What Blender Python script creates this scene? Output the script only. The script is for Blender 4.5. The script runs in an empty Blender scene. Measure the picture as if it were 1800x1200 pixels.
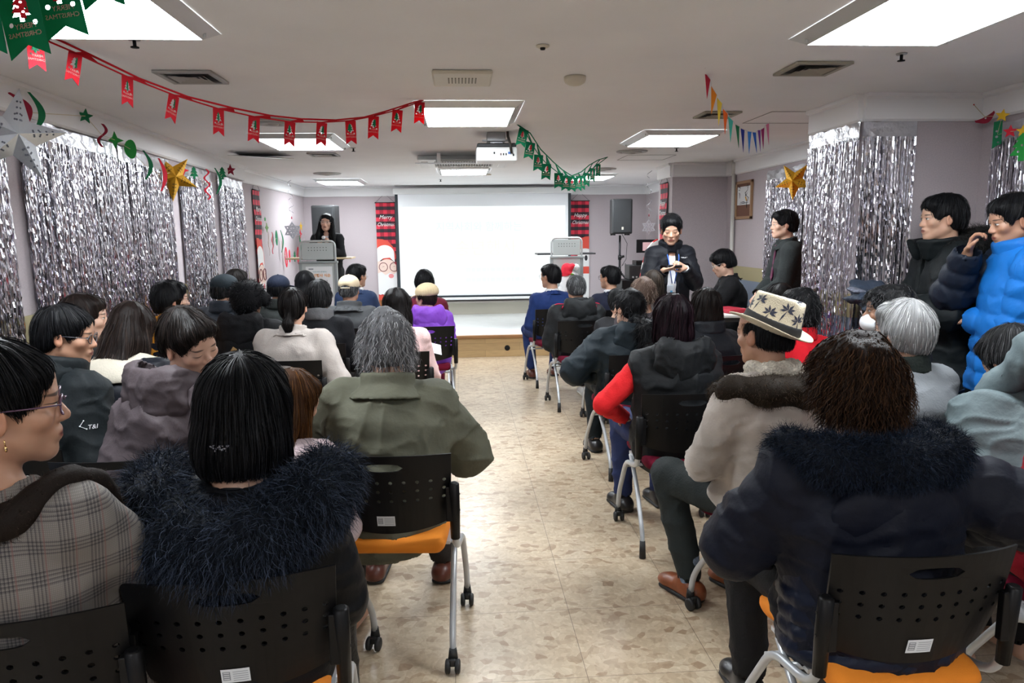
import bpy, bmesh, math, random
import numpy as np
from mathutils import Vector, Matrix, Euler
from mathutils.bvhtree import BVHTree

random.seed(7); RNG = np.random.default_rng(7)
SC = bpy.context.scene; COL = SC.collection
# ---------------------------------------------------------------- camera, world, exposure
IMG_W, IMG_H, FOC, CAM_H, ROLL = 1800, 1200, 1270.0, 1.58, 0.012
VP = (808.0, 412.0)                       # where the room's long axis vanishes
def _basis():
    xr, yr = VP[0]-900, 600-VP[1]
    c, s = math.cos(ROLL), math.sin(ROLL)
    d = Vector((xr*c+yr*s, yr*c-xr*s, FOC)).normalized()
    t = -math.asin(d[0]); p = math.atan2(d[1], d[2])
    R = Vector((math.cos(t), -math.sin(t), 0))
    F = Vector((math.sin(t)*math.cos(p), math.cos(t)*math.cos(p), -math.sin(p)))
    U = R.cross(F)
    return R*c-U*s, U*c+R*s, F
CR, CU, CF = _basis()
CC = Vector((0, 0, CAM_H))
cam_d = bpy.data.cameras.new('camera'); cam = bpy.data.objects.new('camera', cam_d); COL.objects.link(cam)
cam_d.sensor_width = 36; cam_d.lens = FOC*36/IMG_W; cam_d.clip_start = 0.05
cam.matrix_world = Matrix(((CR[0], CU[0], -CF[0], 0), (CR[1], CU[1], -CF[1], 0), (CR[2], CU[2], -CF[2], CAM_H), (0, 0, 0, 1)))
SC.camera = cam
w = bpy.data.worlds.new('world'); SC.world = w; w.use_nodes = True
w.node_tree.nodes['Background'].inputs[0].default_value = (0.5, 0.55, 0.6, 1)
w.node_tree.nodes['Background'].inputs[1].default_value = 0.05
SC.view_settings.view_transform = 'Standard'; SC.view_settings.look = 'None'
SC.view_settings.exposure = 0.0; SC.view_settings.gamma = 1.0; SC.view_settings.use_curve_mapping = False
LAMP = 38.0                                # radiance of the ceiling lamp diffusers

def _ray(x, y): return CR*(x-900)+CU*(600-y)+CF*FOC
def at_y(x, y, Y): d = _ray(x, y); return CC+d*(Y/d[1])
def at_z(x, y, z): d = _ray(x, y); return CC+d*((z-CAM_H)/d[2])
def at_x(x, y, X): d = _ray(x, y); return CC+d*(X/d[0])

# ---------------------------------------------------------------- object helpers
def tag(o, label=None, cat=None, group=None, kind=None):
    if label: o['label'] = label
    if cat: o['category'] = cat
    if group: o['group'] = group
    if kind: o['kind'] = kind
    return o
def empty(name, loc=(0, 0, 0), rz=0, label=None, cat=None, group=None):
    o = bpy.data.objects.new(name, None); COL.objects.link(o); o.location = loc; o.rotation_euler = (0, 0, rz)
    o.empty_display_size = 0.1
    return tag(o, label, cat, group)
def link(name, me, parent=None, mats=(), loc=None, rot=None):
    for m in mats:
        if m.name not in [x.name for x in me.materials if x]: me.materials.append(m)
    o = bpy.data.objects.new(name, me); COL.objects.link(o)
    if parent: o.parent = parent
    if loc is not None: o.location = loc
    if rot is not None: o.rotation_euler = rot
    return o
def np_mesh(name, V, F, smooth=True, mi=None):
    """V (n,3), F list of arrays of shape (m,k)"""
    me = bpy.data.meshes.new(name); V = np.asarray(V, np.float32)
    if not isinstance(F, (list, tuple)): F = [F]
    F = [np.asarray(f, np.int32) for f in F if len(f)]
    me.vertices.add(len(V)); me.vertices.foreach_set('co', V.ravel())
    loops = np.concatenate([f.ravel() for f in F]); tot = np.concatenate([np.full(len(f), f.shape[1], np.int32) for f in F])
    me.loops.add(len(loops)); me.loops.foreach_set('vertex_index', loops)
    me.polygons.add(len(tot)); st = np.concatenate([[0], np.cumsum(tot)[:-1]]).astype(np.int32)
    me.polygons.foreach_set('loop_start', st); me.polygons.foreach_set('loop_total', tot)
    me.polygons.foreach_set('use_smooth', np.full(len(tot), smooth, bool))
    if mi is not None: me.polygons.foreach_set('material_index', np.asarray(mi, np.int32))
    me.update(calc_edges=True); me.validate()
    return me
class MB:
    """collects simple shapes into one mesh"""
    def __init__(s): s.bm = bmesh.new(); s.mi = 0; s.M = Matrix()
    def _fin(s, vs, smooth=False):
        fs = set(f for v in vs for f in v.link_faces)
        for f in fs: f.material_index = s.mi; f.smooth = smooth
    def box(s, lo, hi, bevel=0, rot=None):
        lo, hi = Vector(lo), Vector(hi); r = bmesh.ops.create_cube(s.bm, size=1)
        vs = r['verts']; M = Matrix.Translation((lo+hi)/2) @ (rot.to_4x4() if rot else Matrix()) @ Matrix.Diagonal((*(hi-lo), 1))
        bmesh.ops.transform(s.bm, matrix=s.M @ M, verts=vs); s._fin(vs)
        if bevel:
            es = list(set(e for v in vs for e in v.link_edges))
            r = bmesh.ops.bevel(s.bm, geom=es, offset=bevel, segments=2, profile=.5, affect='EDGES', clamp_overlap=True)
            for f in r['faces']: f.material_index = s.mi
        return s
    def tube(s, pts, r, n=8, cap=True, closed=False):
        pts = [s.M @ Vector(p) for p in pts]; rs = r if isinstance(r, (list, tuple)) else [r]*len(pts)
        rings = []; up = None; L = len(pts)
        for i, p in enumerate(pts):
            if closed: t = (pts[(i+1) % L]-pts[i-1])
            else: t = (pts[min(i+1, L-1)]-pts[max(i-1, 0)])
            t = t.normalized() if t.length > 1e-9 else Vector((0, 0, 1))
            if up is None: up = Vector((0, 0, 1)) if abs(t.z) < .9 else Vector((1, 0, 0))
            a = t.cross(up).normalized() if t.cross(up).length > 1e-6 else t.orthogonal().normalized(); b = a.cross(t).normalized(); up = b
            rings.append([s.bm.verts.new(p+(a*math.cos(k*2*math.pi/n)+b*math.sin(k*2*math.pi/n))*rs[i]) for k in range(n)])
        for i in range(L-1 if not closed else L):
            A, B = rings[i], rings[(i+1) % L]
            for k in range(n):
                try:
                    f = s.bm.faces.new((A[k], A[(k+1) % n], B[(k+1) % n], B[k])); f.smooth = True; f.material_index = s.mi
                except ValueError: pass
        if cap and not closed:
            for R, rev in ((rings[0], True), (rings[-1], False)):
                f = s.bm.faces.new(R if not rev else R[::-1]); f.material_index = s.mi
        return s
    def cyl(s, a, b, r, n=16, r2=None): return s.tube([a, b], [r, r if r2 is None else r2], n)
    def lathe(s, prof, n=24, M=None):
        """profile of (r, z)"""
        M = s.M @ (M or Matrix()); rings = []
        for r, z in prof:
            rings.append([s.bm.verts.new(M @ Vector((r*math.cos(2*math.pi*k/n), r*math.sin(2*math.pi*k/n), z))) for k in range(n)])
        for A, B in zip(rings, rings[1:]):
            for k in range(n):
                f = s.bm.faces.new((A[k], A[(k+1) % n], B[(k+1) % n], B[k])); f.smooth = True; f.material_index = s.mi
        for R, rev in ((rings[0], True), (rings[-1], False)):
            if (R[0].co-R[n//2].co).length > 1e-4:
                f = s.bm.faces.new(R if not rev else R[::-1]); f.material_index = s.mi
        return s
    def poly(s, pts, thick=0.0, nrm=(0, 1, 0)):
        """flat outline with thickness"""
        n = Vector(nrm)*thick; A = [s.bm.verts.new(s.M @ Vector(p)) for p in pts]
        f = s.bm.faces.new(A); f.material_index = s.mi
        if thick:
            B = [s.bm.verts.new(s.M @ (Vector(p)+n)) for p in pts]
            f = s.bm.faces.new(B[::-1]); f.material_index = s.mi
            L = len(A)
            for k in range(L):
                f = s.bm.faces.new((A[k], B[k], B[(k+1) % L], A[(k+1) % L])); f.material_index = s.mi
        return s
    def sphere(s, c, r, n=12, sc=(1, 1, 1)):
        rr = bmesh.ops.create_uvsphere(s.bm, u_segments=n*2, v_segments=n, radius=1)
        bmesh.ops.transform(s.bm, matrix=s.M @ Matrix.Translation(Vector(c)) @ Matrix.Diagonal((r*sc[0], r*sc[1], r*sc[2], 1)), verts=rr['verts'])
        s._fin(rr['verts'], True); return s
    def mesh(s, name):
        me = bpy.data.meshes.new(name); bmesh.ops.recalc_face_normals(s.bm, faces=s.bm.faces[:]); s.bm.to_mesh(me); s.bm.free(); return me
    def build(s, name, mats, parent=None, loc=None, rot=None):
        me = s.mesh(name)
        if not isinstance(mats, (list, tuple)): mats = [mats]
        for m in mats: me.materials.append(m)
        return link(name, me, parent, loc=loc, rot=rot)
def text_mesh(body, size, extrude=0.0008, align='CENTER', shear=0.0, space=1.0, mirror=False, sx=1.0, bold=0.0):
    c = bpy.data.curves.new('lettering', 'FONT'); c.body = body; c.size = size; c.extrude = extrude
    c.align_x = align; c.align_y = 'CENTER'; c.shear = shear; c.space_character = space; c.resolution_u = 2; c.offset = bold
    o = bpy.data.objects.new('lettering', c); COL.objects.link(o)
    dg = bpy.context.evaluated_depsgraph_get(); me = bpy.data.meshes.new_from_object(o.evaluated_get(dg))
    bpy.data.objects.remove(o); bpy.data.curves.remove(c)
    M = Matrix.Diagonal(((-sx if mirror else sx), 1, 1, 1)); me.transform(M)
    if mirror: me.flip_normals()
    return me
def look_rot(nrm, up=(0, 0, 1)):
    """rotation whose local Z is nrm and local Y is near up (for text and flat signs)"""
    z = Vector(nrm).normalized(); x = Vector(up).cross(z).normalized(); y = z.cross(x)
    return Matrix((x, y, z)).transposed()
def text(name, body, size, loc, nrm, m, parent, up=(0, 0, 1), **k):
    me = text_mesh(body, size, **k); me.transform(Matrix.Translation(loc) @ look_rot(nrm, up).to_4x4()); me.materials.clear(); me.materials.append(m)
    return link(name, me, parent)

# ---------------------------------------------------------------- materials
def _new(name):
    m = bpy.data.materials.new(name); m.use_nodes = True; nt = m.node_tree
    return m, nt, nt.nodes['Principled BSDF']
def N(nt, t, **k):
    n = nt.nodes.new(t)
    for a, b in k.items(): setattr(n, a, b)
    return n
def srgb(h):
    if isinstance(h, str):
        v = [int(h[i:i+2], 16)/255 for i in (0, 2, 4)]
        return tuple(x/12.92 if x <= .04045 else ((x+.055)/1.055)**2.4 for x in v)
    return h
_mc = {}
def mat(name, c, rough=.6, metal=0., bump=0., bscale=200., noise=0., nscale=8., spec=.5, sheen=0., stretch=None, trans=0., coat=0.):
    if name in _mc: return _mc[name]
    m, nt, b = _new(name); c = srgb(c)
    b.inputs['Base Color'].default_value = (*c, 1); b.inputs['Roughness'].default_value = rough; b.inputs['Metallic'].default_value = metal
    b.inputs['Specular IOR Level'].default_value = spec
    if sheen: b.inputs['Sheen Weight'].default_value = sheen; b.inputs['Sheen Roughness'].default_value = .5
    if coat: b.inputs['Coat Weight'].default_value = coat
    if trans: b.inputs['Transmission Weight'].default_value = trans
    if noise or bump:
        tc = N(nt, 'ShaderNodeTexCoord'); src = tc.outputs['Object']
        if stretch:
            mp = N(nt, 'ShaderNodeMapping'); mp.inputs['Scale'].default_value = stretch; nt.links.new(src, mp.inputs[0]); src = mp.outputs[0]
    if noise:
        n = N(nt, 'ShaderNodeTexNoise'); n.inputs['Scale'].default_value = nscale; n.inputs['Detail'].default_value = 4
        nt.links.new(src, n.inputs['Vector'])
        mr = N(nt, 'ShaderNodeMapRange'); mr.inputs['From Min'].default_value = .3; mr.inputs['From Max'].default_value = .7
        mr.inputs['To Min'].default_value = 1-noise; mr.inputs['To Max'].default_value = 1+noise
        nt.links.new(n.outputs[0], mr.inputs[0])
        mx = N(nt, 'ShaderNodeMix', data_type='RGBA', blend_type='MULTIPLY'); mx.inputs[0].default_value = 1
        mx.inputs[6].default_value = (*c, 1); nt.links.new(mr.outputs[0], mx.inputs[7]); nt.links.new(mx.outputs[2], b.inputs['Base Color'])
    if bump:
        n = N(nt, 'ShaderNodeTexNoise'); n.inputs['Scale'].default_value = bscale; n.inputs['Detail'].default_value = 3
        nt.links.new(src, n.inputs['Vector'])
        bp = N(nt, 'ShaderNodeBump'); bp.inputs['Strength'].default_value = bump; bp.inputs['Distance'].default_value = .01
        nt.links.new(n.outputs[0], bp.inputs['Height']); nt.links.new(bp.outputs[0], b.inputs['Normal'])
    _mc[name] = m; return m
def glow(name, c, s):
    if name in _mc: return _mc[name]
    m, nt, b = _new(name); b.inputs['Base Color'].default_value = (.1, .1, .1, 1); b.inputs['Specular IOR Level'].default_value = .1
    b.inputs['Emission Color'].default_value = (*srgb(c), 1); b.inputs['Emission Strength'].default_value = s
    _mc[name] = m; return m
def thin(name, c, tl=.45, rough=.7):
    """thin felt or paper that lets some light through"""
    if name in _mc: return _mc[name]
    m, nt, b = _new(name); c = srgb(c); b.inputs['Base Color'].default_value = (*c, 1); b.inputs['Roughness'].default_value = rough
    t = N(nt, 'ShaderNodeBsdfTranslucent'); t.inputs[0].default_value = (*c, 1)
    mx = N(nt, 'ShaderNodeMixShader'); mx.inputs[0].default_value = tl
    nt.links.new(b.outputs[0], mx.inputs[1]); nt.links.new(t.outputs[0], mx.inputs[2]); nt.links.new(mx.outputs[0], nt.nodes['Material Output'].inputs[0])
    _mc[name] = m; return m
def vmath(nt, op, a, b=None):
    n = N(nt, 'ShaderNodeMath', operation=op)
    for i, v in enumerate((a, b)):
        if v is None: continue
        if isinstance(v, (int, float)): n.inputs[i].default_value = v
        else: nt.links.new(v, n.inputs[i])
    return n.outputs[0]
M = {}
M['ceil'] = mat('ceiling_paint', (.86, .86, .855), .9, bump=.05, bscale=60, noise=.03, nscale=2)
M['cornice'] = mat('cornice_paint', (.80, .80, .80), .7)
M['wall'] = mat('pink_wallpaper', (.46, .405, .42), .85, bump=.25, bscale=350, noise=.06, nscale=120)
M['white'] = mat('white_plastic', (.78, .79, .78), .4)
M['offw'] = mat('aged_white_plastic', (.62, .58, .47), .5)
M['black'] = mat('black_plastic', (.004, .004, .0045), .42, spec=.25)
M['steel'] = mat('grey_metal_paint', (.5, .52, .54), .32, metal=.35)
M['grey'] = mat('grey_metal', (.45, .46, .46), .4, metal=.6)
M['rubber'] = mat('black_rubber', (.012, .012, .012), .6)
M['lamp'] = glow('lamp_diffuser', (.94, 1., 1.05), LAMP)
# ---------------------------------------------------------------- blended-solid modelling
def _h(ix, iy, iz, seed):
    n = (ix*374761393+iy*668265263+iz*1274126177+seed*974634777) & 0xffffffff
    n = ((n ^ (n >> 13))*1274126177) & 0xffffffff
    return ((n ^ (n >> 16)) & 0xffff)/65535.0
def noise3(P, seed=0):
    P = np.asarray(P, np.float64); I = np.floor(P).astype(np.int64); f = P-I; u = f*f*(3-2*f); r = 0
    for a in (0, 1):
        for b in (0, 1):
            for c in (0, 1):
                wgt = (u[:, 0] if a else 1-u[:, 0])*(u[:, 1] if b else 1-u[:, 1])*(u[:, 2] if c else 1-u[:, 2])
                r = r+wgt*_h(I[:, 0]+a, I[:, 1]+b, I[:, 2]+c, seed)
    return r*2-1
class Cap:
    def __init__(s, a, b, ra, rb=None, quilt=None):
        s.a, s.b = np.array(a, float), np.array(b, float); s.ra, s.rb = ra, ra if rb is None else rb; s.q = quilt
        m = max(s.ra, s.rb)+(quilt[0] if quilt else 0); s.lo = np.minimum(s.a, s.b)-m; s.hi = np.maximum(s.a, s.b)+m
    def __call__(s, X, Y, Z):
        ab = s.b-s.a; L2 = ab@ab+1e-12; x, y, z = X-s.a[0], Y-s.a[1], Z-s.a[2]
        t = np.clip((x*ab[0]+y*ab[1]+z*ab[2])/L2, 0, 1); r = s.ra+(s.rb-s.ra)*t
        if s.q: r = r+s.q[0]*(np.sqrt(np.abs(np.sin(np.pi*(t*math.sqrt(L2)/s.q[1]+s.q[2]))))-.6)
        return np.sqrt((x-t*ab[0])**2+(y-t*ab[1])**2+(z-t*ab[2])**2)-r
class ECap:
    """capsule with an elliptical section: widths along x axis `ax` and along the other axis"""
    def __init__(s, a, b, wa, wb, ax=(1, 0, 0), quilt=None):
        s.a, s.b = np.array(a, float), np.array(b, float); s.wa, s.wb, s.q = wa, wb, quilt
        s.ax = np.array(ax, float)/np.linalg.norm(ax); m = max(*wa, *wb)+(quilt[0] if quilt else 0)
        s.lo = np.minimum(s.a, s.b)-m; s.hi = np.maximum(s.a, s.b)+m
    def __call__(s, X, Y, Z):
        ab = s.b-s.a; L2 = ab@ab+1e-12; x, y, z = X-s.a[0], Y-s.a[1], Z-s.a[2]
        t = np.clip((x*ab[0]+y*ab[1]+z*ab[2])/L2, 0, 1)
        qx, qy, qz = x-t*ab[0], y-t*ab[1], z-t*ab[2]
        u = qx*s.ax[0]+qy*s.ax[1]+qz*s.ax[2]; w2 = np.maximum(qx*qx+qy*qy+qz*qz-u*u, 0)
        rx = s.wa[0]+(s.wb[0]-s.wa[0])*t; ry = s.wa[1]+(s.wb[1]-s.wa[1])*t
        if s.q:
            e = s.q[0]*(np.sqrt(np.abs(np.sin(np.pi*(t*math.sqrt(L2)/s.q[1]+s.q[2]))))-.6); rx = rx+e; ry = ry+e
        k0 = np.sqrt((u/rx)**2+w2/ry**2); k1 = np.sqrt((u/rx**2)**2+w2/ry**4)+1e-9
        return k0*(k0-1)/k1
class Ell:
    def __init__(s, c, r, R=None):
        s.c = np.array(c, float); s.r = np.array(r if np.ndim(r) else (r, r, r), float); s.R = None if R is None else np.array(R, float)
        m = s.r.max() if R is not None else s.r; s.lo = s.c-m; s.hi = s.c+m
    def __call__(s, X, Y, Z):
        x, y, z = X-s.c[0], Y-s.c[1], Z-s.c[2]
        if s.R is not None:
            R = s.R; x, y, z = x*R[0, 0]+y*R[1, 0]+z*R[2, 0], x*R[0, 1]+y*R[1, 1]+z*R[2, 1], x*R[0, 2]+y*R[1, 2]+z*R[2, 2]
        r = s.r; k0 = np.sqrt((x/r[0])**2+(y/r[1])**2+(z/r[2])**2); k1 = np.sqrt((x/r[0]**2)**2+(y/r[1]**2)**2+(z/r[2]**2)**2)+1e-9
        return k0*(k0-1)/k1
class Ring:
    """upright band: centre c, axis frame R (cols), radii (rx, ry), half height h, half thickness t, flare"""
    def __init__(s, c, rx, ry, h, t, R=None, flare=0., open_front=0.):
        s.c = np.array(c, float); s.rx, s.ry, s.h, s.t, s.fl, s.of = rx, ry, h, t, flare, open_front
        s.R = np.eye(3) if R is None else np.array(R, float); m = max(rx, ry)+t+h+abs(flare); s.lo = s.c-m; s.hi = s.c+m
    def __call__(s, X, Y, Z):
        x, y, z = X-s.c[0], Y-s.c[1], Z-s.c[2]; R = s.R
        x, y, z = x*R[0, 0]+y*R[1, 0]+z*R[2, 0], x*R[0, 1]+y*R[1, 1]+z*R[2, 1], x*R[0, 2]+y*R[1, 2]+z*R[2, 2]
        f = s.fl*z/max(s.h, 1e-6); rx, ry = s.rx+f, s.ry+f
        k0 = np.sqrt((x/rx)**2+(y/ry)**2)+1e-9; k1 = np.sqrt((x/rx**2)**2+(y/ry**2)**2)+1e-9
        d = np.abs(k0*(k0-1)/k1)
        e = np.maximum(np.abs(z)-s.h, 0)
        o = np.sqrt(d*d+e*e)-s.t
        if s.of: o = np.maximum(o, np.where(y > 0, s.of-np.abs(x), -1))
        return o
class Plane:
    """keeps what lies behind: used to cut; n points to what is removed"""
    def __init__(s, p, n): s.p = np.array(p, float); s.n = np.array(n, float)/np.linalg.norm(n); s.lo = s.hi = None
    def __call__(s, X, Y, Z): return -((X-s.p[0])*s.n[0]+(Y-s.p[1])*s.n[1]+(Z-s.p[2])*s.n[2])
class Solid:
    def __init__(s, vox): s.v = vox; s.ops = []
    def add(s, p, k=.02): s.ops.append(('+', p, k)); return s
    def sub(s, p, k=.008): s.ops.append(('-', p, k)); return s
    def bounds(s):
        P = [o[1] for o in s.ops if o[0] == '+']; return np.min([p.lo for p in P], 0)-.03, np.max([p.hi for p in P], 0)+.03
    def field(s):
        lo, hi = s.bounds(); v = s.v; n = np.ceil((hi-lo)/v).astype(int)+1
        F = np.full(n, .2, np.float32); ax = [lo[i]+v*np.arange(n[i]) for i in range(3)]
        for op, p, k in s.ops:
            if p.lo is None: i0, i1 = np.zeros(3, int), n
            else:
                m = k+2.5*v+(.02 if op == '-' else 0)
                i0 = np.clip(np.floor((p.lo-m-lo)/v).astype(int), 0, n); i1 = np.clip(np.ceil((p.hi+m-lo)/v).astype(int)+1, 0, n)
            if np.any(i1 <= i0): continue
            sl = tuple(slice(a, b) for a, b in zip(i0, i1))
            d = p(ax[0][sl[0]][:, None, None], ax[1][sl[1]][None, :, None], ax[2][sl[2]][None, None, :]); A = F[sl]
            if op == '+':
                h = np.clip(k-np.abs(A-d), 0, None)/k if k > 0 else 0; F[sl] = np.minimum(A, d)-h*h*k*.25
            else:
                d = -d; h = np.clip(k-np.abs(A-d), 0, None)/k if k > 0 else 0; F[sl] = np.maximum(A, d)+h*h*k*.25
        F[0] = F[-1] = .1; F[:, 0] = F[:, -1] = .1; F[:, :, 0] = F[:, :, -1] = .1
        return F, lo
    def nets(s):
        F, lo = s.field(); S = F < 0; n = np.array(F.shape)-1
        c = np.zeros(n, np.int8)
        for a in (0, 1):
            for b in (0, 1):
                for d in (0, 1): c += S[a:a+n[0], b:b+n[1], d:d+n[2]]
        act = np.argwhere((c > 0) & (c < 8)); idx = np.full(n, -1, np.int32); idx[tuple(act.T)] = np.arange(len(act))
        pos = np.zeros((len(act), 3)); cnt = np.zeros(len(act)); i, j, k = act.T
        cor = [(a, b, d) for a in (0, 1) for b in (0, 1) for d in (0, 1)]
        val = {q: F[i+q[0], j+q[1], k+q[2]].astype(float) for q in cor}
        for q in cor:
            for axn in range(3):
                if q[axn] == 0:
                    r = list(q); r[axn] = 1; r = tuple(r); f0, f1 = val[q], val[r]; m = (f0 < 0) != (f1 < 0)
                    t = f0/(f0-f1+1e-12); p = np.tile(np.array(q, float), (len(act), 1)); p[:, axn] += t
                    pos[m] += p[m]; cnt[m] += 1
        V = lo+s.v*(act+pos/np.maximum(cnt, 1)[:, None]); Q = []
        for axn in range(3):
            A = np.take(S, range(S.shape[axn]-1), axn); B = np.take(S, range(1, S.shape[axn]), axn); e = np.argwhere(A != B)
            o1, o2 = [q for q in range(3) if q != axn]; e = e[(e[:, o1] > 0) & (e[:, o2] > 0) & (e[:, o1] < n[o1]) & (e[:, o2] < n[o2])]
            def cell(d1, d2):
                q = e.copy(); q[:, o1] -= d1; q[:, o2] -= d2; return idx[tuple(q.T)]
            f = np.stack([cell(1, 1), cell(0, 1), cell(0, 0), cell(1, 0)], 1); ins = A[tuple(e.T)]
            if axn == 1: ins = ~ins
            f[~ins] = f[~ins][:, ::-1]; Q.append(f)
        Q = np.concatenate(Q); Q = Q[(Q >= 0).all(1)]
        return V, Q
def vnormals(V, Q):
    a = V[Q[:, 2]]-V[Q[:, 0]]; b = V[Q[:, 3]]-V[Q[:, 1]]; nn = np.cross(a, b); R = np.zeros_like(V)
    for c in range(4): np.add.at(R, Q[:, c], nn)
    return R/(np.linalg.norm(R, axis=1)[:, None]+1e-12)
def displace(V, Q, amp, freq, seed=0, ridged=False, stretch=(1, 1, 1), octaves=2):
    nr = vnormals(V, Q); P = V*np.array(stretch)*freq; d = 0; a = 1
    W = P+.6*np.stack([noise3(P*.7, seed+11), noise3(P*.7, seed+12), noise3(P*.7, seed+13)], 1)
    for o in range(octaves):
        q = noise3(W*(2**o), seed+o); d = d+a*((1-2*np.sqrt(np.abs(q))) if ridged else q); a *= .5
    return V+nr*(d*amp)[:, None]
# ---------------------------------------------------------------- strands (hair, fur)
def strands(name, roots, dirs, length, width, segs=4, droop=0., curl=0., curl_n=2., bvh=None, lift=.003, flow=None, parent=None, m=None, jitter=.15, taper=True, seed=1, shade=(0, 1), wmin=.25, side=None):
    """thin tapered ribbons grown from roots"""
    rg = np.random.default_rng(seed); n = len(roots); P = np.array(roots, float); D = np.array(dirs, float)
    D += rg.normal(0, jitter, D.shape); D /= np.linalg.norm(D, axis=1)[:, None]+1e-9
    L = length*(rg.uniform(.7, 1.15, n)) if np.isscalar(length) else np.asarray(length)
    ph = rg.uniform(0, 6.28, n); up = rg.normal(0, 1, (n, 3)); pts = [P.copy()]; nrm = []
    sv = np.cross(D, np.array([0, 0, 1.])); sv /= np.linalg.norm(sv, axis=1)[:, None]+1e-9; tv = np.cross(D, sv)
    base_lift = lift*rg.uniform(.3, 1.6, n)
    for sgi in range(segs):
        st = (L/segs)[:, None]
        if flow is not None:
            D = D*.35+flow(P)*.65
        D[:, 2] -= droop/segs; D /= np.linalg.norm(D, axis=1)[:, None]+1e-9
        P = P+D*st
        if bvh is not None:
            for i in range(n):
                co, no, _, dist = bvh.find_nearest(P[i])
                if co is not None:
                    P[i] = np.array(co)+np.array(no)*(base_lift[i]*(1+.4*sgi))
        pts.append(P.copy())
    pts = np.stack(pts, 1)                                   # n, segs+1, 3
    if curl:
        t = np.linspace(0, 1, segs+1)[None, :]
        a = ph[:, None]+t*6.28*curl_n; amp = curl*np.minimum(1, t*2.5)
        pts = pts+(np.cos(a)*amp)[..., None]*sv[:, None]+(np.sin(a)*amp)[..., None]*tv[:, None]
    if side is not None: sdv = np.tile(np.asarray(side, float), (n, 1))
    else:
        d0 = pts[:, -1]-pts[:, 0]; sdv = np.cross(d0, up); 
    sdv /= np.linalg.norm(sdv, axis=1)[:, None]+1e-9
    wt = np.linspace(1, wmin if taper else 1, segs+1)[None, :]*width*rg.uniform(.6, 1.3, n)[:, None]*.5
    A = pts+sdv[:, None]*wt[..., None]; B = pts-sdv[:, None]*wt[..., None]
    V = np.stack([A, B], 2).reshape(-1, 3); s2 = (segs+1)*2; b0 = (np.arange(n)*s2)[:, None]
    k = (np.arange(segs)*2)[None, :]; q = b0+k; Q = np.stack([q, q+1, q+3, q+2], -1).reshape(-1, 4)
    me = np_mesh(name, V, Q); at = me.attributes.new('shade', 'FLOAT', 'POINT')
    at.data.foreach_set('value', np.repeat(rg.uniform(shade[0], shade[1], n), s2).astype(np.float32))
    o = link(name, me, parent, [m] if m else []); o['kind'] = 'stuff'; return o
def scatter(V, Q, n, seed=0, keep=None):
    rg = np.random.default_rng(seed); a = V[Q[:, 1]]-V[Q[:, 0]]; b = V[Q[:, 3]]-V[Q[:, 0]]; ar = np.linalg.norm(np.cross(a, b), axis=1)
    ctr = V[Q].mean(1)
    if keep is not None: ar = ar*keep(ctr)
    f = rg.choice(len(Q), n, p=ar/ar.sum()); u, v = rg.random(n)[:, None], rg.random(n)[:, None]
    q = V[Q[f]]; P = q[:, 0]*(1-u)*(1-v)+q[:, 1]*u*(1-v)+q[:, 2]*u*v+q[:, 3]*(1-u)*v
    nr = vnormals(V, Q)[Q[f]].mean(1); nr /= np.linalg.norm(nr, axis=1)[:, None]+1e-9
    return P, nr
def hair_mat(name, c, c2=None, rough=.38, mixp=.5):
    if name in _mc: return _mc[name]
    m, nt, b = _new(name); c = srgb(c); c2 = srgb(c2) if c2 else tuple(x*2.2 for x in c)
    at = N(nt, 'ShaderNodeAttribute', attribute_name='shade'); rp = N(nt, 'ShaderNodeValToRGB')
    rp.color_ramp.elements[0].color = (*c, 1); rp.color_ramp.elements[1].color = (*c2, 1); rp.color_ramp.elements[0].position = mixp*.6
    nt.links.new(at.outputs['Fac'], rp.inputs[0]); nt.links.new(rp.outputs[0], b.inputs['Base Color'])
    b.inputs['Roughness'].default_value = rough+.12; b.inputs['Specular IOR Level'].default_value = .14
    tc = N(nt, 'ShaderNodeTexCoord'); n = N(nt, 'ShaderNodeTexNoise'); n.inputs['Scale'].default_value = 260
    nt.links.new(tc.outputs['Object'], n.inputs['Vector']); bp = N(nt, 'ShaderNodeBump'); bp.inputs['Strength'].default_value = .3; bp.inputs['Distance'].default_value = .004
    nt.links.new(n.outputs[0], bp.inputs['Height']); nt.links.new(bp.outputs[0], b.inputs['Normal'])
    _mc[name] = m; return m
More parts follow.
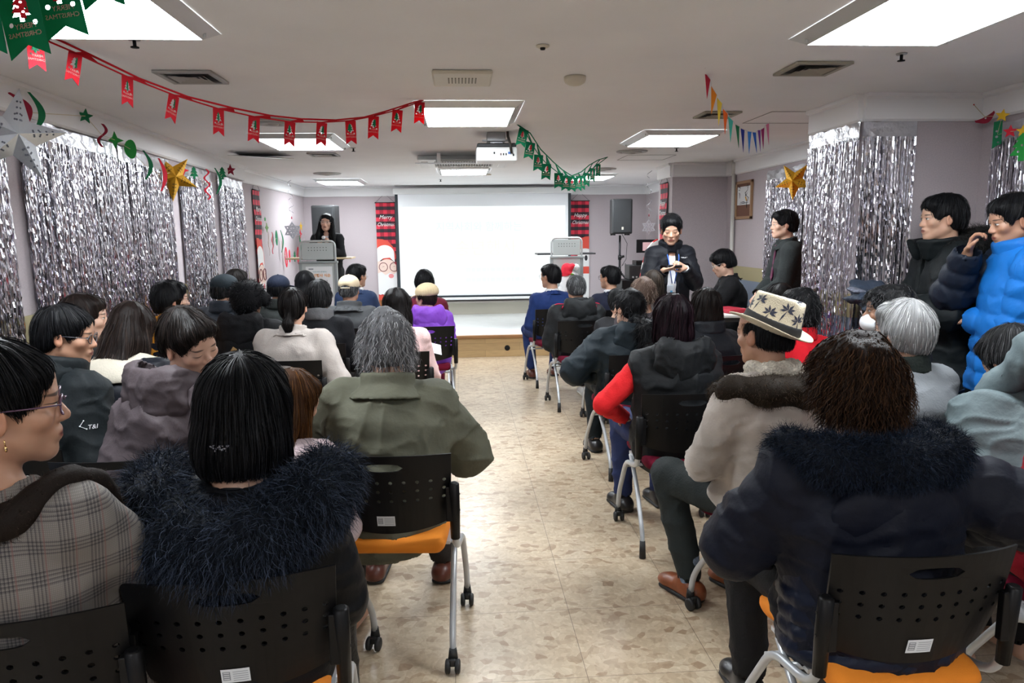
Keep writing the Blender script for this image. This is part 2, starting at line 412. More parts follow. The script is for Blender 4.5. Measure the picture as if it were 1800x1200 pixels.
# ---------------------------------------------------------------- the room
ZC = 2.35; YB = 11.85; XR = 3.06; YREAR = -2.6; COLX, COLY0, COLY1 = 2.33, 4.15, 4.75; PILX, PILY = 2.42, 8.22
LWY0, LWY1 = YREAR, 8.35
def LW(Y): return -2.03-.042*Y
LANG = math.atan(.042)
def struct(name, mb_or_me, m, loc=None):
    o = mb_or_me.build(name, m) if isinstance(mb_or_me, MB) else link(name, mb_or_me, None, [m])
    o['kind'] = 'structure'; return o
def floor_mat():
    m, nt, b = _new('marbled_vinyl_tile'); tc = N(nt, 'ShaderNodeTexCoord'); P = tc.outputs['Object']
    def vor(scale, rnd=1., stretch=(1, 1, 1), dist=.06):
        nz = N(nt, 'ShaderNodeTexNoise'); nz.inputs['Scale'].default_value = 9; nt.links.new(P, nz.inputs['Vector'])
        ad = N(nt, 'ShaderNodeVectorMath', operation='MULTIPLY_ADD'); nt.links.new(nz.outputs['Color'], ad.inputs[0]); ad.inputs[1].default_value = (dist,)*3; nt.links.new(P, ad.inputs[2])
        mp = N(nt, 'ShaderNodeMapping'); mp.inputs['Scale'].default_value = stretch; nt.links.new(ad.outputs[0], mp.inputs[0])
        v = N(nt, 'ShaderNodeTexVoronoi'); v.inputs['Scale'].default_value = scale; v.inputs['Randomness'].default_value = rnd; nt.links.new(mp.outputs[0], v.inputs['Vector'])
        return v
    v1 = vor(24, stretch=(1, 1.4, 1)); v2 = vor(60, stretch=(1.3, 1, 1))
    r1 = N(nt, 'ShaderNodeValToRGB'); cr = r1.color_ramp; cr.interpolation = 'LINEAR'
    cr.elements[0].color = (.34, .235, .15, 1); cr.elements[1].color = (.57, .475, .345, 1)
    for p_, c_ in ((.10, (.40, .30, .20)), (.25, (.47, .37, .255)), (.55, (.51, .41, .29)), (.85, (.535, .44, .315))):
        e = cr.elements.new(p_); e.color = (*c_, 1)
    sp = N(nt, 'ShaderNodeSeparateColor'); nt.links.new(v1.outputs['Color'], sp.inputs[0]); nt.links.new(sp.outputs[0], r1.inputs[0])
    r2 = N(nt, 'ShaderNodeValToRGB'); r2.color_ramp.elements[0].color = (.80, .76, .72, 1); r2.color_ramp.elements[1].color = (1.08, 1.08, 1.08, 1)
    sp2 = N(nt, 'ShaderNodeSeparateColor'); nt.links.new(v2.outputs['Color'], sp2.inputs[0]); nt.links.new(sp2.outputs[1], r2.inputs[0])
    mx = N(nt, 'ShaderNodeMix', data_type='RGBA', blend_type='MULTIPLY'); mx.inputs[0].default_value = .65
    nt.links.new(r1.outputs[0], mx.inputs[6]); nt.links.new(r2.outputs[0], mx.inputs[7])
    ns = N(nt, 'ShaderNodeTexNoise'); ns.inputs['Scale'].default_value = 1.7; ns.inputs['Detail'].default_value = 5; nt.links.new(P, ns.inputs['Vector'])
    mr = N(nt, 'ShaderNodeMapRange'); mr.inputs[1].default_value = .3; mr.inputs[2].default_value = .7; mr.inputs[3].default_value = .88; mr.inputs[4].default_value = 1.08; nt.links.new(ns.outputs[0], mr.inputs[0])
    mx2 = N(nt, 'ShaderNodeMix', data_type='RGBA', blend_type='MULTIPLY'); mx2.inputs[0].default_value = 1; nt.links.new(mx.outputs[2], mx2.inputs[6]); nt.links.new(mr.outputs[0], mx2.inputs[7])
    # joints between the tiles
    sx = N(nt, 'ShaderNodeSeparateXYZ'); nt.links.new(P, sx.inputs[0]); T = .4745
    def joint(o, off):
        a = vmath(nt, 'ADD', o, -off); a = vmath(nt, 'DIVIDE', a, T); a = vmath(nt, 'FRACT', a); a = vmath(nt, 'SUBTRACT', a, .5); a = vmath(nt, 'ABSOLUTE', a)
        return vmath(nt, 'GREATER_THAN', a, .5-.0026)
    j = vmath(nt, 'MAXIMUM', joint(sx.outputs[0], -.05), joint(sx.outputs[1], 2.37))
    mx3 = N(nt, 'ShaderNodeMix', data_type='RGBA'); nt.links.new(vmath(nt, 'MULTIPLY', j, .75), mx3.inputs[0]); nt.links.new(mx2.outputs[2], mx3.inputs[6]); mx3.inputs[7].default_value = (.09, .06, .04, 1)
    nt.links.new(mx3.outputs[2], b.inputs['Base Color']); b.inputs['Roughness'].default_value = .3; b.inputs['Specular IOR Level'].default_value = .5
    bn = N(nt, 'ShaderNodeTexNoise'); bn.inputs['Scale'].default_value = 30; nt.links.new(P, bn.inputs['Vector']); bp = N(nt, 'ShaderNodeBump'); bp.inputs['Strength'].default_value = .06; bp.inputs['Distance'].default_value = .01
    nt.links.new(bn.outputs[0], bp.inputs['Height']); nt.links.new(bp.outputs[0], b.inputs['Normal'])
    return m
struct('floor', MB().box((-3.2, YREAR-.1, -.06), (XR+.2, YB+.1, 0)), floor_mat())
struct('ceiling', MB().box((-3.2, YREAR-.1, ZC), (XR+.2, YB+.1, ZC+.08)), M['ceil'])
WL = MB(); WL.poly([(LW(YREAR)-.01, YREAR, 0), (LW(LWY1), LWY1, 0), (LW(LWY1)-.3, LWY1, 0), (LW(YREAR)-.3, YREAR, 0)], ZC, (0, 0, 1)); struct('wall_left', WL, M['wall'])
struct('wall_left_front', MB().box((-2.62, LWY1, 0), (-2.46, YB+.1, ZC)), M['wall'])
struct('wall_back', MB().box((-2.62, YB, 0), (XR+.3, YB+.1, ZC)), M['wall'])
struct('wall_right', MB().box((XR, YREAR, 0), (XR+.1, YB+.1, ZC)), M['wall'])
struct('wall_right_column', MB().box((COLX, COLY0, 0), (XR+.02, COLY1, ZC)), M['wall'])
struct('wall_right_pillar', MB().box((PILX, PILY, 0), (XR+.02, PILY+.55, ZC)), M['wall'])
struct('wall_rear', MB().box((-3.2, YREAR-.1, 0), (XR+.2, YREAR, ZC)), M['wall'])
# cornice bands
def cornice(n, a, b, th=.03, h=.155, side=1):
    a, b = Vector((*a, 0)), Vector((*b, 0)); d = (b-a).normalized(); nn = Vector((-d.y, d.x, 0))*side
    mb = MB(); prof = [(0, ZC-.001), (th+.02, ZC-.001), (th+.018, ZC-.02), (th, ZC-.03), (th, ZC-h+.012), (th-.012, ZC-h), (0, ZC-h)]
    A = [mb.bm.verts.new(a+nn*p+Vector((0, 0, z))) for p, z in prof]; B = [mb.bm.verts.new(b+nn*p+Vector((0, 0, z))) for p, z in prof]
    for i in range(len(prof)): mb.bm.faces.new((A[i], A[(i+1) % 7], B[(i+1) % 7], B[i]))
    mb.bm.faces.new(A); mb.bm.faces.new(B[::-1]); struct('trim_%d' % n, mb, M['cornice'])
cornice(1, (LW(YREAR), YREAR), (LW(LWY1), LWY1), side=-1)
cornice(2, (-2.46, LWY1), (-2.46, YB), side=-1)
cornice(3, (-2.46, YB), (XR, YB), side=-1)
cornice(4, (XR, PILY), (XR, COLY1), side=-1); cornice(5, (XR, COLY0), (XR, YREAR), side=-1)
cornice(6, (PILX, PILY), (XR, PILY), side=-1); cornice(7, (PILX, PILY+.55), (PILX, PILY), side=-1)
cornice(8, (COLX, COLY0), (XR, COLY0), side=-1); cornice(9, (COLX, COLY1), (COLX, COLY0), side=-1)
cornice(10, (XR, YB), (XR, PILY+.55), side=-1)
# beige rail and blue lower panelling
M['beige'] = mat('beige_rail_paint', (.36, .31, .17), .6); M['blue'] = mat('blue_panel_paint', (.20, .25, .34), .6, bump=.1, bscale=200)
def wains(n, a, b, side):
    a, b = Vector((*a, 0)), Vector((*b, 0)); d = (b-a).normalized(); nn = Vector((-d.y, d.x, 0))*side
    for k, (z0, z1, th, m) in enumerate(((0, 1.06, .006, M['blue']), (1.06, 1.2, .012, M['beige']))):
        mb = MB(); mb.poly([a+Vector((0, 0, z0)), b+Vector((0, 0, z0)), b+nn*th+Vector((0, 0, z0)), a+nn*th+Vector((0, 0, z0))], z1-z0, (0, 0, 1))
        struct('trim_%d' % (20+n*2+k), mb, m)
wains(0, (LW(YREAR), YREAR), (LW(LWY1), LWY1), -1); wains(1, (XR, PILY), (XR, 6.25), -1); wains(2, (XR, COLY0), (XR, YREAR), -1)
wains(3, (COLX, COLY0), (XR, COLY0), -1); wains(4, (COLX, COLY1), (COLX, COLY0), -1)
# stage
def plank_mat(name, c, sx=.35, sz=.09, horiz=True):
    m, nt, b = _new(name); tc = N(nt, 'ShaderNodeTexCoord'); mp = N(nt, 'ShaderNodeMapping'); nt.links.new(tc.outputs['Object'], mp.inputs[0])
    mp.inputs['Rotation'].default_value = (math.pi/2, 0, 0) if horiz else (0, 0, 0)
    br = N(nt, 'ShaderNodeTexBrick'); br.inputs['Scale'].default_value = 1; br.inputs['Brick Width'].default_value = .9; br.inputs['Row Height'].default_value = sz
    br.inputs['Mortar Size'].default_value = .0012; br.inputs['Color1'].default_value = (*c, 1); br.inputs['Color2'].default_value = (*[x*.82 for x in c], 1); br.inputs['Mortar'].default_value = (*[x*.4 for x in c], 1)
    nt.links.new(mp.outputs[0], br.inputs[0]); n = N(nt, 'ShaderNodeTexNoise'); mp2 = N(nt, 'ShaderNodeMapping'); mp2.inputs['Scale'].default_value = (2, 20, 30); nt.links.new(tc.outputs['Object'], mp2.inputs[0]); nt.links.new(mp2.outputs[0], n.inputs[0]); n.inputs['Scale'].default_value = 3
    mx = N(nt, 'ShaderNodeMix', data_type='RGBA', blend_type='MULTIPLY'); mx.inputs[0].default_value = .4; nt.links.new(br.outputs[0], mx.inputs[6]); nt.links.new(n.outputs[0], mx.inputs[7])
    nt.links.new(mx.outputs[2], b.inputs['Base Color']); b.inputs['Roughness'].default_value = .35; return m
st = empty('stage', (0.3, 9.27, 0)); st['kind'] = 'structure'
MB().box((-2.76+.0, 0, 0), (XR-.3-.001, YB-9.27, .262)).build('platform', plank_mat('stage_front_boards', (.72, .50, .25)), st)
MB().box((-2.755, .02, .262), (XR-.305, YB-9.27, .282)).build('stage_floor', mat('pale_stage_floor', (.72, .74, .73), .22, noise=.03), st)
MB().box((-2.755, -.03, .245), (XR-.305, .03, .288), bevel=.01).build('edge_nosing', mat('brown_edge_strip', (.30, .15, .06), .35), st)
MB().lathe([(.0, 0), (.034, 0), (.036, .004), (.0, .004)], 20, Matrix.Translation((.285, -.005, .115)) @ Matrix.Rotation(math.pi/2, 4, 'X')).build('cable_hole', mat('dark_hole', (.004, .004, .004), .9), st)
struct('baseboard_back', MB().box((-2.45, YB-.02, .282), (XR, YB, .47)), mat('cream_skirting', (.55, .52, .43), .5))
struct('trim_31', MB().box((-1.1, YB-.05, .47), (1.85, YB, .5), bevel=.006), mat('whiteboard_ledge', (.62, .58, .52), .4))
# pipe in the right corner
o = MB().cyl((XR-.03, 7.95, 0), (XR-.03, 7.95, 2.2), .022, 12); o.tube([(XR-.03, 7.95, 2.2), (XR-.03, 7.95, ZC)], .03, 12).build('trim_32', mat('cream_pipe', (.6, .58, .54), .5))['kind'] = 'structure'
# door in the right wall
M['wood'] = mat('red_brown_wood', (.20, .045, .022), .38, noise=.25, nscale=6, stretch=(6, 6, .6), spec=.4)
M['wood2'] = mat('dark_red_wood', (.09, .022, .012), .4, noise=.2, nscale=6, stretch=(6, 6, .6))
dr = empty('door_1', (XR, 5.55, 0)); dr['kind'] = 'structure'
fr = MB(); fr.box((-.05, -.62, 0), (.01, -.52, 2.02), .006); fr.box((-.05, .50, 0), (.01, .62, 2.02), .006); fr.box((-.05, -.62, 1.93), (.01, .62, 2.03), .006); fr.build('door_frame', M['wood'], dr)
MB().box((-.018, -.52, .01), (.005, .50, 1.93)).build('door_leaf', M['wood2'], dr)
MB().box((-.03, .12, .02), (-.012, .46, 1.9), .004).build('door_panel', M['wood'], dr)
for z in (1.66, 1.18, .3):
    h = MB(); h.box((-.036, .40, z-.06), (-.028, .50, z+.06), .002); h.cyl((-.036, .45, z-.06), (-.036, .45, z+.06), .008, 8); h.build('hinge', mat('hinge_plate', (.45, .42, .33) if z > 1.5 else (.12, .1, .08), .4, metal=.5), dr)
# ceiling lamps
def lamp(x, y, label, sx=.54, sy=.74):
    r = empty('ceiling_lamp', (x, y, ZC), 0, label, 'ceiling lamp', 'square panel lamps in the ceiling')
    f = MB(); t = .055; o_ = (sx/2+t, sy/2+t); i_ = (sx/2, sy/2); zb = -.035
    P0 = [(s*o_[0], q*o_[1], -.001) for s, q in ((-1, -1), (1, -1), (1, 1), (-1, 1))]; P1 = [(s*i_[0], q*i_[1], zb) for s, q in ((-1, -1), (1, -1), (1, 1), (-1, 1))]; P2 = [(s*i_[0], q*i_[1], zb+.02) for s, q in ((-1, -1), (1, -1), (1, 1), (-1, 1))]
    A, B, C_ = [[f.bm.verts.new(p) for p in q] for q in (P0, P1, P2)]
    for k in range(4):
        f.bm.faces.new((A[k], A[(k+1) % 4], B[(k+1) % 4], B[k])); f.bm.faces.new((B[k], B[(k+1) % 4], C_[(k+1) % 4], C_[k]))
    for s in (-1, 1):
        for q in (-1, 1): f.cyl((s*(i_[0]+.02), q*(i_[1]-.03), -.035), (s*(i_[0]+.02), q*(i_[1]-.03), -.018), .006, 8)
    f.build('lamp_frame', mat('lamp_frame_paint', (.62, .64, .64), .35, metal=.2), r)
    MB().box((-i_[0], -i_[1], zb+.001), (i_[0], i_[1], zb+.02)).build('diffuser', M['lamp'], r)
    return r
for x, y, l in ((-1.22, 2.56, 'large bright ceiling lamp behind the green flag garland, nearest on the left'), (1.68, 2.58, 'large bright ceiling lamp nearest on the right, above the near right wall'),
                (.07, 4.79, 'bright ceiling lamp between the red garland end and the green garland'), (-1.26, 6.15, 'bright ceiling lamp behind the low middle of the red garland'),
                (1.74, 6.0, 'bright ceiling lamp beside the rainbow pennants'), (.07, 8.9, 'ceiling lamp behind the air conditioner'),
                (-1.66, 10.6, 'farthest ceiling lamp on the left, above the presenter'), (1.78, 10.0, 'farthest ceiling lamp, partly behind the green garland'),
                (-1.22, -1.0, 'ceiling lamp behind the camera on the left'), (1.68, -1.0, 'ceiling lamp behind the camera on the right')):
    lamp(x, y, l)
# ceiling vents, diffusers, sensors
M['vent'] = mat('vent_metal', (.42, .42, .40), .4, metal=.4); M['ventd'] = mat('vent_dark', (.03, .03, .03), .7)
def vent(x, y, s, label, dirty=False):
    r = empty('ceiling_vent', (x, y, ZC), 0, label, 'air vent', 'square air vents in the ceiling')
    MB().box((-s/2, -s/2, -.004), (s/2, s/2, -.001)).build('backing', M['ventd'], r)
    mm = mat('dirty_vent_metal', (.36, .34, .27), .5, metal=.2) if dirty else M['vent']
    f = MB(); t = .025
    for a, b, c, d in ((-s/2-t, -s/2-t, s/2+t, -s/2), (-s/2-t, s/2, s/2+t, s/2+t), (-s/2-t, -s/2, -s/2, s/2), (s/2, -s/2, s/2+t, s/2)): f.box((a, b, -.014), (c, d, -.001), .003)
    f.build('vent_frame', mm, r)
    for k in range(1, 4):
        q = s/2*(1-k*.24); g = MB()
        A = [g.bm.verts.new((a*q, b*q, -.022+.003*k)) for a, b in ((-1, -1), (1, -1), (1, 1), (-1, 1))]; q2 = q-.026
        B = [g.bm.verts.new((a*q2, b*q2, -.006)) for a, b in ((-1, -1), (1, -1), (1, 1), (-1, 1))]
        for i in range(4): g.bm.faces.new((A[i], A[(i+1) % 4], B[(i+1) % 4], B[i]))
        g.build('vane', mm, r)
    return r
vent(-1.27, 3.73, .22, 'square grey ceiling vent on the left, above the red garland'); vent(1.70, 3.5, .22, 'dirty square ceiling vent in front of the nearest right lamp', True)
vent(1.72, 4.85, .2, 'square ceiling vent above the rainbow pennants', True); vent(-1.27, 7.15, .22, 'square ceiling vent behind the lamp on the left')
def disc(x, y, r0, label, name='ceiling_diffuser', cat='round vent'):
    r = empty(name, (x, y, ZC), 0, label, cat, 'round air diffusers in the ceiling')
    MB().lathe([(r0, -.001), (r0*.97, -.012), (r0*.8, -.014), (r0*.72, -.004)], 32).build('outer_ring', M['vent'], r)
    MB().lathe([(r0*.66, -.004), (r0*.6, -.02), (r0*.4, -.022), (r0*.3, -.008)], 32).build('inner_ring', M['vent'], r)
    MB().lathe([(0, -.03), (r0*.2, -.028), (r0*.26, -.004), (0, -.003)], 24).build('centre_cone', M['vent'], r)
disc(-1.24, 5.15, .16, 'round ceiling diffuser behind the red garland'); disc(-1.62, 9.3, .17, 'round ceiling diffuser above the farthest left lamp')
disc(1.66, 7.0, .15, 'round ceiling diffuser behind the lamp beside the rainbow pennants'); disc(1.75, 8.9, .17, 'round ceiling diffuser beside the end of the green garland')
r = empty('ceiling_speaker', (.03, 3.72, ZC), 0, 'yellowed rectangular ceiling speaker grille above the aisle', 'speaker')
MB().box((-.145, -.155, -.02), (.145, .155, -.001), .01).build('housing', M['offw'], r)
g = MB()
for k in range(9): g.box((-.07+k*.0165, -.06, -.0225), (-.063+k*.0165, .06, -.0195))
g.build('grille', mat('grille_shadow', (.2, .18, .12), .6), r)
tag(MB().lathe([(.055, -.001), (.055, -.018), (.048, -.03), (.03, -.04), (0, -.042)], 24).build('smoke_detector', M['offw'], None, (.59, 3.72, ZC)), 'round white smoke detector on the ceiling above the aisle', 'smoke detector')
r = empty('motion_sensor', (.36, 3.12, ZC), 0, 'small beige round ceiling sensor with dark centre', 'sensor')
MB().lathe([(.028, -.001), (.028, -.006), (.02, -.01), (0, -.01)], 20).build('ring', M['offw'], r); MB().lathe([(.012, -.009), (.010, -.018), (0, -.02)], 12).build('lens', M['black'], r)
for x, y, l in ((-1.25, 3.06, 'dark sprinkler head below the near left lamp'), (1.97, 3.22, 'dark sprinkler head below the near right lamp'), (2.02, 6.75, 'dark sprinkler head below the lamp beside the rainbow pennants'), (-.92, 6.65, 'dark sprinkler head below the lamp behind the red garland'), (-.25, 10.4, 'tiny dark sprinkler head above the screen')):
    r = empty('sprinkler', (x, y, ZC), 0, l, 'sprinkler', 'sprinkler heads in the ceiling'); MB().lathe([(.024, -.001), (.022, -.006), (0, -.007)], 16).build('escutcheon', M['grey'], r)
    MB().cyl((0, 0, -.006), (0, 0, -.03), .007, 8).build('stem', M['black'], r); MB().lathe([(.0, -.03), (.016, -.03), (.016, -.034), (0, -.034)], 12).build('deflector', M['black'], r)
tag(MB().lathe([(.07, -.001), (.065, -.012), (0, -.014)], 24).build('downlight', M['offw'], None, (.36, 9.6, ZC)), 'small round cover plate on the ceiling in front of the screen', 'cover plate')
for x, y, l in ((2.3, 5.0, 'flush access panel in the ceiling right of the rainbow pennants'), (1.95, 7.6, 'flush access panel in the ceiling in front of the back pillar')):
    hb = MB()
    for a, b, c, d in ((-.25, -.25, .25, -.245), (-.25, .245, .25, .25), (-.25, -.25, -.245, .25), (.245, -.25, .25, .25)): hb.box((a, b, -.003), (c, d, -.0005))
    r = hb.build('access_panel', mat('panel_joint', (.3, .3, .29), .7), None, (x, y, ZC)); tag(r, l, 'access panel')
hb = MB(); hb.box((-.24, -.24, -.012), (.24, .24, -.006), rot=Euler((math.radians(6), math.radians(4), 0)).to_matrix()); r = hb.build('access_panel', M['ceil'], None, (-1.83, 7.1, ZC-.02)); tag(r, 'loose sagging access panel in the ceiling on the left', 'access panel')

# ---------------------------------------------------------------- foil fringe curtains
def foil_mat():
    m, nt, b = _new('silver_foil'); b.inputs['Base Color'].default_value = (.80, .79, .84, 1); b.inputs['Metallic'].default_value = 1; b.inputs['Roughness'].default_value = .16
    return m
M['foil'] = foil_mat()
M['foilhead'] = mat('silver_foil_header', (.62, .62, .65), .3, metal=.85, bump=.5, bscale=40)
def curtain(name_label, a, b, ztop, zbot, n, out, seed, sparse=1.0, drift=0.0):
    """a, b: wall points (x,y); out: unit vector into the room"""
    rg = np.random.default_rng(seed); a, b = np.array(a, float), np.array(b, float); Lx = np.linalg.norm(b-a); d = (b-a)/Lx; out = np.array(out, float)
    r = empty('foil_curtain', (*(a+b)/2, zbot), 0, name_label, 'foil curtain', 'silver foil fringe curtains on the walls'); ctr = np.array([*(a+b)/2, zbot])
    hb = .11; nu = max(8, int(Lx/.05)); V = []; 
    for j in range(4):
        for i in range(nu+1):
            u = i/nu*Lx; z = ztop-hb*j/3-.012*rg.random()-.012*abs(math.sin(u*4.1+seed)); o_ = .012+.01*rg.random()
            V.append([*(a+d*u+out*o_), z])
    F = [[j*(nu+1)+i, j*(nu+1)+i+1, (j+1)*(nu+1)+i+1, (j+1)*(nu+1)+i] for j in range(3) for i in range(nu)]
    link('header_strip', np_mesh('header_strip', np.array(V)-ctr, [F], False), r, [M['foilhead']])
    VV, FF = [], []; o0 = 0; segs = int((ztop-zbot-hb)/.024)
    n = int(n*1.75)
    for i in range(n):
        u = (i+rg.uniform(-.4, .4))/n*Lx
        if rg.random() > sparse: continue
        wd = rg.uniform(.0022, .0050); zz = np.linspace(ztop-hb+.01, zbot+rg.uniform(-.05, .2), segs); k = len(zz)
        tw = np.cumsum(rg.normal(0, .10, k))*np.linspace(.2, 1.2, k)+rg.normal(0, .30)+rg.normal(0, .16, k)*np.linspace(.6, 1.4, k); du = np.cumsum(rg.normal(0, .0005, k))+drift*rg.normal(0, 1)*np.linspace(0, 1, k)**2
        tilt = rg.normal(0, .0016, k)
        oo = .014+.016*rg.random()+np.abs(np.cumsum(rg.normal(0, .0006, k)))+tilt
        c = a[None]+d[None]*(u+du)[:, None]+out[None]*oo[:, None]
        e = d[None]*np.cos(tw)[:, None]+out[None]*np.sin(tw)[:, None]
        l_ = np.concatenate([c-e*wd, zz[:, None]], 1); r_ = np.concatenate([c+e*wd, zz[:, None]], 1)
        VV.append(np.stack([l_, r_], 1).reshape(-1, 3)); q = o0+2*np.arange(k-1)[:, None]; FF.append(np.concatenate([q, q+1, q+3, q+2], 1)); o0 += 2*k
    f = link('foil_fringe', np_mesh('foil_fringe', np.concatenate(VV)-ctr, np.concatenate(FF), False), r, [M['foil']]); f['kind'] = 'stuff'
def lwp(Y): return (LW(Y), Y)
lo_ = (math.cos(LANG), math.sin(LANG))
ZF = ZC-.16
curtain('silver foil fringe curtain on the left wall, nearest and beside the silver star', lwp(2.6), lwp(3.72), ZF-.12, .45, 170, lo_, 1)
curtain('wide silver foil fringe curtain on the left wall behind the green felt star', lwp(3.86), lwp(5.02), ZF+.01, .5, 330, lo_, 2)
curtain('silver foil fringe curtain on the left wall under the green felt ornaments', lwp(5.05), lwp(5.98), ZF, .5, 270, lo_, 3)
curtain('silver foil fringe curtain on the left wall just beyond the gold star', lwp(6.2), lwp(7.08), ZF, .5, 240, lo_, 4)
curtain('farthest silver foil fringe curtain on the left wall', lwp(7.3), lwp(8.25), ZF, .5, 240, lo_, 5)
curtain('silver foil fringe curtain on the right wall behind the man in the grey coat', (XR, 7.1), (XR, 6.3), ZF-.02, .5, 200, (-1, 0), 6)
curtain('sparse silver foil fringe curtain on the side face of the right column', (COLX, COLY1), (COLX, COLY0-.012), ZF+.02, .5, 120, (-1, 0), 7, .55, .03)
curtain('sparse silver foil fringe curtain on the front face of the right column', (COLX-.004, COLY0), (COLX+.32, COLY0), ZF+.02, .5, 62, (0, -1), 8, .6, .03)
curtain('silver foil fringe curtain on the near right wall behind the felt bunting', (XR, COLY0-.12), (XR, 2.7), ZF-.02, 1.0, 240, (-1, 0), 9)
# ---------------------------------------------------------------- training chairs
def panel_mesh():
    """curved black back panel: grid of cells, three rows of round holes, a hand slot; local z from .52 to .82"""
    W, cols = .45, 10; cw = W/cols
    rows = [(.515, .56, 0), (.56, .625, 0), (.625, .665, 1), (.665, .70, 1), (.70, .735, 1), (.735, .755, 0), (.755, .795, 2), (.795, .82, 0)]
    V, F, key = [], [], {}
    def vid(u, v):
        k = (round(u, 5), round(v, 5))
        if k not in key: key[k] = len(V); V.append((u, v))
        return key[k]
    def ringcell(u0, u1, v0, v1, nu, hole):
        B = [vid(u0+(u1-u0)*i/nu, v0) for i in range(nu)]+[vid(u1, v0), vid(u1, (v0+v1)/2)]+[vid(u1-(u1-u0)*i/nu, v1) for i in range(nu)]+[vid(u0, v1), vid(u0, (v0+v1)/2)]
        H = []
        for b in B: H.append(len(V)); V.append(hole(*V[b]))
        n = len(B)
        for i in range(n): F.append((B[i], B[(i+1) % n], H[(i+1) % n], H[i]))
    for v0, v1, kind in rows:
        i = 0
        while i < cols:
            u0, u1 = -W/2+i*cw, -W/2+(i+1)*cw
            if kind == 1 and 0 <= i:
                cu, cv = (u0+u1)/2, (v0+v1)/2
                def hole(u, v, cu=cu, cv=cv):
                    a = math.atan2(v-cv, u-cu); return cu+.0068*math.cos(a), cv+.0068*math.sin(a)
                ringcell(u0, u1, v0, v1, 2, hole); i += 1
            elif kind == 2 and i == 3:
                U1 = u0+4*cw; cu, cv = (u0+U1)/2, (v0+v1)/2
                def hole(u, v, cu=cu, cv=cv):
                    s = max(-1, min(1, (u-cu)/(2*cw))); x = cu+s*.068; t = (v-cv)/.02
                    h = .0135*math.sqrt(max(0, 1-abs(s)**3.5)); return x, cv+max(-1, min(1, t))*h+.002*(1-s*s)*(1 if t > 0 else -.8)
                ringcell(u0, U1, v0, v1, 8, hole); i += 4
            else:
                um, vm = (u0+u1)/2, (v0+v1)/2
                q = [[vid(u, v) for u in (u0, um, u1)] for v in (v0, vm, v1)]
                for a in range(2):
                    for b in range(2): F.append((q[a][b], q[a][b+1], q[a+1][b+1], q[a+1][b]))
                i += 1
    V = np.array(V); u, z = V[:, 0].copy(), V[:, 1].copy()
    zr = (z-.515)/(.305); wdt = 1+.05*zr-.06*(1-zr)**3; bot = z+(1-zr)**2*(.028*(u/.225)**2-.004)-(.006*(u/.225)**2)*zr
    y = -.238-.045*zr**1.1+.055*(u/.225)**2+.02*(1-zr)**2
    A = np.stack([u*wdt, y, bot], 1); th = np.array([0, -.007, 0]); n = len(A); P = np.concatenate([A, A+th])
    F = np.array(F); e = {}
    for f in F:
        for k in range(4):
            a, b = f[k], f[(k+1) % 4]
            if (b, a) in e: del e[(b, a)]
            else: e[(a, b)] = 1
    S = np.array([(a, b, b+n, a+n) for a, b in e])[:, ::-1]
    return np_mesh('backrest', P, [F, F[:, ::-1]+n, S], False)
def curve_pts(pts, n=6, r=.06):
    """polyline with rounded corners"""
    P = [Vector(p) for p in pts]; out = [P[0]]
    for a, b, c in zip(P, P[1:], P[2:]):
        d1 = min(r, (b-a).length*.49); d2 = min(r, (c-b).length*.49); s = b+(a-b).normalized()*d1; e = b+(c-b).normalized()*d2
        for k in range(n+1): t = k/n; out.append(s*(1-t)**2+b*2*t*(1-t)+e*t*t)
    return out+[P[-1]]
_panel = panel_mesh(); _panel.materials.append(M['black'])
M['maroon'] = mat('maroon_seat_fabric', (.125, .003, .018), .9, bump=.3, bscale=400, spec=.2)
M['orange'] = mat('orange_seat_fabric', (.78, .235, .012), .85, bump=.3, bscale=400)
def _seat_mesh():
    s = Solid(.012)
    for yy in np.linspace(-.18, .19, 9): s.add(ECap((-.17, yy, .452), (.17, yy, .452), (.05, .028), (.05, .028), (0, 1, 0)), .03)
    s.add(ECap((-.17, .215, .436), (.17, .215, .436), (.05, .026), (.05, .026), (0, 1, 0)), .03)
    V, Q = s.nets(); return np_mesh('seat', V, Q)
_seat = _seat_mesh()
_seat_or = _seat.copy(); _seat.materials.append(M['maroon']); _seat_or.materials.append(M['orange'])
def _tube_mesh(name, pts, r, m, n=10):
    b = MB(); b.tube(pts, r, n); me = b.mesh(name); me.materials.append(m); return me
_frames = []; _legs = []; _sleeves = []
for s in (-1, 1):
    _frames.append(_tube_mesh('side_tube', curve_pts([(s*.243, -.228, .69), (s*.243, -.215, .50), (s*.243, -.17, .435), (s*.243, .04, .40), (s*.243, .21, .16), (s*.243, .225, .065)], 6, .07), .0125, M['steel']))
    _legs.append(_tube_mesh('rear_leg', curve_pts([(s*.215, .06, .425), (s*.22, -.10, .30), (s*.226, -.245, .12), (s*.228, -.26, .05)], 5, .06), .0115, M['steel']))
    b = MB(); b.tube([(s*.243, -.229, .705), (s*.243, -.2285, .70), (s*.243, -.22, .60), (s*.243, -.214, .49)], [.012, .019, .0195, .017], 12)
    b.box((s*.225-.012, -.236, .56), (s*.225+.012, -.214, .69), .003)
    for zz in (.60, .66): b.cyl((s*.262, -.222, zz), (s*.2635, -.222, zz), .004, 8)
    me = b.mesh('post_sleeve'); me.materials.append(M['black']); _sleeves.append(me)
b = MB(); b.tube([(-.243, -.06, .415), (.243, -.06, .415)], .011, 8); b.tube([(-.222, .05, .42), (.222, .05, .42)], .011, 8); b.tube([(-.243, .08, .36), (.243, .08, .36)], .010, 8)
for s in (-1, 1): b.box((s*.19-.02, -.1, .415), (s*.19+.02, .12, .428))
_cross = b.mesh('seat_support'); _cross.materials.append(M['steel'])
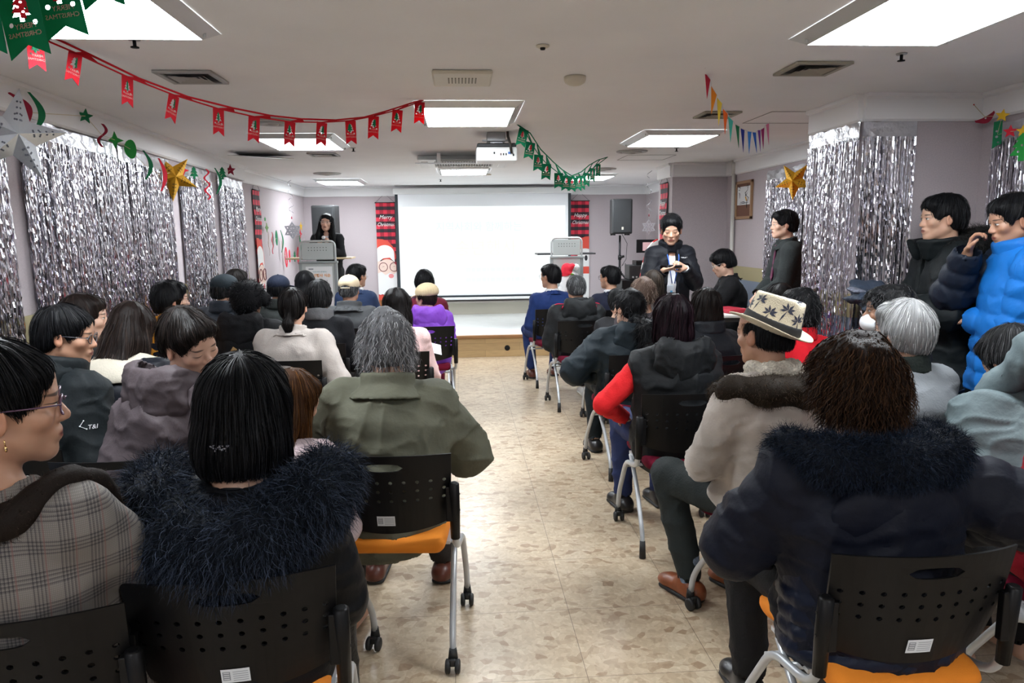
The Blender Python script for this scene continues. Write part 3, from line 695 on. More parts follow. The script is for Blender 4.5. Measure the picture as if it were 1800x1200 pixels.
def _caster(x, y):
    b = MB(); b.cyl((x, y, .085), (x, y, .045), .014, 10, .019); b.box((x-.012, y-.03, .028), (x+.012, y+.012, .056), .006)
    for s in (-1, 1): b.lathe([(0, -.009), (.021, -.009), (.026, -.006), (.026, .006), (.021, .009), (0, .009)], 16, Matrix.Translation((x+s*.018, y-.018, .0262)) @ Matrix.Rotation(math.pi/2, 4, 'Y'))
    me = b.mesh('caster'); me.materials.append(M['rubber']); return me
_cast_f = [_caster(s*.243, .226) for s in (-1, 1)]; _cast_r = [_caster(s*.228, -.261) for s in (-1, 1)]
def _foot(s):
    b = MB(); b.cyl((s*.2275, -.255, .085), (s*.229, -.266, .001), .0135, 10, .0165); me = b.mesh('foot_cap'); me.materials.append(M['rubber']); return me
_feet = [_foot(s) for s in (-1, 1)]
M['paper'] = mat('white_label_paper', (.72, .75, .78), .6); M['ink'] = mat('grey_print', (.25, .27, .30), .7)
def _sticker_mesh():
    b = MB(); P = lambda u, v: (u, -.2462-.045*((v-.515)/.305)**1.1+.055*(u/.225)**2+.02*(1-(v-.515)/.305)**2-.0012, v)
    def rect(u0, v0, u1, v1, off=0):
        n = 4; A = [b.bm.verts.new(Vector(P(u0+(u1-u0)*k/n, v0))+Vector((0, -off, 0))) for k in range(n+1)]; B = [b.bm.verts.new(Vector(P(u0+(u1-u0)*k/n, v1))+Vector((0, -off, 0))) for k in range(n+1)]
        for k in range(n): f = b.bm.faces.new((A[k], A[k+1], B[k+1], B[k])); f.material_index = b.mi
    rect(-.035, .545, .03, .585)
    b.mi = 1
    for k in range(5): rect(-.008, .551+k*.0062, .026, .5525+k*.0062, .0006)
    rect(-.031, .553, -.014, .578, .0006); b.mi = 0
    for k in range(4): rect(-.029, .5555+k*.006, -.016, .558+k*.006, .0009)
    me = b.mesh('label_sticker'); me.materials.append(M['paper']); me.materials.append(M['ink']); return me
_stick = _sticker_mesh()
def chair(x, y, rz, label, seat='maroon', casters=False, sticker=False):
    r = empty('chair', (x, y, 0), rz, label, 'chair', 'black-backed training chairs')
    link('seat', _seat if seat == 'maroon' else _seat_or, r); link('backrest', _panel, r); link('seat_support', _cross, r)
    for k in (0, 1):
        link('side_tube', _frames[k], r); link('rear_leg', _legs[k], r); link('post_sleeve', _sleeves[k], r); link('caster', _cast_f[k], r)
        if casters: link('caster', _cast_r[k], r)
        else: link('foot_cap', _feet[k], r)
    if sticker: tag(link('label_sticker', _stick, r), 'white printed paper sticker')
    return r
# ---------------------------------------------------------------- people
def rotm(yaw=0, pitch=0, roll=0):
    """degrees; yaw + = to the person's left, pitch + = looks down, roll + = tilts to the person's right"""
    return np.array((Matrix.Rotation(math.radians(yaw), 3, 'Z') @ Matrix.Rotation(math.radians(-pitch), 3, 'X') @ Matrix.Rotation(math.radians(roll), 3, 'Y')))
def skin_mat(name, c, closed=False, smile=False):
    if name in _mc: return _mc[name]
    m, nt, b = _new(name); at = N(nt, 'ShaderNodeAttribute', attribute_name='head_local'); sp = N(nt, 'ShaderNodeSeparateXYZ'); nt.links.new(at.outputs['Vector'], sp.inputs[0])
    x, y, z = sp.outputs; ax = vmath(nt, 'ABSOLUTE', x)
    front = vmath(nt, 'GREATER_THAN', y, .045)
    def ell(u, cu, ru, cv, rv, soft=.25):
        a = vmath(nt, 'POWER', vmath(nt, 'ABSOLUTE', vmath(nt, 'DIVIDE', vmath(nt, 'SUBTRACT', u, cu), ru)), 2.)
        q = vmath(nt, 'POWER', vmath(nt, 'ABSOLUTE', vmath(nt, 'DIVIDE', vmath(nt, 'SUBTRACT', z, cv), rv)), 2.)
        d = vmath(nt, 'ADD', a, q); mr = N(nt, 'ShaderNodeMapRange'); mr.inputs[1].default_value = 1+soft; mr.inputs[2].default_value = 1-soft; mr.inputs[3].default_value = 0; mr.inputs[4].default_value = 1
        nt.links.new(d, mr.inputs[0]); return vmath(nt, 'MULTIPLY', mr.outputs[0], front)
    def over(base, col, fac):
        mx = N(nt, 'ShaderNodeMix', data_type='RGBA'); nt.links.new(fac, mx.inputs[0])
        if isinstance(base, tuple): mx.inputs[6].default_value = (*base, 1)
        else: nt.links.new(base, mx.inputs[6])
        mx.inputs[7].default_value = (*col, 1); return mx.outputs[2]
    nz = N(nt, 'ShaderNodeTexNoise'); nz.inputs['Scale'].default_value = 30; tc = N(nt, 'ShaderNodeTexCoord'); nt.links.new(tc.outputs['Object'], nz.inputs['Vector'])
    base = over(c, (c[0]*.86, c[1]*.74, c[2]*.70), nz.outputs[0])
    blush = (c[0]*.95, c[1]*.68, c[2]*.6)
    base = over(base, blush, vmath(nt, 'MULTIPLY', ell(ax, .042, .024, -.03, .02, .8), .22))
    base = over(base, blush, vmath(nt, 'MULTIPLY', ell(x, 0, .016, -.03, .014, .8), .25))
    far = vmath(nt, 'GREATER_THAN', ax, .0735)           # ears a little redder
    base = over(base, (c[0]*.95, c[1]*.66, c[2]*.56), vmath(nt, 'MULTIPLY', far, .5))
    base = over(base, (.24, .055, .05), vmath(nt, 'MULTIPLY', ell(x, 0, .022, -.0625, .0085, .3), .8))
    base = over(base, (.07, .012, .012), ell(x, 0, .0205, -.0615, .0013 if not smile else .004, .5))
    base = over(base, (.015, .011, .009), vmath(nt, 'MULTIPLY', ell(ax, .033, .0185, .0225, .0036, .5), .85))
    if not closed:
        base = over(base, (.62, .60, .57), ell(ax, .032, .013, .001, .0042, .25))
        base = over(base, (.012, .008, .006), ell(ax, .032, .0055, .0015, .0052, .25))
    base = over(base, (.012, .008, .007), ell(ax, .032, .015, .0058 if not closed else -.002, .0018, .4))
    nt.links.new(base, b.inputs['Base Color']); b.inputs['Roughness'].default_value = .5; b.inputs['Subsurface Weight'].default_value = .08
    b.inputs['Subsurface Radius'].default_value = (.01, .004, .002)
    _mc[name] = m; return m
SK = {'a': (.60, .375, .265), 'b': (.50, .29, .19), 'c': (.66, .43, .32), 'd': (.42, .235, .15)}
def head_ops(S, H, R, s, kmul=1., fem=False, ears=True):
    T = lambda p: H+R@(np.array(p, float)*s)
    e = lambda c, r, k=.02: S.add(Ell(T(c), np.array(r)*s, R), k)
    e((0, -.015, .033), (.072, .092, .080), .01)
    e((0, .022, -.03), (.060, .066, .076), .03)
    e((0, .035, .045), (.058, .055, .05), .03)
    for q in (-1, 1):
        S.add(Cap(T((q*.050, .0, -.055)), T((q*.014, .064, -.094)), .017*s, .017*s), .03)
        e((q*.040, .060, -.022), (.024, .022, .020), .02)
        S.sub(Ell(T((q*.031, .098, .002)), np.array((.017, .014, .010))*s, R), .012)
        e((q*.031, .0785, .0), (.0145, .0125, .0105), .006)
    e((0, .068, -.095), (.020, .018, .015), .02)
    S.add(Cap(T((-.034, .080, .020)), T((.034, .080, .020)), .009*s), .02)
    S.add(Cap(T((0, .082, .008)), T((0, .102, -.029)), .0075*s, .0115*s), .012)
    for q in (-1, 1): e((q*.0115, .094, -.034), (.0085, .0095, .0065), .008)
    e((0, .084, -.062), (.026, .014, .016), .015)
    S.add(Cap(T((-.013, .091, -.0565)), T((.013, .091, -.0565)), .0055*s), .006); S.add(Cap(T((-.011, .090, -.068)), T((.011, .090, -.068)), .0062*s), .006)
    S.sub(Cap(T((-.017, .102, -.0622)), T((.017, .102, -.0622)), .0042*s), .004)
    if ears:
        for q in (-1, 1):
            Re = R@rotm(q*-18, -12, 0)
            e2 = Ell(T((q*.077, -.008, -.008)), np.array((.009, .020, .033))*s, Re); S.add(e2, .008)
            S.sub(Ell(T((q*.088, -.004, -.004)), np.array((.008, .011, .020))*s, Re), .004)
HAND_F = [(-.030, .058, .9), (-.010, .066, 1.0), (.011, .063, .96), (.029, .053, .8)]
def hand_ops(S, w, fdir, palm, s, curl=.6, side=1, spread=0., thumb=1.):
    """w wrist; fdir toward fingers; palm = palm normal; side = +1 right hand"""
    f = np.array(fdir, float); f /= np.linalg.norm(f); p = np.array(palm, float); p -= f*(p@f); p /= np.linalg.norm(p); a = np.cross(f, p)*1.0
    if side < 0: a = -a
    # a points to the thumb-less side (little finger)
    w = np.array(w, float); c = w+f*.048*s
    S.add(ECap(w+f*.012*s, w+f*.078*s, (.029*s, .0135*s), (.039*s, .0125*s), a), .012)
    for i, (o, L, q) in enumerate(HAND_F):
        b = w+f*.082*s+a*o*s; d = f+a*(o*(1.2+spread*8)); L = L*s; th = curl*(1.0+.12*i); pts = [b]
        for seg, fr in enumerate((.45, .32, .25)):
            th2 = th*(seg+.55)*.85; d2 = d*math.cos(th2)+p*math.sin(th2); d2 /= np.linalg.norm(d2); pts.append(pts[-1]+d2*L*fr*1.12)
        rr = [.0095, .0088, .0080, .0066]
        for k in range(3): S.add(Cap(pts[k], pts[k+1], rr[k]*s, rr[k+1]*s), .004)
    t0 = w+f*.022*s-a*.024*s; t1 = t0+(f*.55-a*.62*thumb+p*.35)*.038*s; t2 = t1+(f*.85-a*.12+p*.45*min(1, curl+.3))*.03*s; t3 = t2+(f*.8+a*.15+p*.4*min(1, curl+.3))*.024*s
    S.add(Cap(t0, t1, .0145*s, .0115*s), .012); S.add(Cap(t1, t2, .0105*s, .0095*s), .004); S.add(Cap(t2, t3, .0092*s, .0072*s), .004)
def ik(a, c, l1, l2, hint):
    a, c, hint = (np.array(v, float) for v in (a, c, hint)); d = c-a; L = np.linalg.norm(d); 
    if L > (l1+l2)*.995: k = (l1+l2)*.995/L; c = a+d*k; d = c-a; L = np.linalg.norm(d)
    u = d/L; x = (l1*l1-l2*l2+L*L)/(2*L); h = math.sqrt(max(l1*l1-x*x, 0)); hh = hint-u*(hint@u); hh /= np.linalg.norm(hh)+1e-9
    return a+u*x+hh*h, c
HAIRC = {}
def hairm(k):
    D = {'black': ((.006, .006, .007), (.030, .031, .036)), 'softblack': ((.009, .007, .007), (.045, .038, .036)), 'brown': ((.018, .011, .009), (.075, .048, .038)),
         'darkbrown': ((.010, .007, .006), (.05, .034, .028)), 'auburn': ((.020, .009, .005), (.12, .055, .022)), 'purple': ((.010, .005, .008), (.055, .024, .034)),
         'grey': ((.10, .10, .105), (.42, .42, .43)), 'salt': ((.035, .036, .038), (.34, .35, .36)), 'silver': ((.22, .22, .22), (.60, .60, .60)), 'blond': ((.10, .065, .05), (.42, .33, .27)),
         'ashbrown': ((.035, .026, .02), (.16, .125, .10)), 'orange': ((.06, .022, .006), (.28, .11, .025)), 'darkgrey': ((.012, .012, .013), (.12, .12, .125))}
    q = .6 if k not in ('grey', 'silver', 'blond', 'salt') else 1.
    return hair_mat('hair_'+k, *[tuple(x*q for x in y) for y in D[k]], rough=.36 if k in ('black', 'softblack', 'purple', 'brown', 'darkbrown') else .45)
def person(label, px, py, Y, face=0., pose='sit', lean=.06, sidel=0., hy=0., hp=0., hr=0., s=1., hs=1., sw=1., fat=1., skin='a', closed=False, smile=False,
           hair='short', hc='black', hvol=1., hair_len=.25, coat=None, cc=None, puff=.02, sleeves=None, hem=.0, quilt=None, wrinkle=.008, collar=None, hood=None,
           pants=None, shoes=None, hands=None, elb=None, group=None, vox=None, hat=None, chairkw=None, twist=0., fn=None, strand_n=None, feet=None, vest=False, knee=.0, cdy=.03, cface=None, hcurl=0., glasses=False, humped=0., openf=None, slp=None, shirt=None, furn=None, solem=None, zb=0.):
    Hw = at_y(px, py, Y); fa = math.radians(face); c, sn = math.cos(fa), math.sin(fa)
    ox, oy = sidel*c-lean*sn, sidel*sn+lean*c
    root = (Hw.x-ox, Hw.y-oy)
    vox = vox or min(.0125, max(.0062, Y*.0021)); cv = max(vox*1.15, .009)
    H = np.array((sidel, lean, Hw.z-zb)); R = rotm(hy, hp, hr); hs = hs*s
    U = np.array((0, 0, 1.))
    Nk = H+.5*(R@np.array((0, -.035, -.155))*hs+np.array((0, -.04, -.155))*hs)
    P = np.array((0, 0, .545 if pose == 'sit' else .93*s))
    tw = math.radians(twist); X = np.array((math.cos(tw), math.sin(tw), 0)); Fd = np.array((-math.sin(tw), math.cos(tw), 0))
    C = P+(Nk-P)*.66+Fd*(-.025-humped); Wt = P+(Nk-P)*.3+Fd*(-.012)
    shw = .150*s*sw
    SL, SR = Nk-X*shw+np.array((0, 0, -.068*s))+Fd*.0, Nk+X*shw+np.array((0, 0, -.068*s))
    hands = hands or {}; LT = np.array(hands.get('L', (-.07, .25, P[2]+.10))); RT = np.array(hands.get('R', (.07, .25, P[2]+.10)))
    elb = elb or {}
    EL, LT = ik(SL, LT, .285*s, .25*s, elb.get('L', (-.6, -.55, -.5))); ER, RT = ik(SR, RT, .285*s, .25*s, elb.get('R', (.6, -.55, -.5)))
    # legs
    if pose == 'sit':
        kn = [np.array((q*(.115+knee), .42*s, .525)) for q in (-1, 1)]; an = [np.array((q*(.115+knee*.6), .40*s, .095)) for q in (-1, 1)]
        if feet: an = [np.array(feet[0], float), np.array(feet[1], float)]; kn = [np.array((q*(.115+knee), (.42 if feet[i][1] > .1 else .40)*s, .525)) for i, q in enumerate((-1, 1))]
    else:
        kn = [np.array((q*.10, .02, .50*s)) for q in (-1, 1)]; an = [np.array((q*.105, -.01, .09)) for q in (-1, 1)]
    hip = [P+np.array((q*.09*s, .0, -.03)) for q in (-1, 1)]
    # ---- body: one continuous surface
    S = Solid(vox); f = fat
    S.add(ECap(P, Wt, (.15*f, .10*f), (.13*f, .09*f), X), .05); S.add(ECap(Wt, C, (.13*f, .09*f), (.145*f, .10*f), X), .05); S.add(ECap(C, Nk-U*.05, (.145*f, .095), (.10, .07), X), .05)
    for A_, E_, T_ in ((SL, EL, LT), (SR, ER, RT)):
        S.add(Cap(Nk-U*.04*s, A_, .05*s, .05*s), .04); S.add(Cap(A_, E_, .05*s, .037*s), .03); S.add(Cap(E_, T_, .037*s, .024*s), .015)
    for h_, k_, a_ in zip(hip, kn, an):
        S.add(Cap(h_, k_, .082*s, .055*s), .04); S.add(Cap(k_, a_, .052*s, .034*s), .02); S.add(Cap(a_+np.array((0, -.02, -.045)), a_+np.array((0, .13, -.06)), .032, .026), .02)
    S.add(Cap(Nk-U*.05, H+R@np.array((0, -.028, -.05))*hs, .060*s, .052*hs), .03)
    head_ops(S, H, R, hs)
    for q, w, E_, key in ((-1, LT, EL, 'L'), (1, RT, ER, 'R')):
        hd = hands.get('d'+key); pn = hands.get('p'+key, (0, 0, -1)); hd = hd if hd is not None else (w-E_)
        hand_ops(S, w, hd, pn, s*.97, hands.get('c'+key, .55), q)
    V, Q = S.nets(); me = np_mesh('person', V, Q)
    hl = ((V-H)@R)/hs; far = np.linalg.norm(hl, axis=1) > .2; hl[far] = (0, -1, 0)
    at = me.attributes.new('head_local', 'FLOAT_VECTOR', 'POINT'); at.data.foreach_set('vector', hl.astype(np.float32).ravel())
    body = link('person', me, None, [skin_mat('skin_'+skin+('_closed' if closed else '')+('_smile' if smile else ''), SK[skin], closed, smile)], (root[0], root[1], zb), (0, 0, fa))
    tag(body, label, 'person', group)
    D = dict(H=H, R=R, hs=hs, N=Nk, P=P, C=C, W=Wt, X=X, F=Fd, U=U, SL=SL, SR=SR, EL=EL, ER=ER, LT=LT, RT=RT, kn=kn, an=an, hip=hip, body=body, s=s, cv=cv, Y=Y, cc=cc, solem=solem, f=f, g=puff, pose=pose, root=root, fa=fa, shw=shw, seed=int(px*7+py))
    # ---- clothes
    def solid_part(name, S, m, amp=0, freq=9, ridged=True, seed=None, stretch=(1, 1, 1), parent=body, flat=False, lab=None):
        V, Q = S.nets()
        if amp:
            if isinstance(amp, tuple):
                V = displace(V, Q, amp[0], freq, D['seed'], True, (1.25, 1, .8), 1); V = displace(V, Q, amp[1], freq*2.6, D['seed']+5, True, (.8, .8, 1.3), 1)
            else: V = displace(V, Q, amp, freq, D['seed'] if seed is None else seed, ridged, stretch)
        o = link(name, np_mesh(name, V, Q), parent, [m]); 
        if lab: tag(o, lab)
        return o, V, Q
    D['part'] = solid_part
    if coat:
        g = puff; S = Solid(cv); z0 = P+np.array((0, .0, -.0))
        if pose == 'sit':
            lo = np.array((0, -.01, .505)); S.add(ECap(lo, Wt, (.165*f+g, .125*f+g), (.145*f+g, .11*f+g), X, quilt), .04)
            if hem:
                for q in (-1, 1): S.add(ECap((q*.07, .02, .52), (q*.10, hem, .545), (.11+g*.6, .07+g*.5), (.10+g*.6, .065+g*.4)), .05)
        else:
            lo = np.array((0, .0, P[2]-.08-hem)); S.add(ECap(lo, Wt, (.165*f+g+hem*.06, .125*f+g+hem*.05), (.145*f+g, .11*f+g), X, quilt), .04)
        S.add(ECap(Wt, C, (.145*f+g, .11*f+g), (.155*f+g, .11+g), X, quilt), .04)
        S.add(ECap(C, Nk-U*.055, (.155*f+g, .105+g), (.115+g*.6, .075+g*.6), X), .05)
        for A_ in (SL, SR): S.add(Cap(Nk-U*.055*s, A_-U*.004, .056*s+g*.55, .052*s+g*.7), .045)
        smat = cc; S2 = S
        if sleeves or vest: S2 = Solid(cv)
        SA = S2; two = isinstance(sleeves, tuple); S3 = Solid(cv) if two else S2
        for A_, E_, T_, S2 in ((SL, EL, LT, S2), (SR, ER, RT, S3)):
            g2 = g*.8 if not sleeves else (slp or .008)
            S2.add(Cap(A_, E_, .057*s+g2, .047*s+g2, (quilt[0]*.8, quilt[1], .3) if quilt else None), .035); S2.add(Cap(E_, T_-(T_-E_)*.06, .047*s+g2, .034*s+g2*.7, (quilt[0]*.8, quilt[1], 0.) if quilt else None), .012)
            w = T_; d = (T_-E_)/np.linalg.norm(T_-E_)
            S2.sub(Cap(T_-d*.012, T_+d*.06, .030*s+g2*.5, .05), .004)
        if pose == 'stand': S.sub(Plane(P+np.array((0, 0, -.10-hem)), (0, 0, -1)), .01)
        if openf:
            zt, zb = Nk+Fd*(.13+g)-U*.02, (P+Fd*(.17+g)-U*(.1+hem) if len(openf) < 3 else Nk+(P-Nk)*openf[2]+Fd*(.15+g)); dw = .06
            S.sub(ECap(zt, zb, (openf[0], .105+g*.6), (openf[1], .115+g*.9), X), .006)
        S.sub(ECap(Nk-U*.02, Nk+U*.10, (.070*s, .066*s), (.085*s, .08*s), X), .012)
        amp = wrinkle
        D['coat'], cV, cQ = solid_part('coat' if coat is True else coat, S, cc, (amp, amp*.5), 5.5)
        D['cV'], D['cQ'] = cV, cQ
        if sleeves:
            if two: solid_part('sleeve', SA, sleeves[0], .006, 9); solid_part('sleeve', S3, sleeves[1], .006, 9)
            else: solid_part('sleeves', SA, sleeves, .004, 11)
    if collar:
        kind, cm = collar[0], collar[1]; S = Solid(max(vox, .008)); Rc = R*.0+np.eye(3); Rn = rotm(twist, 12, 0)
        if kind == 'stand': S.add(Ring(Nk+U*.022+Fd*-.0, .083*s+puff*.25, .080*s+puff*.25, .030, .010+puff*.25, Rn), .01)
        elif kind == 'fold':
            S.add(Ring(Nk+U*.012, .080*s, .078*s, .022, .009, Rn), .01); S.add(Ring(Nk-U*.012-Fd*.004, .098*s, .098*s, .016, .009, Rn, -.022), .01)
        elif kind == 'shirt': S.add(Ring(Nk+U*.006, .070*s, .068*s, .024, .0065, Rn), .01)
        elif kind == 'roll': S.add(Ring(Nk+U*.02, .070*s, .070*s, .03, .010, Rn), .01)
        elif kind == 'fur': S.add(Ring(Nk+U*.0, .10*s, .10*s, .028, .030, Rn, -.02), .01)
        elif kind == 'none': pass
        elif kind == 'wide':
            S.add(Ring(Nk+U*.020, .096*s, .096*s, .024, .012, Rn), .01); S.add(Ring(Nk-U*.012-Fd*.006, .118*s, .118*s, .022, .012, Rn, -.025), .012)
        col, V, Q = solid_part('collar', S, cm, .003, 14)
        if kind == 'fur':
            Pp, nn = scatter(V, Q, 1500, 5); dd = nn*.8+np.array((0, 0, -.5)); strands('collar_fur', Pp, dd, .03, .0022, 3, .4, parent=col, m=cm, seed=9)
    if coat == 'suit_jacket':
        S = Solid(max(vox, .008)); S.add(Ring(Nk-U*.010, .084*s, .083*s, .022, .010, rotm(twist, 12, 0), -.016, .03), .01); solid_part('jacket_collar', S, cc, .002, 14)
    if hood == 'down':
        S = Solid(cv); B = Nk-Fd*(.095+puff*.5)
        hm_ = cc
        S.add(Ell(B-U*.045-Fd*.004, (.150+puff*.4, .058+puff*.4, .125), rotm(twist, -10, 0)), .03)
        S.add(Ell(B-U*.125+Fd*.01, (.08, .04+puff*.3, .07), rotm(twist, -10, 0)), .08)
        for q in (-1, 1): S.add(Cap(B+X*q*.085+U*.03, Nk+X*q*.105+Fd*.05-U*.02, .042+puff*.3, .026), .035)
        S.add(Cap(B-X*.085+U*.035, B+X*.085+U*.035, .036+puff*.3), .03)
        S.sub(ECap(Nk-U*.03, Nk+U*.12, (.074*s, .070*s), (.10*s, .098*s), X), .02); S.sub(Ell(B+U*.055+Fd*.012, (.095+puff*.3, .040+puff*.3, .062), rotm(twist, -14, 0)), .012)
        D['hood'], D['hV'], D['hQ'] = solid_part('hood', S, hm_, (.009, .005), 8)
    if shirt:
        S3 = Solid(max(cv*.9, .008)); S3.add(ECap(P-U*.08, Wt, (.155*f, .108*f+.006), (.135*f, .10*f+.006), X), .04); S3.add(ECap(Wt, C, (.135*f, .10*f+.006), (.15*f, .106), X), .04); S3.add(ECap(C, Nk-U*.05, (.15*f, .102), (.105, .075), X), .05)
        S3.sub(ECap(Nk-U*.02, Nk+U*.10, (.066*s, .062*s), (.085*s, .08*s), X), .01); S3.sub(Plane(P-U*.02, (0, 0, -1)), .005)
        solid_part('shirt', S3, shirt, .004, 10)
    if pants:
        S = Solid(max(cv, .011))
        S.add(ECap(P+np.array((-.06, -.02, -.03)), P+np.array((.06, -.02, -.03)), (.135, .12*f), (.135, .12*f), (0, 0, 1) if pose == 'sit' else (0, 1, 0)), .04)
        for h_, k_, a_ in zip(hip, kn, an): S.add(Cap(h_, k_, .098*s, .075*s), .04); S.add(Cap(k_, a_+np.array((0, 0, .02)), .072*s, .056*s), .015); S.sub(Cap(a_-U*.0, a_-U*.2, .045, .06), .004)
        solid_part('trousers', S, pants, .007, 8)
    if shoes:
        for a_, nm in zip(an, ('L', 'R')):
            S = Solid(.0075); y0 = a_+np.array((0, 0, -.095)); S.add(ECap(y0+np.array((0, -.045, .038)), y0+np.array((0, .11, .032)), (.042, .042), (.046, .034)), .02); S.add(Cap(y0+np.array((0, -.03, .05)), y0+np.array((0, .02, .075)), .042, .038), .03)
            S.add(Ell(y0+np.array((0, .125, .028)), (.046, .055, .030)), .02); S.sub(Plane(y0+np.array((0, 0, .018)), (0, 0, -1)), .003)
            so, _, _ = solid_part('shoe', S, shoes)
            S = Solid(.0075); S.add(ECap(y0+np.array((0, -.045, .012)), y0+np.array((0, .13, .012)), (.047, .03), (.050, .03)), .01); S.sub(Plane(y0+np.array((0, 0, .021)), (0, 0, 1)), .002); S.sub(Plane(y0+np.array((0, 0, .002)), (0, 0, -1)), .002)
            solid_part('sole', S, D.get('solem') or M['rubber'], parent=so)
    D['hat'] = hat
    if hair: make_hair(D, hair, hc, hvol, hair_len, strand_n, hcurl)
    if hat: hat(D)
    if glasses: make_glasses(D, glasses if glasses is not True else M['black'])
    if fn: fn(D)
    if chairkw is not None:
        kw = dict(chairkw); cf = fa if cface is None else math.radians(cface); dx = kw.pop('dx', 0); dy = kw.pop('dy', cdy)
        kw['label'] = kw.get('label') or 'black-backed chair under the '+label.split(' ', 1)[-1]
        chair(root[0]+dx*math.cos(cf)-dy*math.sin(cf), root[1]+dx*math.sin(cf)+dy*math.cos(cf), cf, **kw)
    return D
def make_glasses(D, m):
    H, R, hs, body = D['H'], D['R'], D['hs'], D['body']; T = lambda p: tuple(H+R@(np.array(p, float)*hs)); b = MB()
    for q in (-1, 1):
        n = 14; b.tube([T((q*.034+.024*math.cos(2*math.pi*k/n), .100-.006*abs(math.cos(2*math.pi*k/n)), .0+.019*math.sin(2*math.pi*k/n))) for k in range(n)], .0016*hs, 6, closed=True)
        b.tube([T((q*.058, .096, .006)), T((q*.076, .06, .008)), T((q*.082, .0, .008)), T((q*.08, -.012, -.006))], .0016*hs, 6)
    b.tube([T((-.011, .102, .004)), T((0, .106, .007)), T((.011, .102, .004))], .0016*hs, 6)
    b.build('glasses', m, body)
def make_hair(D, kind, hc, vol, length, n, curl):
    H, R, hs, body, Nk, U, Fd, X, seed = D['H'], D['R'], D['hs'], D['body'], D['N'], D['U'], D['F'], D['X'], D['seed']
    T = lambda p: H+R@(np.array(p, float)*hs); m = hairm(hc) if isinstance(hc, str) else hc; near = D['Y'] < 3.4
    v = max(.0065, D['cv']*.8); S = Solid(v); t = .010*vol
    e = lambda c, r, k=.02: S.add(Ell(T(c), np.array(r)*hs, R), k)
    e((0, -.018, .036), (.074+t, .094+t, .082+t*1.25), .01)
    face_c, face_r = (0, .098, -.045), (.067, .078, .103)
    if kind in ('short', 'shortf', 'perm', 'cropped'):
        back = {'short': -.062, 'shortf': -.085, 'perm': -.085, 'cropped': -.05}[kind]
        e((0, -.055, -.015), (.066+t*.8, .055+t, .075+t), .03)
        if kind in ('shortf', 'perm'):
            for q in (-1, 1): e((q*.062, -.015, -.01), (.022+t, .05, .06), .03)
        if kind != 'cropped': e((0, .052, .072), (.062+t*.6, .034+t*.6, .030+t*.8), .02)
        S.sub(Plane(T((0, -.05, back)), R@np.array((0, .12, -1))), .015)
        S.sub(Ell(T(face_c), np.array(face_r)*hs, R), .012)
        if kind in ('short', 'cropped'):
            for q in (-1, 1): S.sub(Ell(T((q*.085, .01, -.028)), np.array((.03, .034, .042))*hs, R), .01)
        else:
            for q in (-1, 1): S.sub(Ell(T((q*.09, .012, -.035)), np.array((.03, .03, .03))*hs, R), .01)
    elif kind in ('bob', 'long', 'halfup', 'wavy'):
        bl = {'bob': -.13, 'long': -.16, 'halfup': -.12, 'wavy': -.14}[kind]
        e((0, -.045, bl*.45), (.078+t, .066+t, .10+t), .03)
        for q in (-1, 1): S.add(Cap(T((q*.066, -.005, .03)), T((q*(.064+t*.3), .008, bl+.03)), (.024+t*.6)*hs, (.020+t*.5)*hs), .03)
        e((0, .052, .072), (.062+t*.5, .034+t*.5, .028+t), .02)
        if kind in ('long', 'wavy', 'halfup'):
            e0 = Nk-Fd*(.085+D['g'])-U*.02; L = length; e1 = Nk-Fd*(.125+D['g']*1.1)-U*L
            S.add(ECap(T((0, -.075, -.03)), e0, (.072, .036), (.082, .034), X), .03); S.add(ECap(e0, e1, (.084, .032), (.045 if kind != 'wavy' else .06, .022), X), .03)
            if kind != 'halfup':
                for q in (-1, 1): S.add(Cap(T((q*.066, -.01, -.07)), Nk+X*q*.085+Fd*.03-U*min(.12, L*.6), .030*hs, .020), .03)
        else: S.sub(Plane(T((0, 0, bl)), R@np.array((0, .05, -1))), .012)
        S.sub(Ell(T((0, .105, -.055)), np.array((.062, .075, .105))*hs, R), .014)
    elif kind in ('pony', 'bun'):
        e((0, -.06, -.01), (.064+t*.6, .05+t, .07+t), .03); e((0, .055, .06), (.062, .03, .03), .02)
        S.sub(Plane(T((0, -.05, -.066)), R@np.array((0, .25, -1))), .015); S.sub(Ell(T(face_c), np.array(face_r)*hs, R), .012)
        for q in (-1, 1): S.sub(Ell(T((q*.085, .005, -.03)), np.array((.03, .028, .04))*hs, R), .01)
        k0 = T((0, -.105, -.035)); S.add(Cap(T((0, -.085, -.03)), k0, .022*hs), .015)
        if kind == 'pony':
            k1 = k0+np.array((0, -.035, -.06))*hs; k2 = k0-Fd*.02*0+np.array((0, -.03, -length)); S.add(Cap(k0, k1, .020*hs, .030*hs), .01); S.add(Cap(k1, k2, .030*hs, .010), .02)
    if D['hat']: S.sub(Plane(T((0, -.02, .050)), R@np.array((0, 0, 1))), .01)
    V, Q = S.nets()
    amp = .0025; 
    if curl: V = displace(V, Q, curl, 26, seed, False); amp = .003
    V = displace(V, Q, amp, 16, seed+3, True, (1, 1, .35))
    hair = link('hair', np_mesh('hair', V, Q), body, [m])
    n = n if n is not None else int(np.clip(5200/D['Y']**1.15, 350, 3600))
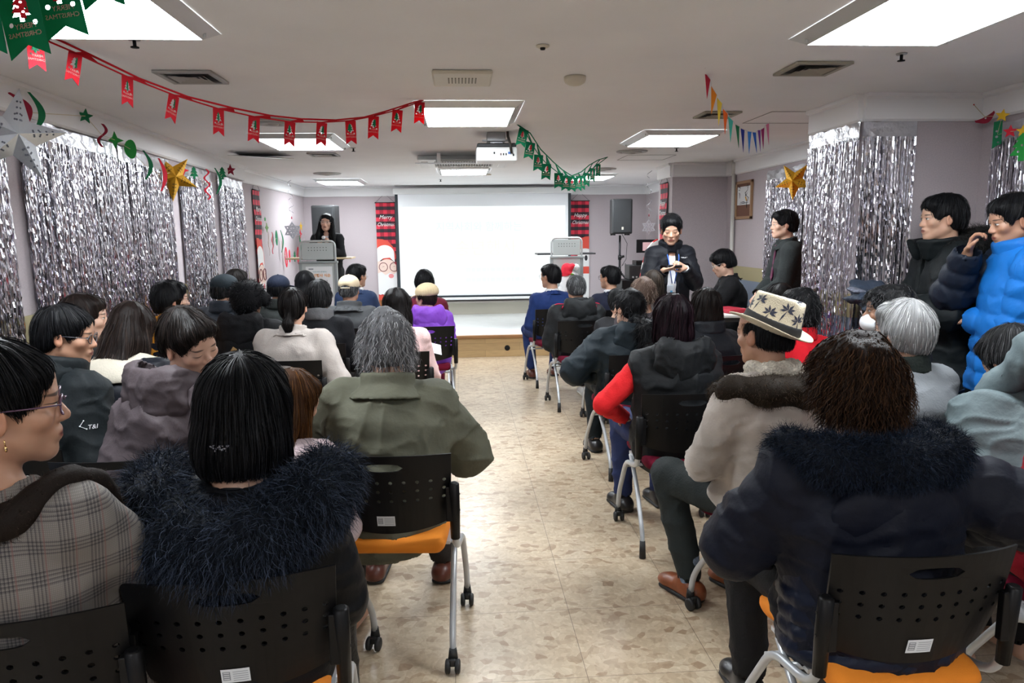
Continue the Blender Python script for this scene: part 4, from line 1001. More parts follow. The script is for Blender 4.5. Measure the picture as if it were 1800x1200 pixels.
    if n:
        bv = BVHTree.FromPolygons([Vector(p) for p in V], [tuple(q) for q in Q]); Pp, nn = scatter(V, Q, n, seed)
        crown = T((.01, -.045, .11))
        def flow(P):
            r = P-crown; r[:, 2] *= .4; r /= np.linalg.norm(r, axis=1)[:, None]+1e-6; d = r*.55+np.array((0, 0, -.8)); d -= (R@np.array((0, .25, 0)))*.0
            return d/np.linalg.norm(d, axis=1)[:, None]
        if curl and kind == 'shortf' and curl > .005: L, wdt, cu, lf = .062, .0040, .005, .004
        elif kind == 'perm' or curl: L, wdt, cu, lf = .05, .0035, .007, .006
        elif kind in ('short', 'shortf', 'cropped'): L, wdt, cu, lf = .055, .0032, 0, .0028
        else: L, wdt, cu, lf = .11, .0036, 0, .0025
        if near: wdt *= .72
        d0 = flow(Pp.copy()); d0 -= nn*(d0*nn).sum(1)[:, None]*.8
        strands('strands', Pp+nn*.001, d0, L, wdt, 5 if near else 4, .1, cu, 1.4, bv if not cu else None, lf, flow, hair, m, .12, True, seed, side=None)
    D['hair'] = hair; D['hairV'], D['hairQ'] = V, Q; D['hairm'] = m; D['T'] = T
    return hair
# ---------------------------------------------------------------- hats, fur, small wear
def fur_mat(name, c, c2): return hair_mat(name, c, c2, rough=.6)
def fur_ruff(D, pts, r, m, n, length, width, droop=.5, seed=3, lab=None, name='fur_trim', out=.8, snap=None):
    """pts relative to the neck base in body axes (x right, y front, z up)"""
    Nk, X, Fd, U = D['N'], D['X'], D['F'], D['U']; W = lambda p: Nk+X*p[0]+Fd*p[1]+U*p[2]
    if snap is not None:
        bv = BVHTree.FromPolygons([Vector(p) for p in D['cV']], [tuple(q) for q in D['cQ']]); PP = []; A_ = np.array(pts, float); tt = np.linspace(0, len(A_)-1, 6*(len(A_)-1)+1); pts = np.stack([np.interp(tt, np.arange(len(A_)), A_[:, k]) for k in range(3)], 1)
        for p in pts: co, no, _, _ = bv.find_nearest(Vector(W(p))); PP.append(np.array(co+no*snap))
        W = lambda p: p
        pts = PP
    S = Solid(max(.009, D['cv'])); rs = r if isinstance(r, (list, tuple)) else [r]*len(pts)
    for i in range(len(pts)-1): S.add(Cap(W(pts[i]), W(pts[i+1]), rs[i], rs[i+1]), .04)
    V, Q = S.nets(); V = displace(V, Q, .008, 14, seed, False); o = link(name, np_mesh(name, V, Q), D['body'], [m])
    if lab: o['label'] = lab
    P, nn = scatter(V, Q, n, seed); d = nn*out+np.array((0, 0, -.45))
    st = strands('fur', P, d, length, width, 4, droop, .004, .8, parent=o, m=m, seed=seed, jitter=.35, wmin=.1); return o
def plain_ruff(D, pts, r, m, name='scarf', amp=.004, freq=14, k=.03):
    Nk, X, Fd, U = D['N'], D['X'], D['F'], D['U']; W = lambda p: Nk+X*p[0]+Fd*p[1]+U*p[2]
    S = Solid(max(.008, D['cv']*.9)); rs = r if isinstance(r, (list, tuple)) else [r]*len(pts)
    for i in range(len(pts)-1): S.add(Cap(W(pts[i]), W(pts[i+1]), rs[i], rs[i+1]), k)
    return D['part'](name, S, m, amp, freq)[0]
def cap_hat(m, brim_m=None, opening=False, side_tilt=0):
    def f(D):
        H, R, hs = D['H'], D['R'], D['hs']; T = lambda p: H+R@(np.array(p, float)*hs); S = Solid(max(.007, D['cv']*.7))
        S.add(Ell(T((0, -.018, .050)), np.array((.090, .110, .082))*hs, R), .01); S.sub(Plane(T((0, -.02, .018)), R@np.array((0, -.05, -1))), .004)
        if opening: S.sub(Ell(T((0, -.135, .022)), np.array((.036, .06, .026))*hs, R), .004)
        o, V, Q = D['part']('cap', S, m); 
        S = Solid(.006); S.add(Ell(T((0, .10, .026)), np.array((.072, .085, .009))*hs, R@rotm(0, 10, 0)), .01); S.sub(Ell(T((0, -.018, .03)), np.array((.085, .104, .06))*hs, R), .004)
        D['part']('brim', S, brim_m or m, parent=o)
        S = Solid(.005); S.add(Ell(T((0, -.018, .131)), np.array((.009, .009, .006))*hs, R), .01); D['part']('button', S, m, parent=o)
        if opening:
            b = MB(); b.tube([tuple(T((.040*math.cos(t), -.018-.108*math.sqrt(max(.1, 1-(.04*math.cos(t)/.09)**2)), .024))) for t in np.linspace(0, math.pi, 9)], .006*hs, 6); b.build('strap', m, o)
    return f
def knit_hat(m):
    def f(D):
        H, R, hs = D['H'], D['R'], D['hs']; T = lambda p: H+R@(np.array(p, float)*hs); S = Solid(.008)
        S.add(Ell(T((0, -.03, .050)), np.array((.100, .122, .090))*hs, R), .01); S.sub(Plane(T((0, -.02, .0)), R@np.array((0, -.1, -1))), .02)
        V, Q = S.nets(); L = ((V-T((0, -.03, .14)))@R)/hs; a = np.arctan2(L[:, 0], L[:, 1]); V = V+vnormals(V, Q)*(.004*np.abs(np.sin(a*13)))[:, None]*hs
        o = link('knit_hat', np_mesh('knit_hat', V, Q), D['body'], [m])
        S = Solid(.007); S.add(Ell(T((0, .105, .018)), np.array((.075, .07, .010))*hs, R@rotm(0, 20, 0)), .01); S.sub(Ell(T((0, -.03, .03)), np.array((.085, .112, .06))*hs, R), .004); D['part']('brim', S, m, parent=o)
    return f
def fedora(D):
    H, R, hs = D['H'], D['R'], D['hs']; R2 = R@rotm(0, -20, 13); T = lambda p: H+R2@(np.array(p, float)*hs); S = Solid(.007)
    S.add(ECap(T((0, -.015, .045)), T((0, -.008, .140)), (.090*hs, .112*hs), (.078*hs, .096*hs), R2[:, 0]), .02)
    S.sub(Plane(T((0, 0, .156)), R2@np.array((0, .10, 1))), .012); S.sub(Ell(T((0, -.01, .172)), np.array((.026, .085, .034))*hs, R2), .03); S.sub(Plane(T((0, 0, .030)), R2@np.array((0, 0, -1))), .003)
    for q in (-1, 1): S.sub(Ell(T((q*.092, .085, .155)), np.array((.03, .05, .045))*hs, R2), .03)
    V, Q = S.nets(); hm = mat('cream_straw', (.66, .58, .42), .7, bump=.5, bscale=260); ink = mat('navy_print', (.03, .035, .06), .7)
    bv = BVHTree.FromPolygons([Vector(p) for p in V], [tuple(q) for q in Q]); VV, FF = [V], [Q]; MI = [np.zeros(len(Q), int)]; off = len(V); TR = []; rg = np.random.default_rng(4)
    def stamp(c, u, sc):
        nonlocal off
        co, no, _, _ = bv.find_nearest(Vector(c))
        if co is None: return
        n = np.array(no); up = np.array(u)-n*(n@np.array(u)); up /= np.linalg.norm(up); sd = np.cross(up, n)
        def quad(p, q, w):
            nonlocal off
            p, q = np.array(p)*sc, np.array(q)*sc; d = (q-p); e = np.array((-d[1], d[0])); e = e/np.linalg.norm(e)*w*sc
            P4 = []
            for z in (p-e*.5, (p+q)/2-e, q, (p+q)/2+e):
                w3 = np.array(co)+sd*z[0]+up*z[1]; c2, n2, _, _ = bv.find_nearest(Vector(w3)); P4.append(np.array(c2)+np.array(n2)*.0012)
            VV.append(np.array(P4)); FF.append(np.array([[off, off+1, off+2, off+3]])); MI.append(np.array([1])); off += 4
        quad((-.3, -.9), (0, 0), .06)
        for a in (20, 60, 110, 155, 200, -20): quad((0, 0), (.55*math.cos(math.radians(a)), .5*math.sin(math.radians(a))+.05), .09)
    for a in np.linspace(0, 2*math.pi, 11, endpoint=False):
        stamp(T((.086*math.cos(a), -.012+.105*math.sin(a), .108+.016*math.sin(a*5))), R2[:, 2]+R2@np.array((rg.normal(0, .3), 0, 0)), .054*hs)
    for a in (.3, 1.6, 3.2, 4.6, 5.6): stamp(T((.05*math.cos(a), -.02+.065*math.sin(a), .14)), R2@np.array((.3, -1., 0)), .045*hs)
    me = np_mesh('hat_crown', np.concatenate(VV), [np.concatenate(FF)], True, np.concatenate(MI)); me.materials.append(hm); me.materials.append(ink)
    e = empty('straw_hat'); e.parent = D['body']; link('hat_crown', me, e)
    na, nr = 56, 8; V = []
    for side in (0, 1):
        for j in range(nr+1):
            t = j/nr
            for i in range(na):
                a = 2*math.pi*i/na; x, y = (.084+(.140-.084)*t)*math.cos(a), (.106+(.164-.106)*t)*math.sin(a)
                z = .038+t**1.6*(.008*max(0, -math.sin(a))-.012*max(0, math.sin(a))+.020*abs(math.cos(a))**2)-(.0045 if side else 0)
                V.append(T((x, y-.012, z)))
    idx = lambda s_, j, i: s_*(nr+1)*na+j*na+i % na
    F = [(idx(0, j, i), idx(0, j+1, i), idx(0, j+1, i+1), idx(0, j, i+1)) for j in range(nr) for i in range(na)]+[(idx(1, j, i), idx(1, j, i+1), idx(1, j+1, i+1), idx(1, j+1, i)) for j in range(nr) for i in range(na)]
    F += [(idx(0, nr, i), idx(1, nr, i), idx(1, nr, i+1), idx(0, nr, i+1)) for i in range(na)]+[(idx(0, 0, i), idx(0, 0, i+1), idx(1, 0, i+1), idx(1, 0, i)) for i in range(na)]
    link('hat_brim', np_mesh('hat_brim', np.array(V), np.array(F)), e, [hm])
    S = Solid(.0055); S.add(ECap(T((0, -.0145, .043)), T((0, -.0125, .078)), (.0945*hs, .1165*hs), (.090*hs, .111*hs), R2[:, 0]), .01); S.sub(Plane(T((0, 0, .074)), R2[:, 2]), .002); S.sub(Plane(T((0, 0, .040)), -R2[:, 2]), .002)
    D['part']('hat_band', S, mat('black_hat_band', (.008, .008, .009), .8), parent=e)
def fur_hat(m):
    def f(D):
        H, R, hs = D['H'], D['R'], D['hs']; T = lambda p: H+R@(np.array(p, float)*hs); S = Solid(.009)
        S.add(Ell(T((0, -.02, .045)), np.array((.112, .128, .095))*hs, R), .01); S.add(Ell(T((0, -.05, -.02)), np.array((.09, .09, .085))*hs, R), .04); S.add(Ell(T((.105, .03, .0)), np.array((.035, .05, .05))*hs, R), .03)
        S.sub(Ell(T((0, .11, -.06)), np.array((.07, .08, .10))*hs, R), .01)
        V, Q = S.nets(); o = link('fur_hat', np_mesh('fur_hat', V, Q), D['body'], [m]); P, nn = scatter(V, Q, 1500, 3); strands('fur', P, nn+np.array((0, 0, -.2)), .022, .0035, 3, .2, parent=o, m=m, seed=5, jitter=.4)
    return f
def necktie(D, m, L=.34, y=.0):
    Nk, X, Fd, U, C, P = D['N'], D['X'], D['F'], D['U'], D['C'], D['P']; b = MB()
    c = Nk+Fd*(.085+y)-U*.02; e = Nk+(P-Nk)*(L/np.linalg.norm(P-Nk))+Fd*(.125+y)
    pts = [c-X*.014, c+X*.014, c+X*.012-U*.03, e+X*.03, e-U*.03, e-X*.03, c-X*.012-U*.03]
    b.poly([tuple(p) for p in pts], .008, tuple(Fd)); return b.build('necktie', m, D['body'])
# ---------------------------------------------------------------- the audience
def cloth(name, c, rough=.8, **k):
    c = tuple(x*.55 for x in c) if max(c) < .06 else c
    k.setdefault('spec', .25); k.setdefault('bump', .25); k.setdefault('bscale', 120); k.setdefault('noise', .08); k.setdefault('nscale', 14); return mat(name, c, rough, **k)
def dim(c): return tuple(x*.5 for x in c) if max(c) < .06 else c
def down(name, c, rough=.42): c = dim(c); return mat(name, c, rough+.14, bump=.35, bscale=28, noise=.05, nscale=20, spec=.22)
DK = cloth('black_trousers', (.016, .016, .018)); NV = cloth('navy_trousers', (.014, .018, .04)); GT = cloth('grey_green_trousers', (.036, .046, .046), .75)
SHB = mat('dark_shoe_leather', (.012, .011, .011), .35); BR = mat('brown_shoe_leather', (.23, .065, .022), .38, noise=.2, nscale=20); BR2 = mat('dark_brown_shoe_leather', (.10, .026, .014), .4)
SNK = mat('white_sneaker', (.62, .62, .60), .5)
def plaid():
    m, nt, b = _new('grey_check_tweed'); tc = N(nt, 'ShaderNodeTexCoord'); sp = N(nt, 'ShaderNodeSeparateXYZ'); nt.links.new(tc.outputs['Object'], sp.inputs[0])
    def band(o, per, w, ph=0):
        a = vmath(nt, 'FRACT', vmath(nt, 'ADD', vmath(nt, 'DIVIDE', o, per), ph)); return vmath(nt, 'LESS_THAN', a, w)
    u = vmath(nt, 'ADD', sp.outputs[0], vmath(nt, 'MULTIPLY', sp.outputs[1], .8)); v = sp.outputs[2]
    f1 = vmath(nt, 'MULTIPLY', band(u, .0085, .5), band(u, .068, .48)); f2 = vmath(nt, 'MULTIPLY', band(v, .0085, .5), band(v, .068, .48))
    thin_ = vmath(nt, 'MULTIPLY', vmath(nt, 'MAXIMUM', band(u, .0042, .5), band(v, .0042, .5)), .35)
    d = vmath(nt, 'MINIMUM', vmath(nt, 'ADD', vmath(nt, 'MULTIPLY', vmath(nt, 'ADD', f1, f2), .42), thin_), 1.)
    mx = N(nt, 'ShaderNodeMix', data_type='RGBA'); nt.links.new(d, mx.inputs[0]); mx.inputs[6].default_value = (.21, .19, .17, 1); mx.inputs[7].default_value = (.04, .036, .038, 1)
    red = vmath(nt, 'MULTIPLY', band(u, .068, .06, .52), .5); m2 = N(nt, 'ShaderNodeMix', data_type='RGBA'); nt.links.new(red, m2.inputs[0]); nt.links.new(mx.outputs[2], m2.inputs[6]); m2.inputs[7].default_value = (.16, .07, .06, 1)
    nt.links.new(m2.outputs[2], b.inputs['Base Color']); b.inputs['Roughness'].default_value = .9; return m
GF = 'seated people of the left block'; GR = 'seated people of the right block'
# --- left block, near to far
def l1(D):
    fur_ruff(D, [(-.12, .12, -.14), (-.15, .02, -.03), (-.10, -.08, -.04), (0, -.12, -.055), (.10, -.08, -.04), (.17, .01, -.04), (.19, .10, -.12)], .015, fur_mat('dark_brown_piping_fur', (.012, .008, .006), (.06, .04, .03)), 1500, .014, .0016, .3, name='fur_edge', snap=.004)
    b = MB(); T = D['T'] if 'T' in D else None; H, R, hs = D['H'], D['R'], D['hs']; q = H+R@(np.array((.078, .004, -.045))*hs); q2 = H+R@(np.array((-.078, .004, -.045))*hs)
    for p in (q, q2):
        p = Vector(p); b.tube([p, p+Vector((0, .002, -.016))], .0012, 6); b.sphere(p+Vector((0, .002, -.02)), .0045, 6, (.7, .7, 1.5))
    b.build('earring', mat('gold_metal', (.8, .55, .25), .2, metal=1), D['body'])
person('woman in a grey checked tweed coat with glasses, nearest on the left', 0, 712, 1.57, -6, hy=-54, hp=2, hs=1.13, lean=-.11, hair='pony', hc='black', hair_len=.12, coat=True, cc=plaid(), puff=.03, wrinkle=.004, skin='b', smile=True, glasses=mat('purple_frames', (.10, .05, .09), .3), pants=DK, shoes=SHB, fn=l1,
       hands=dict(R=(.20, .30, .80), L=(.04, .32, .76), dR=(-.2, .9, .25)), elb=dict(R=(.40, -.5, -1)), fat=1.1, sw=1.15, hr=4, chairkw=dict(seat='maroon', label='black chair at the bottom left corner, under the woman in checked tweed', dx=-.02), cface=7, cdy=.02)
def l2(D):
    fm = fur_mat('navy_grey_fur', (.003, .005, .009), (.050, .066, .105))
    fur_ruff(D, [(-.13, .12, -.04), (-.21, .03, -.01), (-.19, -.08, -.03), (-.10, -.15, -.085), (0, -.175, -.115), (.10, -.15, -.085), (.19, -.08, -.025), (.215, .03, .0), (.13, .12, -.03)], [.05, .07, .08, .084, .086, .084, .08, .07, .05], fm, 19000, .046, .0021, .7, lab='bushy dark blue-grey fur trim of the hood')
    plain_ruff(D, [(-.11, .02, -.0), (-.095, -.07, -.02), (0, -.105, -.03), (.095, -.07, -.02), (.11, .02, -.0)], .028, D['cc'], 'hood_lining')
    T = D['T']; b = MB(); rg = random.Random(3); bv = BVHTree.FromPolygons([Vector(p) for p in D['hairV']], [tuple(q) for q in D['hairQ']])
    for k in range(22):
        c, n_, _, _ = bv.find_nearest(Vector(T((rg.uniform(-.03, .03), -.19, -.055+rg.uniform(-.007, .007))))); b.sphere(c+n_*.006, rg.uniform(.0025, .0042), 5)
    b.build('hair_clip', mat('dark_beads', (.03, .03, .04), .15, spec=.9), D['body'])
person('woman with long black hair and a dark coat with bushy blue-grey fur hood', 432, 726, 1.86, -4, hp=6, hy=-4, hs=1.10, hair='bob', hc='black', hvol=2.3, coat=True, cc=down('near_black_coat', (.005, .006, .009)), puff=.035, pants=cloth('black_leather_trousers', (.01, .01, .011), .4), shoes=SHB, fn=l2, sw=1.08, fat=1.1,
       quilt=(.008, .16, .2), chairkw=dict(seat='orange', sticker=True, label='black chair with paper sticker, under the woman with the fur hood', dx=.0), cface=6, cdy=.04, strand_n=4200)
def l3(D):
    D['part']('shirt_collar', Solid(.009).add(Ring(D['N']+D['U']*.025, .072, .070, .02, .006), .01), cloth('grey_shirt', (.15, .15, .15)))
person('grey-haired person in an olive green coat on the aisle', 678, 606, 2.86, -5, hy=22, hp=14, lean=.10, hs=1.06, hair='shortf', hc='grey', hvol=1.75, hcurl=.0052, coat=True, cc=cloth('olive_cotton', (.100, .100, .070), .75, bump=.2, bscale=60), puff=.05, wrinkle=.014, hem=.12, collar=('wide', cloth('olive_cotton', (.1, .1, .07))), pants=cloth('brown_trousers', (.05, .04, .035)), shoes=BR2, sw=1.22, fat=1.25, glasses=True, fn=l3,
       hands=dict(L=(-.12, .27, .66), R=(.10, .26, .66)), elb=dict(R=(1, -.2, -.35), L=(-1, -.2, -.35)), feet=[(-.15, .44, .095), (.16, .44, .095)], chairkw=dict(seat='orange', casters=True, sticker=True, label='black chair with orange seat and castors, under the person in the olive coat', dx=.05), cface=-5, cdy=-.02)
person('person with orange-brown hair bending down behind the woman with the fur hood', 517, 706, 2.62, -15, hy=-20, hp=22, lean=.2, hair='long', hc='orange', hvol=1.2, hair_len=.24, coat=True, cc=cloth('pale_pink_knit', (.45, .36, .37)), puff=.01, pants=DK, s=.92, chairkw=dict(label='black chair under the bending person with orange-brown hair'), cdy=.05)
person('woman in a dark purple-brown padded coat bending to the right', 334, 603, 2.78, -24, hy=-98, hp=20, hr=16, lean=.10, sidel=.17, hs=1.06, hair='short', hc='darkbrown', hvol=1.2, coat=True, cc=down('purple_brown_down', (.070, .055, .060), .5), puff=.05, quilt=(.012, .13, .1), wrinkle=.012, hood='down', closed=True, skin='c', pants=DK, shoes=SHB, sw=1.08, fat=1.15, twist=-12,
       hands=dict(R=(.34, .22, .66), L=(.18, .32, .64)), elb=dict(R=(.8, -.5, -.3)), chairkw=dict(label='black chair with open hand slot, under the woman in the purple-brown coat'), cface=3, cdy=.02)
def l6(D):
    coatm = mat('white_embroidery', (.7, .7, .7), .6); bv = BVHTree.FromPolygons([Vector(p) for p in D['cV']], [tuple(q) for q in D['cQ']])
    A, B = D['SR'], D['ER']; ax = (B-A)/np.linalg.norm(B-A); inv = D['body'].matrix_basis.inverted(); view = np.array((inv @ CC).normalized()) if False else None
    c0 = A+ax*.13; cl = np.array(inv @ CC)-c0; cl /= np.linalg.norm(cl); up = -ax; sd = np.cross(up, cl); sd /= np.linalg.norm(sd); sd = -sd if (Vector(D['body'].matrix_basis.to_3x3() @ Vector(sd))).dot(CR) < 0 else sd
    b = MB()
    def on(u, v):
        p = Vector(c0+sd*u+np.array((0, 0, 1.))*v+cl*.12); h = bv.ray_cast(p, Vector(-cl)); return (h[0]+h[1]*.002) if h[0] else p-Vector(cl)*.06
    P = [on(-.02, .02), on(-.034, .0), on(-.012, -.014)]
    b.tube(P, .0012, 5)
    for p in P: b.sphere(p, .003, 6)
    b.build('embroidered_mark', coatm, D['body'])
    q = on(.008, -.008); me = text_mesh('T&I', .024, .0006, shear=.2); M4 = Matrix((sd, np.cross(cl, sd), cl)).transposed().to_4x4(); me.transform(Matrix.Translation(q) @ M4); me.materials.clear(); me.materials.append(coatm); link('embroidered_lettering', me, D['body'])
person('woman in a black jacket with white line emblem on the sleeve', 118, 590, 3.05, -30, hy=-50, hp=8, lean=.16, hair='bun', hc='black', hvol=1.1, coat=True, cc=down('teal_black_down', (.011, .017, .020), .55), puff=.045, hood='down', collar=('stand', down('teal_black_down', (.011, .017, .02))), glasses=mat('thin_dark_frames', (.05, .05, .06), .3), skin='b', pants=DK, shoes=SHB, fn=l6, sw=1.1, fat=1.1, chairkw={}, cdy=.04, cface=-8)
person('woman with very long dark brown hair in profile by the foil curtain', 150, 560, 3.8, -14, hy=-58, sidel=-.12, sw=.88, hair='wavy', hc='brown', hvol=1.3, hair_len=.36, coat=True, cc=cloth('dark_brown_wool', (.03, .025, .024)), puff=.03, pants=DK, skin='c', chairkw={})
def l8(D):
    S = Solid(.011); Nk, C, X, U = D['N'], D['C'], D['X'], D['U']; g = D['g']
    S.add(ECap(C+U*.06, Nk-U*.05, (.163+g, .115+g), (.122+g*.6, .082+g*.6), X), .05)
    for A_ in (D['SL'], D['SR']): S.add(Cap(Nk-U*.05, A_, .062+g*.55, .058+g*.75), .045)
    S.sub(ECap(Nk-U*.02, Nk+U*.10, (.072, .068), (.085, .08), X), .012); S.sub(Plane(C+U*.085, (0, 0, -1)), .004)
    o, _, _ = D['part']('cream_yoke', S, cloth('cream_wool', (.60, .55, .45)), .004, 9); o['label'] = 'cream yoke of the jacket'
person('woman with brown hair in a dark jacket with cream yoke, leaning forward', 233, 580, 3.6, -12, hp=28, lean=.22, hair='long', hc='brown', hvol=1.5, hair_len=.13, coat=True, cc=down('dark_navy_down', (.013, .016, .026)), puff=.035, quilt=(.008, .1, 0), pants=DK, fn=l8, sw=1.1, chairkw={})
person('person with short black hair and a mustard orange hood', 302, 527, 4.95, -12, hy=-48, hair='shortf', hc='black', hvol=1.4, coat=True, cc=cloth('mustard_fleece', (.52, .215, .018)), puff=.03, hood='down', glasses=mat('brown_frames', (.12, .05, .03), .3), skin='c', pants=DK, chairkw={},
       fn=lambda D: D['part']('vest', Solid(.013).add(ECap((0, -.01, .50), D['W'], (.20, .16), (.185, .15)), .04).add(ECap(D['W'], D['C']+D['U']*.03, (.185, .15), (.19, .15)), .04), cloth('dark_navy_vest', (.012, .014, .025)), .006))
person('man in a grey cap and dark blue padded jacket by the foil curtain', 399, 511, 5.75, -10, hy=-38, hair='cropped', hc='darkgrey', coat=True, cc=down('slate_blue_down', (.024, .033, .048)), puff=.045, quilt=(.006, .12, 0), collar=('stand', down('slate_blue_down', (.024, .033, .048))), hat=cap_hat(cloth('grey_blue_cap', (.022, .035, .045))), skin='b', pants=DK, chairkw=dict(label='black chair under the man in the grey cap'), sw=1.1)
person('dark-haired woman behind the grey cap', 417, 497, 6.6, -10, hy=-10, hair='bob', hc='darkbrown', coat=True, cc=cloth('charcoal_wool', (.02, .02, .022)), pants=DK, chairkw={})
def l11(D):
    b = MB(); C, X, Fd, U, g = D['C'], D['X'], D['F'], D['U'], D['g']
    bv = BVHTree.FromPolygons([Vector(p) for p in D['cV']], [tuple(q) for q in D['cQ']]); L = []
    for t in np.linspace(0, 1, 12):
        p = C+X*(-.13+.12*t)+U*(-.16+.17*t)-Fd*.4; h = bv.ray_cast(Vector(p), Vector(Fd)); 
        if h[0]: L.append(h[0]-Vector(Fd)*.004)
    w_ = Vector(X)*.013-Vector(U)*.009
    A = [b.bm.verts.new(p-w_) for p in L]; B = [b.bm.verts.new(p+w_) for p in L]
    for i in range(len(L)-1): b.bm.faces.new((A[i], A[i+1], B[i+1], B[i]))
    b.build('bag_strap', mat('tan_leather', (.42, .25, .10), .5), D['body'])
BF = fur_mat('black_fur', (.004, .004, .005), (.022, .022, .025))
person('person in a black fur hat and black coat with a tan bag strap', 438, 527, 5.1, -8, hy=-8, hair='cropped', hc='black', coat=True, cc=cloth('black_wool', (.008, .008, .010)), puff=.045, hood='down', collar=('fur', BF), hat=fur_hat(BF), pants=DK, fn=l11, sw=1.15, chairkw=dict(label='black chair under the person in the black fur hat'))
person('man in a navy baseball cap and dark green-grey jacket', 492, 509, 6.4, -6, hy=-14, hair='cropped', hc='black', coat=True, cc=cloth('dark_green_grey', (.022, .027, .025)), puff=.03, collar=('stand', cloth('dark_green_grey', (.022, .027, .025))), hat=cap_hat(cloth('navy_cap', (.010, .018, .045)), opening=False), pants=DK, skin='b', chairkw={})
person('woman with straight long black hair in front of the left lectern', 537, 499, 7.0, -4, hair='long', hc='black', hvol=1.2, hair_len=.2, coat=True, cc=cloth('black_wool', (.008, .008, .010)), pants=DK, chairkw={})
person('woman with a low ponytail in a pale cream coat', 516, 540, 4.8, -4, hair='pony', hc='softblack', hair_len=.13, hvol=1.25, coat=True, cc=cloth('cream_coat_wool', (.47, .42, .385), .85), puff=.035, wrinkle=.009, hem=.1, collar=('fold', cloth('cream_coat_wool', (.47, .42, .385))), pants=DK, sw=1.12, hands=dict(R=(.19, .16, .62)), elb=dict(R=(.6, -.4, -1)), chairkw=dict(label='black chair under the woman in the cream coat'))
person('person with short dark hair in a black coat with grey collar', 561, 522, 5.5, -3, hair='shortf', hc='darkgrey', hvol=1.5, coat=True, cc=cloth('black_navy_wool', (.009, .010, .014)), puff=.03, collar=('stand', cloth('grey_fleece', (.11, .11, .115))), pants=DK, sw=1.1, chairkw={})
person('man in a cream baseball cap and grey fleece jacket', 615, 509, 6.35, -4, hy=-6, hair='cropped', hc='salt', coat=True, cc=cloth('dark_grey_fleece', (.060, .063, .066), .9), puff=.035, collar=('wide', cloth('dark_grey_fleece', (.06, .063, .066))), hat=cap_hat(cloth('cream_cap_cotton', (.62, .52, .35)), opening=True), skin='b', pants=DK, sw=1.12, chairkw={})
person('man with glasses in a blue suit in the front row on the left', 628, 485, 7.6, -6, hy=-34, hair='short', hc='black', coat='suit_jacket', cc=cloth('blue_suiting', (.022, .040, .095)), puff=.012, collar=('shirt', cloth('white_shirt', (.7, .7, .72))), glasses=mat('silver_frames', (.5, .5, .5), .3, metal=.8), skin='b', pants=NV, shoes=SHB, chairkw=dict(label='black chair under the man in the blue suit, front row left'))
def l18(D):
    o = D['part']('white_panel', Solid(.011).add(ECap(D['C']-D['U']*.2+D['X']*.05, D['C']+D['U']*.05+D['X']*.05, (.10, .165), (.10, .15)), .02), cloth('off_white_fleece', (.58, .56, .55)), .003)
person('woman with long dark hair and a pink fleece top', 698, 538, 5.05, -2, hair='long', hc='softblack', hvol=1.25, hair_len=.34, coat=True, cc=cloth('pink_fleece', (.70, .48, .46)), puff=.02, pants=DK, chairkw={}, hp=4)
person('short-haired person in a maroon jacket before the screen', 746, 496, 7.2, 0, hy=4, hair='shortf', hc='black', hvol=1.2, coat=True, cc=cloth('maroon_wool', (.135, .012, .026)), puff=.02, pants=DK, chairkw={})
def l19(D):
    S = Solid(.010); B = D['N']-D['F']*.12; X, U = D['X'], D['U']
    hV = D['part']
person('old lady in a bright purple padded jacket and beige knit hat', 747, 522, 6.35, 4, hy=58, hp=6, hs=.97, s=.9, hair='shortf', hc='brown', coat=True, cc=down('purple_down', (.215, .062, .50), .38), puff=.035, quilt=(.014, .055, .1), hood='down', hat=knit_hat(cloth('beige_knit', (.50, .40, .25))), glasses=True, pants=cloth('maroon_trousers', (.15, .01, .03)), shoes=SHB, sw=1.05, fat=1.05, chairkw=dict(label='black chair under the old lady in purple', dx=.0))
# --- right block, far to near
person('man in a bright blue suit sitting at the aisle in the front row', 967, 486, 7.62, 8, hy=36, hair='short', hc='black', coat='suit_jacket', cc=cloth('royal_blue_suiting', (.012, .032, .13)), puff=.014, collar=('shirt', cloth('white_shirt', (.7, .7, .72))), skin='b', pants=cloth('royal_blue_trousers', (.012, .028, .11)), shoes=BR2, hs=1.05, sw=1.12, knee=.05, hem=.06, feet=[(-.15, .30, .095), (.12, .36, .095)], glasses=mat('silver_frames', (.5, .5, .5), .3, metal=.8), chairkw=dict(label='black chair with maroon seat under the man in the bright blue suit'), cdy=.0)
person('man in a navy suit with glasses beside the speaker stand', 1071, 488, 7.4, 10, hy=36, hair='short', hc='black', coat='suit_jacket', cc=cloth('navy_suiting', (.018, .022, .052)), puff=.014, collar=('shirt', cloth('white_shirt', (.7, .7, .72))), glasses=True, skin='b', pants=NV, chairkw={})
def r2(D):
    red = cloth('red_piping', (.6, .02, .06)); Nk, X, Fd, U = D['N'], D['X'], D['F'], D['U']; bv = BVHTree.FromPolygons([Vector(p) for p in D['hV']], [tuple(q) for q in D['hQ']]); b = MB(); L = []
    for t in np.linspace(-1, 1, 15):
        p = Nk+X*.15*t-Fd*(.16-.05*t*t)+U*(.05-.06*t*t); co, n_, _, _ = bv.find_nearest(Vector(p)); L.append(co+n_*.006)
    b.tube(L, .006, 6); bc = BVHTree.FromPolygons([Vector(p) for p in D['cV']], [tuple(q) for q in D['cQ']])
    for q, A_, E_ in ((-1, D['SL'], D['EL']), (1, D['SR'], D['ER'])):
        L = []
        for t in np.linspace(0, 1, 8):
            p = Nk+(A_-Nk)*(.55+.6*t)+U*.12-Fd*.03+(E_-A_)*max(0, t-.6)*.3; co, n_, _, _ = bc.find_nearest(Vector(p)); L.append(co+n_*.003)
        b.tube(L, .004, 6)
    b.build('red_piping', red, D['body'])
